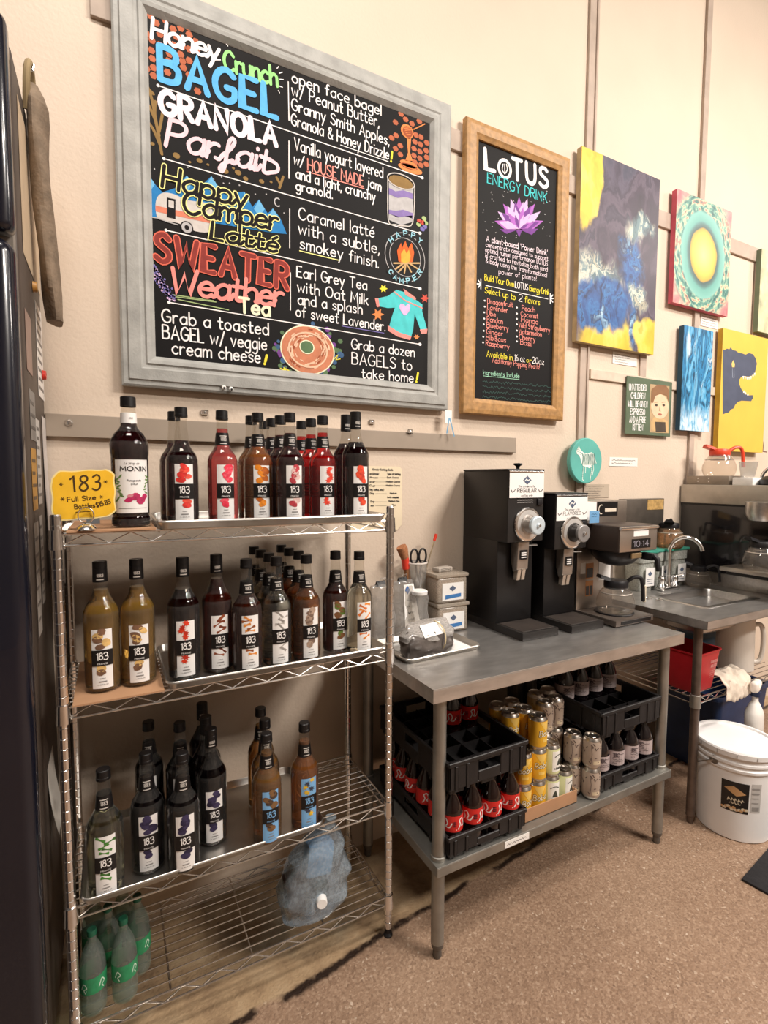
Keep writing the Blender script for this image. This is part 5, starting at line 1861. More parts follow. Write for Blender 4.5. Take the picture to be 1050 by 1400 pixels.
for x in (TX0 + .058, TX1 - .050):
    for y in (TY0 + .050, TY1 - .05):
        l = MB().lathe([(0, .05), (.0205, .05), (.0205, TZ - .044), (0, TZ - .044)], 20, c=(x - ox, y - oy, 0)).build('leg', M_GALV, tb_)
        MB().lathe([(0, 0), (.012, 0), (.014, .004), (.014, .03), (.019, .036), (.0205, .05), (0, .05)], 18, c=(x - ox, y - oy, 0)).build('foot', mat('foot_grey', '6d6a66', rough=.5, metal=.6), l)
        MB().lathe([(.0205, UZ - .034), (.0245, UZ - .032), (.0245, UZ + .012), (.0205, UZ + .014)], 18, c=(x - ox, y - oy, 0)).build('collar', M_GALV, l)

# ------------------------------------------------------------------ things at the left end of the table
tr = sheet_pan('small_tray', 'small aluminum tray under the clear coffee bag on the table', -.165, .165, -.12, .12, 0, h=.018)
tr.location = (1.118, .142, TZ)
tr.rotation_euler = (0, 0, .05)
tag(MB().box(-.13, .13, -.09, .09, 0, .0006).build('paper_liner', M_WHITE, None, (1.130, .142, TZ + .0018), .05), 'white paper sheet lining the small aluminum tray', 'paper')
BAGF = film('clear_bag', 'eceaea', opacity=.22, rough=.10)
M_COFFEE = mat('ground_coffee_grey', '5b5450', rough=.35, var=.22, vscale=30, bump=.5, bscale=50, coat=.6)
cb = thing('coffee_bag', 'clear bag of grey ground coffee lying on the small tray with a twine band', 'bag', (1.088, .095, TZ + .0028), .12)
cb.scale = (1.14, 1.0, .80)
crumple('bag', [(0, 0, 0, .078, .040), (0, 0, .006, .090, .050), (0, 0, .040, .094, .053), (0, .002, .075, .090, .050), (.002, .008, .100, .080, .038), (.004, .014, .112, .070, .022), (.004, .016, .116, .060, .012)], M_COFFEE, cb, (0, 0, 0), amp=.012, freq=26, seed=5)
ft = crumple('film_top', [(0, 0, .066, .091, .050), (.002, .002, .085, .092, .048), (.006, .010, .108, .088, .036), (.012, .018, .124, .082, .022), (.016, .022, .130, .078, .012)], film('bag_gloss', 'd9d4cf', opacity=.5, rough=.1), cb, (0, 0, 0), amp=.014, freq=24, seed=8)
lbm = MB()
lbm.add([(-.045, -.052, .088), (.035, -.050, .092), (.045, -.006, .130), (-.035, -.008, .127)], [(0, 1, 2, 3)], 0)
for k in range(4):
    f_ = (k + 1) / 5
    lbm.ribbon([(-.036 + .01 * i, f_) for i in range(7)], .0022, lambda u, v: (u + .010 * v, -.0525 + .0445 * v, .0905 + .040 * v), 1, 2)
lbm.build('label', [M_WHITE, M_GREYINK], cb)
bandp = [(.030 + .004 * math.sin(a), .061 * math.cos(a), .062 + .068 * math.sin(a)) for a in [2 * PI * i / 28 for i in range(28)]]
MB().tube(bandp, .0022, 6, closed=True).build('band', mat('twine', 'd6c39a', rough=.8), cb)


def standing_bag(label, x, y, w, d, hgt, seed, lab_col, texts):
    t = thing('filter_bag', label, 'bag', (x, y, TZ), .15)
    crumple('bag', [(0, 0, 0, w, d), (0, 0, .008, w * 1.08, d * 1.1), (0, 0, hgt * .4, w * 1.1, d), (0, 0, hgt * .75, w * 1.02, d * .7), (0, 0, hgt * .95, w * .95, d * .3), (0, 0, hgt, w * .9, d * .12)], film('filter_bag_film', 'e6e3df', opacity=.20, rough=.08), t, (0, 0, 0), amp=.012, freq=22, seed=seed)
    if lab_col:
        lm = MB().add([(-.018, -d * 1.25, .02), (.062, -d * 1.2, .026), (.040, -d * .55, hgt * .93), (-.010, -d * .6, hgt * .93)], [(0, 1, 2, 3)], 0)
        f = lambda u, v: (-.018 + .008 * v + u * (1 - .38 * v), -d * 1.25 + d * .66 * v - .002, .02 + (hgt * .93 - .02) * v)
        pts = [(.026, .80), (.044, .89), (.026, .98), (.008, .89)]
        lm.add([f(*q) for q in pts], [(0, 1, 2, 3)], 2)
        for k, tx in enumerate(texts):
            r5 = random.Random(k)
            lm.ribbon([(.016 + .0045 * i, .68 - .13 * k + r5.uniform(-.02, .02)) for i in range(8 + k % 3)], .0030, f, 1, 2)
        lm.build('label', [M_WHITE, M_INK, mat('label_blue', '34609f', rough=.5)], t)
    ck = MB().prism([(-.012, hgt - .010), (.012, hgt - .010), (.002, hgt + .010), (-.002, hgt + .010)], -.019, .019, 0, lambda u, v, dd: (dd, u, v))
    ck.tube([(-.008, -.006, hgt + .008), (-.010, -.016, hgt + .024), (.010, -.016, hgt + .024), (.008, -.006, hgt + .008)], .0012, 6, 1)
    ck.build('clip', [M_BLACKP, M_CHROME], t)


standing_bag('crumpled clear bag with black clip just behind the right shelf post', .990, .262, .048, .036, .225, 11, None, ())
standing_bag('clear bag with white printed label and black clip beside the tool cup', 1.105, .300, .056, .036, .222, 14, True, ('Sweet Steel', 'brewed tea', 'filters and', 'sachets', '# 3012'))

tc_ = thing('tool_cup', 'clear plastic cup holding a brush and scissors on the table', 'cup', (1.196, .348, TZ))
MB().lathe([(0, .004), (.032, .004), (.034, .0), (.036, .004), (.046, .275), (.0475, .277), (.046, .279), (.044, .275), (.034, .008), (0, .008)], 26).build('cup', film('cup_plastic', 'efefee', opacity=.10, rough=.08), tc_)
MB().lathe([(.0455, .274), (.048, .275), (.048, .279), (.0455, .280)], 26).build('rim', mat('cup_rim', 'd9d2cc', rough=.3), tc_)
br = thing('pastry_brush', 'wooden brush with a red band standing in the clear cup', 'brush', (1.185, .345, TZ + .012))
MB().tube([(0, 0, 0), (-.012, 0, .12), (-.030, 0, .22), (-.036, 0, .245)], [.010, .010, .012, .013], 10).build('handle', mat('brush_wood', '9c6b47', rough=.6, var=.2, vscale=30), br)
MB().tube([(-.036, 0, .243), (-.043, 0, .288)], [.015, .016], 12).build('band', mat('red_band', 'd8402f', rough=.4), br)
MB().tube([(-.043, 0, .286), (-.054, 0, .322), (-.060, 0, .333)], [.016, .022, .021], 12).build('bristles', mat('bristle', 'a9714d', rough=.9, var=.3, vscale=120), br)
sc2 = thing('scissors', 'black-handled scissors standing in the clear cup', 'scissors', (1.205, .350, TZ + .012))
for s_ in (-1, 1):
    lp2 = [(s_ * .020 + .017 * math.cos(a) + .004, .0, .288 + .030 * math.sin(a)) for a in [2 * PI * i / 22 for i in range(22)]]
    MB().tube(lp2, .0042, 8, closed=True).build('handle', M_BLACKP, sc2)
MB().tube([(-.010, 0, .262), (.0, 0, .17), (.0, 0, .02)], [.005, .006, .002], 8).build('blade', M_CHROME, sc2)
MB().tube([(.018, 0, .262), (.004, 0, .17), (.004, .003, .02)], [.005, .006, .002], 8).build('blade', M_CHROME, sc2)
sk = thing('red_tipped_stick', 'thin pale stick with red tip leaning out of the clear cup', 'stick', (1.196, .346, TZ + .06))
MB().tube([(0, -.002, 0), (.04, .0, .16), (.088, .0, .306)], .0026, 8).build('stem', mat('probe_steel', 'd9c9a9', rough=.3, metal=.8), sk)
MB().tube([(.086, 0, .300), (.096, 0, .327)], [.006, .0065], 10).build('tip', mat('red_band', 'd8402f'), sk)
rl = thing('sleeve_roll', 'frosted bag roll with white rim standing in front of the tool cup', 'bag', (1.160, .262, TZ))
crumple('bag', [(0, 0, 0, .026, .026), (0, 0, .01, .032, .031), (0, 0, .10, .034, .032), (0, 0, .17, .031, .030)], film('filter_bag_film', 'dcd9d6', opacity=.55), rl, (0, 0, 0), amp=.012, freq=26, seed=21)
MB().lathe([(.024, .168), (.031, .168), (.032, .180), (.027, .184), (0, .184)], 22).build('rim', M_WHITE, rl)

BOXF = film('deli_plastic', 'd9cdbd', opacity=.42, rough=.2)
for (z, sx, label, txt) in ((TZ, 0, 'lower clear box of filters with white and blue label beside the tall grinder', 0), (TZ + .119, -.006, 'upper clear box with blue label stacked beside the tall grinder', 1)):
    t = thing('filter_box', label, 'box', (1.315 + sx, .310, z), -.04, 'stacked clear boxes')
    MB().rbox(-.072, .072, -.062, .062, 0, .106, .012, 3).build('tub', BOXF, t)
    MB().rbox(-.058, .058, -.048, .048, .006, .088, .008, 2).build('contents', mat('paper_filters', 'cbb9a0' if txt else 'c9a98a', rough=.8, var=.12, bump=.4, bscale=80), t)
    MB().rbox(-.076, .076, -.066, .066, .104, .1185, .004, 2).build('lid', BOXF, t)
    lm = MB().box(-.048, .052, -.0632, -.0622, .012, .082, 0)
    f = lambda u, v: (u, -.0638, v)
    for pl, mm in (([(-.034, .018), (.040, .024), (.040, .038), (-.034, .034)], 1), ([(.0, .048), (.016, .060), (.0, .072), (-.016, .060)], 2)):
        lm.add([f(*q) for q in pl], [(0, 1, 2, 3)], mm)
    lm.build('label', [M_WHITE, mat('label_blue_band', '3f78b4', rough=.5), mat('label_slate', '55627a', rough=.5)], t)
nb = MB().rbox(-.040, .040, -.02, .02, 0, .018, .004, 2)
for k in range(3):
    nb.ribbon([(-.03 + .006 * i, .004 + .005 * k + .001 * math.sin(3 * i)) for i in range(11)], .0016, lambda u, v: (u, -.0204, v), 1, 2)
tag(nb.build('tag_stack', [mat('tag_grey', 'b7ada2', rough=.6), M_INK], None, (1.300, .31, TZ + .238), .2), 'grey lettered tag stack on top of the upper clear box', 'tag')

# ------------------------------------------------------------------ grinders
M_GRB = mat('grinder_black', '121011', rough=.42, var=.12, vscale=7, bump=.06, bscale=200)
M_GRP = mat('grinder_front', '211e1d', rough=.45, var=.12, vscale=9)
M_DIAL = mat('dial_silver', 'd9d6d3', rough=.3, metal=.5, var=.1)


def grinder(label, x0, w, yb, ycol, yhead, zt, zh, knob_c, texts, sw):
    t = thing('coffee_grinder', label, 'grinder', (x0 + w / 2, yb, TZ))
    h = w / 2
    Z = lambda z: z - TZ
    Y_ = lambda y: y - yb
    MB().rbox(-h, h, 0, Y_(.405), .0, .032, .003, 2).build('base', M_GRP, t)
    MB().rbox(-h + .012, h - .012, .012, Y_(ycol) - .004, .031, .0335, .0008, 1).build('drip_tray', mat('grinder_tray', '342d29', rough=.6, var=.2), t)
    MB().rbox(-h, h, Y_(ycol), Y_(.405), .032, Z(zh) + .002, .003, 2).build('column', M_GRB, t)
    MB().rbox(-h, h, Y_(yhead), Y_(.405), Z(zh), Z(zt), .004, 2).build('head', M_GRB, t)
    MB().rbox(-h + .001, h - .001, Y_(yhead) - .001, Y_(yhead) + .001, Z(zh) + .002, Z(zt) - .004, .0004, 1).build('front_panel', M_GRP, t)
    lid = MB().rbox(-h - .002, h + .002, Y_(yhead) - .002, Y_(.407), Z(zt) - .001, Z(zt) + .006, .002, 2).build('lid', M_BLACKP, t)
    MB().tube([(-h + .004, Y_(yhead) - .003, Z(zt) - .004), (h - .004, Y_(yhead) - .003, Z(zt) - .004)], .004, 8).build('hinge_bar', M_CHROME, t)
    if sw:
        MB().lathe([(0, .026), (.017, .024), (.019, .020), (.008, .012), (.006, 0), (0, 0)], 18, c=(0, Y_(yhead) + .05, Z(zt) + .005)).build('lid_knob', M_BLACKP, t)
    # sign
    sy = Y_(yhead) - .004
    s = MB()
    sw_, sh_ = .092 * w / .187, .095
    s.box(-sw_ + .002, sw_ - .002, sy - .0006, sy, Z(zt) - .012 - sh_, Z(zt) - .010, 0)
    f = lambda u, v: (u, sy - .0012, v)
    cz = Z(zt) - .038
    s.add([f(*q) for q in [(0, cz - .018), (.022, cz), (0, cz + .018), (-.022, cz)]], [(0, 1, 2, 3)], 1)
    f2 = lambda u, v: (u, sy - .0017, v)
    s.ribbon([(-.013, cz - .003), (-.004, cz + .004), (.004, cz - .002), (.013, cz + .004)], .004, f2, 0, 2)
    zl = Z(zt) - .066
    for tx, hw_, dz, hh, ww in texts:
        letter(s, tx, (-hw_, zl - dz), (hw_, zl - dz), hh, ww, f, 2, k=2, caps=2)
    for s_ in (-1, 1):
        s.ribbon([(s_ * .072 - .010, zl - .010), (s_ * .072 - .004, zl - .018), (s_ * .072 + .006, zl - .014), (s_ * .072 + .011, zl - .008)], .0035, f, 2, 2)
    s.build('sign', [M_WHITE, mat('label_slate', '55627a'), mat('sign_grey_ink', '6a6664', rough=.6)], t)
    # printed panel text and switch
    pt = MB()
    f = lambda u, v: (u, Y_(yhead) - .0016, v)
    for k in range(2):
        pt.ribbon([(-.045 + .008 * i, Z(zt) - .117 - .009 * k + .001 * (i % 2)) for i in range(11)], .0035, f, 0, 2)
    pt.build('printing', M_GREYINK, t)
    MB().rbox(h - .036, h - .012, Y_(yhead) - .009, Y_(yhead), Z(zt) - .138, Z(zt) - .112, .002, 2).build('switch', M_BLACKP, t)
    # dial and knob
    dz = Z(zh) + .070
    d = MB().lathe([(0, 0), (.066, 0), (.068, -.003), (.066, -.008), (.058, -.011), (0, -.011)], 40, [0, 0, 0, 0, 1], axis='y', c=(.006, Y_(yhead) - .001, dz))
    for k in range(9):
        a = PI * (.25 + .085 * k) + .2
        d.lathe([(0, -.002), (.0032, -.001), (.0032, 0)], 8, 2, axis='y', c=(.006 + (.054) * math.cos(a), Y_(yhead) - .010, dz + .054 * math.sin(a)))
    do = d.build('dial', [M_CHROME, M_DIAL, M_INK], t, sharp=.4)
    k_ = MB().lathe([(.040, -.010), (.040, -.014), (.034, -.016), (.030, -.045), (.030, -.050)], 30, 0, axis='y', c=(.006, Y_(yhead) - .001, dz))
    k_.lathe([(.030, -.048), (.036, -.050), (.036, -.062), (.032, -.064), (.010, -.064), (.008, -.068), (0, -.069)], 30, 1, axis='y', c=(.006, Y_(yhead) - .001, dz))
    k_.lathe([(0, -.074), (.006, -.073), (.007, -.068)], 12, 2, axis='y', c=(.006, Y_(yhead) - .001, dz))
    k_.build('knob', [mat('knob_body_' + knob_c[0], knob_c[0], rough=.35, metal=knob_c[2]), mat('knob_face_' + knob_c[1], knob_c[1], rough=.3, metal=.2), M_CHROME], t, sharp=.4)
    # chute
    ch = MB()
    zc = Z(zh)
    y0 = Y_(yhead) + .006
    ch.prism([(y0, zc), (y0 + .045, zc), (y0 + .045, zc - .085), (y0 + .030, zc - .125), (y0 + .006, zc - .112)], -.028, .030, 0, lambda u, v, dd: (dd, u, v))
    co = ch.build('chute', mat('chute_steel', 'b3aaa2', rough=.35, metal=.8, var=.15), t, bevel=.003)
    lb2 = MB().box(-.018, .020, y0 - .001, y0, zc - .072, zc - .034, 0)
    for k in range(3):
        lb2.ribbon([(-.012 + .004 * i, zc - .045 - .009 * k) for i in range(7)], .004, lambda u, v: (u, y0 - .0014, v), 1, 2)
    lb2.build('label', [M_CAP, M_LABEL], co)
    fo_ = MB()
    for s_ in (-1, 1):
        fo_.prism([(y0 + .008, zc - .112), (y0 + .034, zc - .112), (y0 + .036, zc - .158), (y0 + .016, zc - .158)], .001 + s_ * .012 - .009, .001 + s_ * .012 + .009, 0, lambda u, v, dd: (dd, u, v))
    fo_.build('bag_fork', mat('fork_steel', 'cfc2b4', rough=.35, metal=.7), co, bevel=.002)
    MB().tube([(.030, y0 + .01, zc - .016), (.060, y0 - .012, zc - .014)], .0035, 8).build('latch_pin', M_CHROME, co)
    return t


grinder('tall black coffee grinder nearest the shelves signed REGULAR', 1.472, .187, .024, .176, .122, 1.543, 1.260, ('a9a29c', 'cfdce4', .7),
        (('This grinder is for', .044, 0, .0080, .0010), ('REGULAR', .050, .019, .0150, .0022), ('coffee only', .030, .036, .0080, .0010)), True)
grinder('shorter black coffee grinder signed FLAVORED with dark dial', 1.717, .187, .010, .166, .113, 1.446, 1.218, ('2a2625', '8f8c8b', 0),
        (('This grinder is for', .044, 0, .0080, .0010), ('FLAVORED', .052, .019, .0140, .0016), ('coffee only', .030, .036, .0080, .0010)), False)
nt_ = MB()
p = at(829, 706, .10)
nt_.box(-.030, .030, 0, .0012, 0, .052, 0)
for k in range(2):
    nt_.ribbon([(-.018 + .005 * i, .036 - .010 * k + .002 * ((i * 7 + k) % 3)) for i in range(8)], .0016, lambda u, v: (u, -.0004, v), 1, 2)
tag(nt_.build('sticky_note', [mat('note_blue', '6fa3cf', rough=.6), mat('note_ink', '2f4f70')], None, (1.945, .108, 1.322)), 'blue sticky note between the short grinder and the coffee brewer', 'note')

# ------------------------------------------------------------------ coffee brewer on the table
M_BRST = mat('brewer_steel', 'b5aaa0', rough=.33, metal=.85, var=.12, vscale=6)
M_BRD = mat('brewer_dark', '3a302b', rough=.4, var=.12, vscale=8)
X0, X1 = 1.940, 2.182
bw = thing('coffee_brewer', 'coffee brewer with glass carafe warmer at the right end of the prep table', 'coffee maker', ((X0 + X1) / 2, -.020, TZ))
h = (X1 - X0) / 2
Yq = lambda y: y + .020
Zq = lambda z: z - TZ
MB().rbox(-h, h, 0, Yq(.40), .004, .030, .003, 2).build('base', mat('brewer_base', '6b625c', rough=.35, metal=.6), bw)
MB().rbox(-h + .03, h - .018, -.0012, .001, .009, .024, .0006, 1).build('front_strip', M_CAP, bw)
MB().lathe([(0, .0), (.078, 0), (.082, .004), (.080, .006), (0, .006)], 36, c=(.0, .105, .030)).build('warmer_plate', M_BLACKP, bw)
col = MB().rbox(-h, h, Yq(.188), Yq(.40), .028, Zq(1.222), .003, 2).build('column', M_BRST, bw)
sb = MB()
f = lambda u, v: (u, Yq(.1872), v)
for (u0, u1, v0, v1, c) in ((-.065, -.015, .165, .235, 0), (-.065, -.015, .085, .155, 0), (-.100, -.068, .19, .24, 1), (.02, .10, .15, .25, 1)):
    sb.add([f(u0, v0), f(u1, v0), f(u1, v1), f(u0, v1)], [(0, 1, 2, 3)], c)
for (u0, u1, v0, v1, c) in ((-.062, -.018, .170, .212, 2), (-.062, -.042, .090, .132, 2), (-.038, -.018, .090, .132, 2)):
    f3 = lambda u, v: (u, Yq(.1868), v)
    sb.add([f3(u0, v0), f3(u1, v0), f3(u1, v1), f3(u0, v1)], [(0, 1, 2, 3)], c)
sb.build('warning_stickers', [mat('sticker_orange', 'c98a55', rough=.5), M_WHITE, mat('sticker_slate', '4f4a48', rough=.5)], col)
hd_ = MB().rbox(-h, h, 0, Yq(.40), Zq(1.207), Zq(1.318), .006, 3).build('head', M_BRD, bw)
MB().rbox(-h + .003, h - .001, -.003, .002, Zq(1.210), Zq(1.305), .002, 2).build('face_plate', M_BRST, hd_)
MB().tube([(-h + .002, -.004, Zq(1.308)), (h, -.004, Zq(1.308))], .007, 10).build('top_rail', M_CHROME, hd_)
dp = MB().box(-.045, .075, -.0045, -.003, Zq(1.222), Zq(1.262), 0)
letter(dp, '10:14', (-.034, Zq(1.230)), (.062, Zq(1.230)), .024, .0035, lambda u, v: (u, -.0051, v), 1, k=2, caps=2)
dp.box(-.035, .06, -.0042, -.003, Zq(1.273), Zq(1.296), 2)
dp.build('display', [M_CAP, mat('display_digits', '8d8a94', rough=.4), M_LABEL], hd_)
tw = MB().rbox(-h, h + .03, Yq(.150), Yq(.40), Zq(1.316), Zq(1.415), .004, 2).build('tank', M_BRST, bw)
q = MB()
q.box(-.05, .085, Yq(.1488), Yq(.150), Zq(1.345), Zq(1.408), 0)
q.box(.0, .075, Yq(.1482), Yq(.1488), Zq(1.364), Zq(1.380), 1)
q.box(-h + .004, -.055, Yq(.1488), Yq(.150), Zq(1.330), Zq(1.410), 2)
q.ribbon([(-.025 + .016 * math.cos(a), Zq(1.376) + .020 * math.sin(a)) for a in [1.2 + .35 * i for i in range(12)]], .004, lambda u, v: (u, Yq(.1480), v), 1, 3)
q.build('badge', [M_CAP, mat('badge_cream', 'ded2c0', rough=.4), M_WHITE], tw)
fn_ = MB().lathe([(.070, -.0), (.098, -.001), (.100, -.010), (.096, -.030), (.072, -.058), (.040, -.070), (0, -.070)], 36, c=(0, .108, Zq(1.207)))
fno = fn_.build('filter_basket', M_BLACKP, bw)
MB().rbox(-.032, .032, .003, .012, Zq(1.178), Zq(1.200), .002, 1).build('badge', mat('badge_gold', '9c8462', rough=.35, metal=.5), fno)
hb_ = MB().rbox(.055, .085, -.028, .030, Zq(1.168), Zq(1.198), .006, 2)
hb_.tube([(.070, -.024, Zq(1.19)), (.072, -.040, Zq(1.175)), (.075, -.046, Zq(1.125))], [.012, .012, .010], 10)
hb_.build('basket_handle', M_BLACKP, fno)


def carafe(label, loc, rz, lid, handle, sc=1.0, brown=False):
    t = thing('glass_carafe', label, 'carafe', loc, rz)
    t.scale = (sc, sc, sc)
    gl = 'carafe_glass_brown' if brown else 'carafe_glass'
    MB().lathe([(0, .004), (.05, .002), (.066, .0), (.072, .006), (.080, .030), (.078, .055), (.066, .085), (.052, .105), (.046, .118), (.046, .126)], 36).build('bowl', film(gl, 'c9a888' if brown else 'f1ece6', opacity=.22 if brown else .07, rough=.03), t, sharp=.9)
    MB().lathe([(.0665, .0835), (.068, .086), (.066, .088)], 36).build('fill_band', mat('carafe_band', 'cfc6bc', rough=.3, metal=.5), t)
    c = MB().lathe([(.0475, .104), (.050, .112), (.050, .132), (.046, .140), (.020, .144), (0, .144)], 30)
    c.prism([(-.026, .134), (.026, .134), (.014, .150), (-.014, .150)], -.078, -.030, 0, lambda u, v, d: (u, d, v + (.016 if d < -.05 else 0)))
    c.build('lid', lid, t, sharp=.6)
    hp = spline([(0, .045, .128), (0, .078, .150), (0, .108, .148), (0, .120, .120), (0, .124, .080), (0, .126, .045)], 4)
    MB().tube(hp, [.009] * 4 + [.0085] * (len(hp) - 4), 10).build('handle', handle, t)
    return t


M_ORANGE = mat('decaf_orange', 'd8452a', rough=.4)
M_CREAMH = mat('cream_label', 'ded3bf', rough=.5)
cf1 = carafe('empty glass carafe with black lid sitting on the brewer warmer', (2.055, .075, TZ + .0365), math.radians(-115), M_BLACKP, M_BLACKP)
MB().rbox(-.006, .006, .124, .136, .04, .115, .002, 1).build('label', M_CREAMH, cf1)


# ------------------------------------------------------------------ crates, bottles and cans on the undershelf
M_CRATE = mat('crate_black', '1c1a1b', rough=.5, var=.2, vscale=25, bump=.1, bscale=120)


def crate(label, x0, x1, y0, y1, z, hgt):
    t = thing('bottle_crate', label, 'crate', ((x0 + x1) / 2, (y0 + y1) / 2, z))
    w, d = (x1 - x0) / 2, (y1 - y0) / 2
    b = MB()
    b.rbox(-w, w, -d, d, .016, .024, .002, 1)
    wl = .007

    def wall(ax, s):
        L = w if ax == 'x' else d
        P = d if ax == 'x' else w
        hh = .045

        def bx(u0, u1, v0, v1, t0=0.0, t1=wl):
            a, c = s * (P - t0), s * (P - t1)
            a, c = min(a, c), max(a, c)
            if ax == 'x':
                b.rbox(u0, u1, a, c, v0, v1, .002, 1)
            else:
                b.rbox(a, c, u0, u1, v0, v1, .002, 1)
        bx(-L, -hh, .02, hgt - .010)
        bx(hh, L, .02, hgt - .010)
        bx(-hh, hh, .02, hgt * .50)
        bx(-hh, hh, hgt * .78, hgt - .010)
        bx(-L - .003, L + .003, hgt - .014, hgt, -.004, wl)
        for k in range(-3, 4):
            if abs(k) > 1:
                u = L * k / 3.6
                bx(u - .006, u + .006, .012, hgt - .014, -.003, .0)
    for s in (-1, 1):
        wall('x', s)
        wall('y', s)
    f = b
    for i in range(3):
        for j in range(3):
            fx, fy = -w + .035 + (2 * w - .07) * i / 2, -d + .035 + (2 * d - .07) * j / 2
            f.rbox(fx - .028, fx + .028, fy - .028, fy + .028, 0, .017, .003, 1)
    b.build('body', M_CRATE, t)
    dv = MB()
    n1, n2 = 4, (6 if x0 < 1.5 else 5)
    for i in range(1, n1):
        dv.box(-w + 2 * w * i / n1 - .001, -w + 2 * w * i / n1 + .001, -d + .008, d - .008, .024, .060)
    for i in range(1, n2):
        dv.box(-w + .008, w - .008, -d + 2 * d * i / n2 - .001, -d + 2 * d * i / n2 + .001, .024, .060)
    dv.build('dividers', M_CRATE, t)
    return t


crate('lower black bottle crate full of red-labelled sodas at the left of the undershelf', 1.003, 1.318, -.170, .285, UZ, .078)
crate('upper black crate lying on the soda bottle caps at the left', 1.003, 1.318, -.170, .285, .536, .106)
crate('lower black crate of grey-labelled dark bottles at the right of the undershelf', 1.702, 2.045, -.156, .285, UZ, .074)
crate('upper black crate with open hand hole at the right, under the tabletop', 1.702, 2.045, -.156, .285, .536, .106)

M_COLA = mat('cola', '1a0907', rough=.08, var=.1, coat=.6)
COKE = [(0, .004), (.020, .0), (.031, .002), (.0345, .012), (.034, .034), (.0325, .046), (.0345, .058), (.0345, .112), (.0335, .118), (.030, .130), (.0235, .146), (.0165, .160), (.0125, .172), (.0118, .186)]


def soda(label, loc, group):
    t = thing('soda_bottle', label, 'bottle', loc, random.uniform(-.3, .3), group)
    MB().lathe(COKE, 22).build('body', M_COLA, t, sharp=.9)
    lb = MB().lathe([(.0349, .060), (.0349, .111)], 24)
    fn = cyl(.0353)
    for s in range(3):
        o = -.06 + .055 * s
        lb.ribbon(spline([(o + a_, .017 + b_) for a_, b_ in ((0, .052), (.008, .066), (.004, .078), (.014, .084), (.020, .070), (.014, .060), (.026, .058), (.034, .072))], 3), .0036, fn, 1, 2)
        lb.ribbon([(o - .006, .067), (o + .030, .079)], .0030, fn, 1, 2)
        for i in range(3):
            for j in range(3):
                blob(lb, fn, o + .038 + .0042 * i, .080 + .006 * j, .0017, .0024, 0, 2, 'round', rng)
    lb.build('label', [mat('soda_red', 'cf2a26', rough=.4, var=.1), M_LABEL, mat('soda_dark', '2a1a2a', rough=.4)], t)
    MB().lathe([(0, .205), (.0125, .205), (.0140, .203), (.0140, .187), (.0118, .186)], 18).build('cap', mat('soda_cap_red', 'd23a30', rough=.4), t)
    return t


xs = [1.042, 1.121, 1.200, 1.278]
first = None
ORDX = ['at the table leg end of the front row', 'second from the table leg in the front row', 'third from the table leg in the front row', 'at the can end of the front row']
pos = [(xs[i], -.132, UZ + .0245, 'red-labelled soda ' + ORDX[i] + ', lower left crate') for i in range(4)]
ORDY = ['second', 'third', 'fourth', 'fifth', 'rearmost']
pos += [(xs[0], -.132 + .0758 * (j + 1), UZ + .0245, 'red-labelled soda %s in the shelf-side column of the lower left crate' % ORDY[j]) for j in range(5)]
pos += [(xs[i], -.056, UZ + .0245, 'red-labelled soda right behind the %s front bottle, lower left crate' % ('second', 'third', 'can-end')[i - 1]) for i in (1, 2, 3)]
pos += [(1.200, .095, .536 + .0245, 'red-labelled soda bottle standing in the upper left crate next to the leg'), (1.278, .095, .536 + .0245, 'red-labelled soda bottle standing in the upper left crate on the can side')]
for x, y, z, lab in pos:
    if first is None:
        first = soda(lab, (x, y, z), 'red-labelled sodas under the table')
    else:
        dup(first, (x, y, z), random.uniform(-.9, .9), lab)
M_DARKB = mat('dark_bottle', '140f12', rough=.10, var=.1, coat=.5)
first = None
ORDR = ['nearest the cans', 'second from the cans', 'third from the cans', 'nearest the table leg']
pos = [((1.745, 1.831, 1.916, 2.002)[i], -.112, UZ + .0245, 'dark bottle with grey label %s in the lower right crate' % ORDR[i]) for i in range(4)]
pos += [((1.745, 1.831, 1.916, 2.002)[i], .0645, .536 + .0245, 'dark bottle with brownish label %s in the upper right crate' % ORDR[i]) for i in range(4)]
for x, y, z, lab in pos:
    if first is None:
        first = thing('tea_bottle', lab, 'bottle', (x, y, z), 0, 'dark bottles under the table')
        MB().lathe([(0, .004), (.024, 0), (.035, .003), (.0385, .012), (.0385, .112), (.036, .126), (.028, .148), (.018, .164), (.0145, .174), (.014, .184)], 22).build('body', M_DARKB, first, sharp=.9)
        lb = MB().lathe([(.0388, .056), (.0388, .112)], 24)
        fn = cyl(.0391)
        for k in range(6):
            lb.ribbon([(-.03 + .004 * i, .064 + .007 * k + .001 * ((i * 5 + k) % 3)) for i in range(5 + (k * 7) % 9)], .0016, fn, 1, 2)
        letter(lb, 'IBC', (-.026, .090), (-.006, .090), .014, .0024, fn, 1, k=2, caps=2)
        lb.build('label', [mat('tea_label', 'b6a8a8', rough=.5, var=.1), mat('tea_ink', '4d4248')], first)
        MB().lathe([(0, .204), (.0135, .204), (.0150, .202), (.0150, .184), (.014, .183)], 18).build('cap', M_CAP, first)
    else:
        dup(first, (x, y, z), random.uniform(-.7, .5), lab)

M_CANL = mat('can_aluminum', 'b9b3ac', rough=.28, metal=1, var=.1)


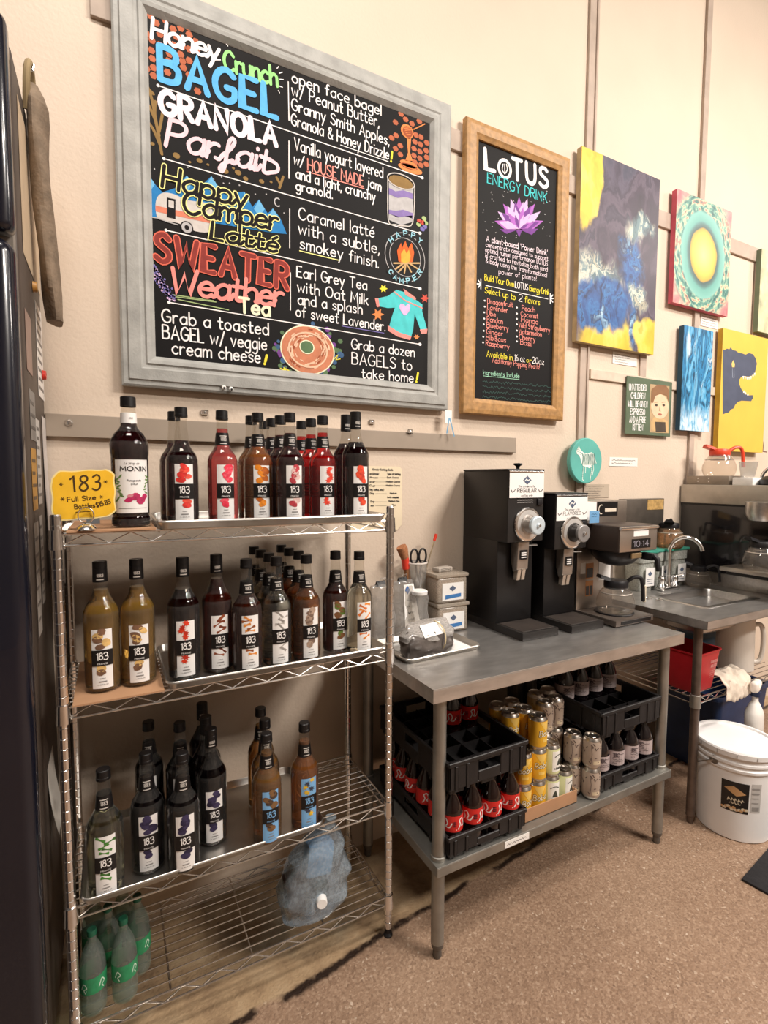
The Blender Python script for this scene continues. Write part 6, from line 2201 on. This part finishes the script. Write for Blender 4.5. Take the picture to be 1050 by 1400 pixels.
def can(name, label, loc, key, body, inks, h=.116, group=None, rz=0.0):
    t = thing(name, label, 'can', loc, rz, group)
    r = .0328
    b = MB().lathe([(.026, .002), (.0265, 0), (.0275, .0), (.0325, .009), (r, .012), (r, h - .014), (.0320, h - .012), (.0262, h - .0035), (.0262, h - .001)], 26, [1, 1, 1, 1, 0, 1, 1, 1])
    fn = cyl(r + .0003)
    rg = random.Random(key)
    if key == 'yellow':
        strips(b, fn, [(-.024, h * .86), (0, h * .55), (.024, h * .86)], 2, 12)
        letter(b, 'Boba', (-.026, h * .42), (.026, h * .46), h * .17, .0052, fn, 3, k=2, caps=3, slant=.2)
        letter(b, 'Boba', (-.026, h * .42), (.026, h * .46), h * .17, .0026, cyl(r + .0005), 4, k=2, caps=3, slant=.2)
        patch(b, r + .0003, -.012, .012, h * .24, h * .33, 2, 4)
        patch(b, r + .0003, .034, .052, h * .18, h * .75, 2, 4)
    elif key == 'green':
        patch(b, r + .0002, -.026, .026, h * .18, h * .82, 4, 10)
        f2 = cyl(r + .0004)
        strips(b, f2, [(-.010, h * .38), (.014, h * .36), (.004, h * .60), (-.004, h * .52)], 3, 8)
        b.ribbon([(-.017 + .006 * i, h * (.64 + .06 * math.sin(i * .55))) for i in range(7)], .003, f2, 3, 2)
        letter(b, 'whiskey', (-.018, h * .24), (.018, h * .24), h * .09, .0020, f2, 3, k=2, caps=2)
        patch(b, r + .0003, .034, .050, h * .2, h * .8, 4, 4)
    elif key == 'tan':
        for k in range(26):
            u = rg.uniform(-.05, .06)
            v = rg.uniform(.2, .86) * h
            b.ribbon([(u, v), (u + rg.uniform(-.008, .008), v + rg.uniform(-.012, .012))], .0030, fn, 3, 2)
        for s_ in (-.02, .035):
            b.ribbon([(s_, h * .2), (s_ + .003, h * .5), (s_ - .002, h * .8)], .0022, fn, 2, 2)
        patch(b, r + .0004, -.012, .016, h * .16, h * .27, 4, 5)
    else:
        for k in range(8):
            u = -.05 + .0125 * k
            b.ribbon([(u, h * .15), (u, h * .85)], .002, fn, 3, 2)
    b.build('body', [mat('can_' + key, body, rough=.35, var=.06), M_CANL] + [mat('canink_' + key + str(i), c, rough=.4) for i, c in enumerate(inks)], t, sharp=.5)
    l = MB().lathe([(.0262, h - .002), (.0270, h), (.0258, h), (.0245, h - .004), (0, h - .004)], 24)
    l.rbox(-.006, .006, -.014, .006, h - .004, h - .002, .0008, 1)
    l.build('lid', M_CANL, t, sharp=.5)
    return t


PT = .1165
TIER = ['bottom', 'middle', 'top']
cz = UZ + .0035
spec = {'yellow': ('dba62c', ['e9c465', '4a3618', 'f2e6c4']), 'green': ('cdd0a0', ['a9b26a', '3a4038', 'f0efe8']), 'tan': ('a39284', ['7a6c66', '574a48', 'cbbb9f']), 'dark': ('4a4644', ['6a6462', '35312f', '6a6462'])}
tray_c = MB()
x0, x1, y0, y1 = 1.322, 1.592, -.145, .13
for a in ((x0, x1, y0, y0 + .003), (x0, x1, y1 - .003, y1), (x0, x0 + .003, y0 + .003, y1 - .003), (x1 - .003, x1, y0 + .003, y1 - .003)):
    tray_c.box(a[0], a[1], a[2], a[3], 0, .048)
tray_c.box(x0, x1, y0, y1, 0, .0025)
tag(tray_c.build('cardboard_tray', M_CARD, None, (0, 0, UZ)), 'low brown cardboard tray under the yellow and green cans', 'box')
plan = []
for r_i, y in enumerate((-.106, -.039, .028)):
    rowtx = ('front', 'second', 'third')[r_i]
    for c_i, x in enumerate((1.360, 1.428)):
        for k in range(3):
            if r_i == 0 and c_i == 0 and k == 2:
                continue
            if r_i > 0 and k < 2 and c_i == 1:
                continue
            plan.append(('yellow', x, y, k, 'yellow can on the %s tier of the %s row, %s side of the yellow stack' % (TIER[k], rowtx, ('crate', 'green-can')[c_i])))
for x, tiers, side in ((1.4945, 2, 'yellow-can'), (1.5605, 1, 'tan-can')):
    for k in range(tiers):
        plan.append(('green', x, -.106, k, 'pale green can on the %s tier of the front row, %s side' % (TIER[k], side)))
for (x, y, ks, tx) in ((1.6265, -.090, (0, 1), 'front file nearest the green cans'), (1.668, -.142, (0, 1), 'foremost file beside the right crate'), (1.533, -.035, (0, 1, 2), 'tall file behind the green cans'), (1.5995, -.022, (0, 1, 2), 'tall file between green cans and right crate'), (1.560, .040, (2,), 'hidden third row of the tan stack'), (1.630, .045, (0, 1, 2), 'third row nearest the right crate')):
    for k in ks:
        plan.append(('tan', x, y, k, 'tan can on the %s tier of the %s' % (TIER[k], tx)))
plan.append(('tan', 1.560, .040, 0, 'tan can on the bottom tier of the hidden third row'))
plan.append(('tan', 1.560, .040, 1, 'tan can on the middle tier of the hidden third row'))
protos = {}
for key, x, y, k, lab in plan:
    z = cz + PT * k
    rz = random.uniform(-.5, .3)
    if key not in protos:
        protos[key] = can('drink_can', lab, (x, y, z), key, spec[key][0], spec[key][1], group=key + ' cans under the table', rz=rz)
    else:
        dup(protos[key], (x, y, z), rz, lab)
for i, x in enumerate((1.585, 1.660)):
    can('tall_can', 'tall dark grey can at the back behind the stacks, %s' % ('yellow-can side', 'right-crate side')[i], (x, .180, UZ + .001), 'dark', spec['dark'][0], spec['dark'][1], h=.385 if False else .19, group='tall dark cans')
    can('tall_can', 'tall dark grey can standing on another at the back, %s' % ('yellow-can side', 'right-crate side')[i], (x, .180, UZ + .001 + .1905), 'dark', spec['dark'][0], spec['dark'][1], h=.19, group='tall dark cans')
bx_ = thing('cardboard_box', 'brown cardboard box at the back behind the right crates', 'box', (1.97, .338, UZ))
MB().rbox(-.10, .10, -.045, .045, 0, .40, .003, 1).build('carton', M_CARD, bx_)
MB().box(-.02, .02, -.0455, -.045, .02, .40).build('tape', mat('packing_tape', 'c9a97f', rough=.3), bx_)


# ------------------------------------------------------------------ sink counter
SX0, SX1, SY0, SY1, SZ = 2.268, 3.75, -.200, .410, .925
sk_ = thing('sink_counter', 'stainless sink counter with faucet at the right, standing beyond the prep table', 'sink', (2.332, -.128, 0))
O = (2.332, -.128, 0)
BX0_, BX1_, BY0, BY1 = 2.500, 2.930, -.055, .195
s = MB()
xs_ = [SX0, BX0_, BX1_, SX1]
ys_ = [SY0, BY0, BY1, SY1]
for i in range(3):
    for j in range(3):
        if i == 1 and j == 1:
            continue
        s.add([(xs_[i], ys_[j], SZ), (xs_[i + 1], ys_[j], SZ), (xs_[i + 1], ys_[j + 1], SZ), (xs_[i], ys_[j + 1], SZ)], [(0, 1, 2, 3)])
s.box(SX0, SX1, SY0, SY0 + .002, SZ - .036, SZ)
s.box(SX0, SX0 + .002, SY0, SY1, SZ - .036, SZ)
s.box(SX0, SX1, SY0, SY1, SZ - .0365, SZ - .0345)
rel(s, O).build('countertop', M_STEELT, sk_)
bs = MB()


def rr(x0, x1, y0, y1, z, r, k=5):
    pts = []
    for cx, cy, a in ((x1 - r, y1 - r, 0), (x0 + r, y1 - r, PI / 2), (x0 + r, y0 + r, PI), (x1 - r, y0 + r, 1.5 * PI)):
        for i in range(k + 1):
            t = a + PI / 2 * i / k
            pts.append((cx + r * math.cos(t), cy + r * math.sin(t), z))
    return pts


LL = [rr(BX0_ - .022, BX1_ + .022, BY0 - .022, BY1 + .022, SZ + .0005, .03), rr(BX0_ - .018, BX1_ + .018, BY0 - .018, BY1 + .018, SZ + .004, .03), rr(BX0_ + .004, BX1_ - .004, BY0 + .004, BY1 - .004, SZ + .003, .04),
      rr(BX0_ + .008, BX1_ - .008, BY0 + .008, BY1 - .008, SZ - .006, .045), rr(BX0_ + .02, BX1_ - .02, BY0 + .02, BY1 - .02, SZ - .13, .05), rr(BX0_ + .05, BX1_ - .05, BY0 + .05, BY1 - .05, SZ - .15, .05)]
vs = [p for l in LL for p in l]
n = len(LL[0])
fs = [(i * n + j, i * n + (j + 1) % n, (i + 1) * n + (j + 1) % n, (i + 1) * n + j) for i in range(len(LL) - 1) for j in range(n)] + [tuple(range(len(vs) - n, len(vs)))]
bs.add(vs, fs, 0, True)
rel(bs, O).build('basin', M_STEEL, sk_, sharp=.7)
for (x, y) in ((2.332, -.128), (3.10, -.128), (2.332, .36), (3.10, .36), (3.68, -.128), (3.68, .36)):
    l = MB().lathe([(0, 0), (.012, 0), (.014, .03), (.0175, .034), (.0175, SZ - .036), (0, SZ - .036)], 18, c=(x - O[0], y - O[1], 0)).build('leg', mat('worn_leg', '6f625a', rough=.5, metal=.7, var=.25, vscale=20), sk_)
    MB().lathe([(.0175, .52), (.022, .522), (.022, .578), (.0175, .58)], 16, c=(x - O[0], y - O[1], 0)).build('collar', M_GALV, l)
w = MB()
zt = .560
for zz in (zt, zt - .026):
    w.tube([(2.332, -.128, zz), (3.10, -.128, zz)], .0032, 7)
    w.tube([(2.332, .36, zz), (3.10, .36, zz)], .0032, 7)
    w.tube([(2.332, -.128, zz), (2.332, .36, zz)], .0032, 7)
nz = 22
w.tube([(2.345 + .74 * i / nz, -.128, zt - (.003 if i % 2 else .023)) for i in range(nz + 1)], .002, 6)
for i in range(1, 15):
    y = -.128 + .488 * i / 15
    w.tube([(2.332, y, zt + .001), (3.10, y, zt + .001)], .002, 6)
rel(w, O).build('wire_undershelf', M_WIRE, sk_)
fb = thing('faucet', 'chrome gooseneck faucet with two lever handles at the sink', 'faucet', (2.715, .262, SZ + .0005))
MB().rbox(-.075, .075, -.024, .024, 0, .018, .008, 3).build('base', M_CHROME, fb)
gn = [(0, 0, .01), (0, 0, .20)]
for i in range(1, 13):
    a = PI - PI * i / 12 * .93
    gn.append((.028 + .0 + .075 * (math.cos(a) + 1) * .45 - .028, -.068 - .068 * math.cos(a), .20 + .085 * math.sin(a)))
MB().tube(gn, .0105, 12).build('spout', M_CHROME, fb)
MB().lathe([(0, 0), (.017, 0), (.017, .02), (.012, .03), (.012, .05), (0, .05)], 18, c=(0, 0, .016)).build('spout_collar', M_CHROME, fb)
for s_ in (-1, 1):
    hb = MB().lathe([(.020, .016), (.022, .024), (.014, .040), (.019, .056), (.015, .070), (.006, .078), (0, .079)], 18, c=(s_ * .055, 0, 0))
    hb.tube([(s_ * .055, 0, .066), (s_ * .088, -.012, .074), (s_ * .098, -.016, .074)], [.007, .006, .008], 8)
    hb.build('handle', M_CHROME, fb)
for k, (px, py) in enumerate(((886, 818), (902, 820))):
    p = atz(px, py, SZ)
    tag(MB().lathe([(.0, .0), (.018, .0), (.018, .003), (.011, .005), (.009, .003), (0, .003)], 18).build('sink_plug', M_CHROME, None, (p.x, p.y, SZ + .0003)), ('round chrome plug lying on the counter nearer the brewer', 'round chrome plug lying on the counter nearer the basin')[k], 'plug')

TEAL = mat('teal_lid', '3f8f7d', rough=.35, var=.1)
TUB = film('frosted_tub', 'd3d6cf', opacity=.55, rough=.2)
for k, (x, y, lab) in enumerate(((2.575, .335, 'translucent tub with bright teal lid and white diamond label behind the brewer'), (2.722, .345, 'translucent teal-lidded tub directly behind the faucet'), (2.862, .345, 'translucent teal-lidded tub nearest the dark machine, under the brown carafe'))):
    t = thing('storage_tub', lab, 'tub', (x, y, SZ + .0004))
    b = MB()
    pts = [rr(-.050, .050, -.045, .045, 0, .02), rr(-.052, .052, -.047, .047, .006, .022), rr(-.060, .060, -.055, .055, .150, .025), rr(-.065, .065, -.060, .060, .152, .027), rr(-.066, .066, -.061, .061, .200, .027)]
    n = len(pts[0])
    b.add([p for l in pts for p in l], [tuple(range(n))[::-1]] + [(i * n + j, i * n + (j + 1) % n, (i + 1) * n + (j + 1) % n, (i + 1) * n + j) for i in range(4) for j in range(n)], 0, True)
    b.build('tub', TUB, t, sharp=.7)
    MB().rbox(-.044, .044, -.040, .040, .006, .12, .012, 2).build('contents', mat('white_filters', 'd9d4ca', rough=.8, var=.1), t)
    MB().rbox(-.069, .069, -.064, .064, .198, .213, .005, 2).build('lid', TEAL, t)
    lm = MB().box(-.034, .036, -.0640, -.0630, .030, .125, 0)
    f = lambda u, v: (u, -.0645, v)
    lm.add([f(*q) for q in [(.0, .080), (.018, .094), (.0, .108), (-.018, .094)]], [(0, 1, 2, 3)], 1)
    for j in range(3):
        lm.ribbon([(-.022 + .005 * i, .066 - .011 * j) for i in range(10)], .003, f, 1, 2)
    lm.build('label', [M_LABEL, mat('label_slate', '55627a')], t)
c2 = carafe('brownish glass carafe with black lid and cream handle on the teal-lidded tubs', (2.815, .330, SZ + .2142), math.radians(-60), M_BLACKP, M_BLACKP, .95, True)
MB().rbox(-.007, .007, .116, .134, .075, .135, .003, 1).build('handle_label', M_CREAMH, c2)
carafe('small clear glass carafe standing on the counter against the dark machine', (2.952, .245, SZ + .0005), math.radians(-160), M_BLACKP, M_BLACKP, .80)
dp_ = thing('dark_canister', 'dark grey box with gold sticker behind the brewer head', 'canister', (2.50, .372, SZ))
p0, p1 = at(868, 688, .345), at(908, 690, .345)
dp_.location = ((p0.x + p1.x) / 2, .372, SZ)
hw = (p1.x - p0.x) / 2
bpy.data.objects.remove(dp_)
p0, p1 = at(855, 690, .375), at(908, 690, .375)
dp_ = thing('steel_box', 'dark steel box with gold sticker behind the brewer head', 'box', ((p0.x + p1.x) / 2, .40, 1.215))
hw = (p1.x - p0.x) / 2
MB().rbox(-hw, hw, -.026, .0195, 0, .190, .004, 2).build('case', mat('dark_steel', '6b645d', rough=.4, metal=.7, var=.15), dp_)
MB().box(hw * .10, hw * .95, -.0275, -.026, .130, .185).build('sticker', mat('gold_sticker', 'b08f5a', rough=.5, var=.3, vscale=60), dp_)

# ------------------------------------------------------------------ big brewer at the right edge
MX = 3.04
bm2 = thing('twin_brewer', 'large dark-sided coffee machine with steel top at the right edge', 'coffee maker', (MX, .15, SZ))
OM = (MX, .15, SZ)
MB().rbox(0, .60, -.42, .262, .075, .445, .004, 2).build('body', mat('machine_side', '1f1d1f', rough=.13, var=.15, vscale=4, coat=.3), bm2)
MB().rbox(-.004, .61, -.43, .264, .452, .556, .004, 2).build('top_band', mat('machine_steel', 'b5aca0', rough=.38, metal=.35, var=.1), bm2)
MB().rbox(.02, .58, -.40, .24, .0, .080, .003, 2).build('base', M_STEEL, bm2)
MB().rbox(-.002, .60, -.425, .263, .442, .455, .002, 1).build('seam', M_CAP, bm2)
ws = MB().rbox(-.165, .0, -.40, -.055, .118, .140, .004, 2).build('warming_shelf', mat('shelf_steel', 'b8b0a6', rough=.3, metal=.8), bm2)
MB().rbox(-.150, -.010, -.38, -.08, .100, .118, .003, 1).build('shelf_underside', M_CAP, ws)
MB().lathe([(0, -.01), (.07, -.01), (.085, .02), (.085, .08), (0, .08)], 30, c=(-.080, -.215, .395)).build('brew_head', M_STEEL, bm2)
carafe('glass carafe on the warming shelf of the dark machine', (MX - .082, .15 - .205, SZ + .1405), math.radians(-110), M_BLACKP, M_BLACKP, 1.0)
# things on top of the machine
tzz = SZ + .5562
bx3 = thing('metal_box', 'low grey metal box with rivets under the orange carafe', 'box', (3.14, .275, tzz))
MB().rbox(-.075, .075, -.105, .125, 0, .050, .003, 2).build('case', mat('warmer_taupe', '968a7d', rough=.4, metal=.4), bx3)
rv = MB()
for yy in (.06, .0):
    for zz in (.018, .034):
        rv.lathe([(0, -.002), (.003, -.001), (.003, 0)], 8, axis='x', c=(-.0752, yy, zz))
rv.build('rivets', M_CHROME, bx3)
tag(MB().rbox(-.07, .07, -.050, .050, 0, .040, .003, 2).build('white_box', mat('white_plastic', 'f2f0ed', rough=.4), None, (3.14, .105, tzz)), 'low white box beside the riveted grey box on the machine', 'box')
carafe('glass carafe with orange-red lid and handle on top of the machine', (3.14, .265, tzz + .0505), math.radians(-120), M_ORANGE, M_ORANGE, 1.05)
cp_ = MB().lathe([(0, .002), (.030, .0), (.032, .003), (.045, .085), (.043, .085), (.031, .005), (0, .005)], 24)
tag(cp_.build('plastic_cup', film('cup_plastic', 'efefee', opacity=.10), None, (3.14, .115, tzz + .0405), sharp=.6), 'clear plastic cup on the white box behind the orange handle', 'cup')
kt = thing('kettle', 'black kettle with chrome arched handle at the right picture edge', 'kettle', (3.17, -.02, tzz))
MB().lathe([(0, 0), (.08, 0), (.085, .006), (.082, .030), (.06, .048), (0, .055)], 32).build('body', M_BLACKP, kt, sharp=.6)
MB().tube([(0, .085 * math.cos(a), .022 + .085 * math.sin(a)) for a in [PI * i / 20 for i in range(21)]], .008, 10).build('handle', M_CHROME, kt)

# ------------------------------------------------------------------ under the sink
rb_ = thing('sanitizer_bucket', 'red square sanitizer bucket on the wire shelf under the sink', 'bucket', (2.440, -.022, .5635), .04)
b = MB()
pts = [rr(-.075, .075, -.075, .075, 0, .02), rr(-.078, .078, -.078, .078, .006, .022), rr(-.098, .098, -.098, .098, .175, .026), rr(-.104, .104, -.104, .104, .180, .028), rr(-.104, .104, -.104, .104, .186, .028), rr(-.096, .096, -.096, .096, .184, .026), rr(-.074, .074, -.074, .074, .006, .02)]
n = len(pts[0])
b.add([p for l in pts for p in l], [tuple(range(n))[::-1]] + [(i * n + j, i * n + (j + 1) % n, (i + 1) * n + (j + 1) % n, (i + 1) * n + j) for i in range(len(pts) - 1) for j in range(n)] + [tuple(range((len(pts) - 1) * n, len(pts) * n))], 0, True)
b.build('pail', mat('sanitizer_red', 'b8232c', rough=.35, var=.08), rb_, sharp=.7)
pr2 = MB()
f = lambda u, v: (u, -.0795 - (v - .006) * .118 - .0012, v)
letter(pr2, 'SANITIZING', (.012, .128), (.072, .128), .012, .0022, f, 0, k=2, caps=2)
letter(pr2, 'SOLUTION', (.018, .108), (.068, .108), .012, .0022, f, 0, k=2, caps=2)
for j in range(4):
    pr2.ribbon([(.020 + .005 * i, .090 - .010 * j) for i in range(9)], .0016, f, 0, 2)
pr2.build('printing', mat('bucket_print', 'd99a96', rough=.5), rb_)
jg = thing('white_pitcher', 'tall white translucent pitcher under the sink counter', 'pitcher', (2.870, .0, .5625), math.radians(-35))
MB().lathe([(0, .0), (.078, 0), (.084, .006), (.080, .28), (.083, .284), (.080, .288), (.074, .28), (.074, .01), (0, .01)], 34).build('body', mat('pitcher_white', 'd8d0c6', rough=.5, var=.04), jg, sharp=.7)
MB().tube(spline([(.078, 0, .22), (.115, 0, .225), (.13, 0, .18), (.13, 0, .09), (.115, 0, .04), (.080, 0, .035)], 4), .011, 10).build('handle', mat('pitcher_white', 'd8d0c6'), jg)
gv = thing('cleaning_cloth', 'crumpled cream cloth draped over the front of the sink wire shelf', 'cloth', (2.625, -.115, .575))
cm = MB()
nu, nv = 26, 20
vs = []
for j in range(nv + 1):
    for i in range(nu + 1):
        u, v = i / nu - .5, j / nv
        x = u * .20 + .02 * math.sin(5 * v)
        if v < .62:
            y, z = .085 - .17 * v / .62 * .68, .012 + .028 * math.sin(PI * v / .62) + .018 * noise.noise(Vector((u * 5, v * 5, 0)))
        else:
            q = (v - .62) / .38
            y, z = -.031 - .012 * math.sin(q * 2), .012 - .080 * q * (1 - .5 * abs(u))
        z += .012 * noise.noise(Vector((u * 9, v * 8, 3)))
        y += .010 * noise.noise(Vector((u * 11, v * 7, 9)))
        vs.append((x, y, z))
fs = [(j * (nu + 1) + i, j * (nu + 1) + i + 1, (j + 1) * (nu + 1) + i + 1, (j + 1) * (nu + 1) + i) for j in range(nv) for i in range(nu)]
cm.add(vs, fs, 0, True)
co = cm.build('cloth', mat('cream_cloth', 'd3c6b6', rough=.9, var=.12, vscale=30, bump=.3, bscale=200), gv)
so_ = co.modifiers.new('thick', 'SOLIDIFY')
so_.thickness = .004
sp = thing('spray_bottle', 'white spray bottle hanging by its trigger from the sink wire shelf', 'bottle', (2.735, -.168, .268), math.radians(20))
MB().lathe([(0, 0), (.046, 0), (.050, .006), (.050, .155), (.046, .170), (.026, .205), (.018, .215), (.016, .245), (0, .245)], 26, sx=1.0, sy=.75).build('body', mat('spray_white', 'e6e2dc', rough=.45, var=.04), sp, sharp=.7)
MB().lathe([(.020, .240), (.0205, .262), (0, .262)], 18).build('collar', mat('navy_collar', '25304f', rough=.5), sp)
th_ = MB()
th_.rbox(-.022, .085, -.017, .017, .262, .296, .012, 3)
th_.rbox(-.060, -.015, -.016, .016, .268, .318, .012, 3)
th_.tube([(.045, 0, .268), (.060, 0, .240), (.052, 0, .205)], [.008, .007, .006], 8)
th_.build('trigger_head', mat('spray_head', 'efe6dc', rough=.45), sp)
nbx = thing('storage_bin', 'navy blue plastic bin on the floor under the sink', 'bin', (2.985, .16, 0))
bb = MB()
pts = [rr(-.20, .20, -.14, .14, 0, .03), rr(-.20, .20, -.14, .14, .008, .03), rr(-.235, .235, -.165, .165, .40, .035), rr(-.245, .245, -.175, .175, .405, .04), rr(-.245, .245, -.175, .175, .425, .04), rr(-.228, .228, -.158, .158, .42, .035), rr(-.19, .19, -.13, .13, .02, .03)]
n = len(pts[0])
bb.add([p for l in pts for p in l], [tuple(range(n))[::-1]] + [(i * n + j, i * n + (j + 1) % n, (i + 1) * n + (j + 1) % n, (i + 1) * n + j) for i in range(len(pts) - 1) for j in range(n)] + [tuple(range((len(pts) - 1) * n, len(pts) * n))], 0, True)
bb.build('bin', mat('navy_plastic', '25395f', rough=.4, var=.12), nbx, sharp=.7)
bf = thing('blue_tub', 'sky blue tub at the back of the wire shelf under the sink', 'tub', (2.91, .215, .5625))
MB().rbox(-.13, .13, -.095, .095, 0, .115, .015, 3).build('tub', mat('sky_blue_plastic', '4f8fc0', rough=.4, var=.1), bf)
# white pail on the floor
pb = thing('white_pail', 'large white plastic pail with snap lid and black label on the floor', 'pail', (2.497, -.214, 0), math.radians(-2))
MB().lathe([(0, 0), (.134, 0), (.139, .004), (.1395, .010), (.148, .30), (.153, .302), (.154, .312), (.150, .316), (.150, .328), (.155, .330), (.155, .340), (.150, .343), (.151, .372)], 56).build('body', mat('pail_white', 'eeedec', rough=.38, var=.02), pb, sharp=.6)
lid = MB().lathe([(.152, .362), (.160, .364), (.161, .384), (.157, .390), (.147, .389), (.143, .381), (.05, .383), (.02, .386), (0, .386)], 56)
lo = lid.build('lid', mat('pail_white', 'eeedec'), pb, sharp=.5)
tb2 = MB()
for k in range(14):
    a = 2 * PI * k / 14 + .1
    tb2.rbox(.1605 - .001, .1625, -.0012, .0012, .366, .380, .0004, 1, M=Matrix.Rotation(a, 4, 'Z'))
tb2.build('snap_tabs', mat('snap_grey', '9a9896', rough=.5), lo)
hd2 = MB()
for s_ in (-1, 1):
    hd2.lathe([(0, .012), (.016, .010), (.018, 0), (0, 0)], 16, axis='x', c=(-.154 if s_ < 0 else .142, 0, .325))
hd2.tube([(-.158, 0, .325)] + [(-.160 * math.cos(a), .165 * math.sin(a), .325 - .11 * math.sin(a)) for a in [PI * i / 16 for i in range(1, 16)]] + [(.158, 0, .325)], .0028, 8)
hd2.build('bail_handle', M_STEEL, pb)
lm = MB()


def pailf(off):
    def g(u, v):
        R = .1395 + (v - .010) * .0293 + off
        a = u / .145 - .98
        return (R * math.sin(a), -R * math.cos(a), v)
    return g


def ppatch(u0, u1, v0, v1, m, off, n=12):
    g = pailf(off)
    vs, fs = [], []
    for i in range(n + 1):
        u = u0 + (u1 - u0) * i / n
        vs += [g(u, v0), g(u, v1)]
    for i in range(n):
        fs.append((2 * i, 2 * i + 2, 2 * i + 3, 2 * i + 1))
    lm.add(vs, fs, m, True)


ppatch(-.055, .042, .128, .258, 0, .0006)
ppatch(.050, .088, .138, .262, 1, .0006)
g = pailf(.0010)
strips(lm, g, [(-.046, .226), (-.012, .240), (.032, .212), (-.002, .198)], 2, 14)
lm.ribbon([(-.032 + .004 * i, .180 + .007 * ((i * 5) % 3 - 1)) for i in range(15)], .0036, g, 3, 2)
lm.ribbon([(-.026 + .004 * i, .166 + .003 * ((i * 7) % 3 - 1)) for i in range(11)], .0026, g, 3, 2)
rng2 = random.Random(4)
for i in range(14):
    blob(lm, pailf(.0013 + .00005 * i), -.048 + .0065 * i, .140 + rng2.uniform(-.004, .010), .007, .006, 0, 3 if i % 2 else 2, 'round', rng2)
for j in range(4):
    lm.ribbon([(.054 + .005 * i, .240 - .020 * j) for i in range(6)], .008 if j < 2 else .004, g, 4, 2)
ppatch(.055, .083, .145, .162, 4, .0010, 4)
lm.build('label', [mat('pail_label_black', '211c1a', rough=.4), mat('pail_label_grey', 'bdbab7', rough=.5), mat('graham_tan', 'c79a6b', rough=.5, var=.15), mat('label_cream', 'd9cbb2', rough=.5), mat('label_midgrey', '8f8c89', rough=.5)], pb)
mt = thing('floor_mat', 'black rubber floor mat at the lower right corner', 'mat', (2.725, -.745, 0), math.radians(8))
MB().rbox(-.50, .50, -.40, .40, 0, .010, .004, 2).build('rubber', mat('rubber_mat', '242326', rough=.7, var=.25, vscale=60, bump=.3, bscale=200), mt)
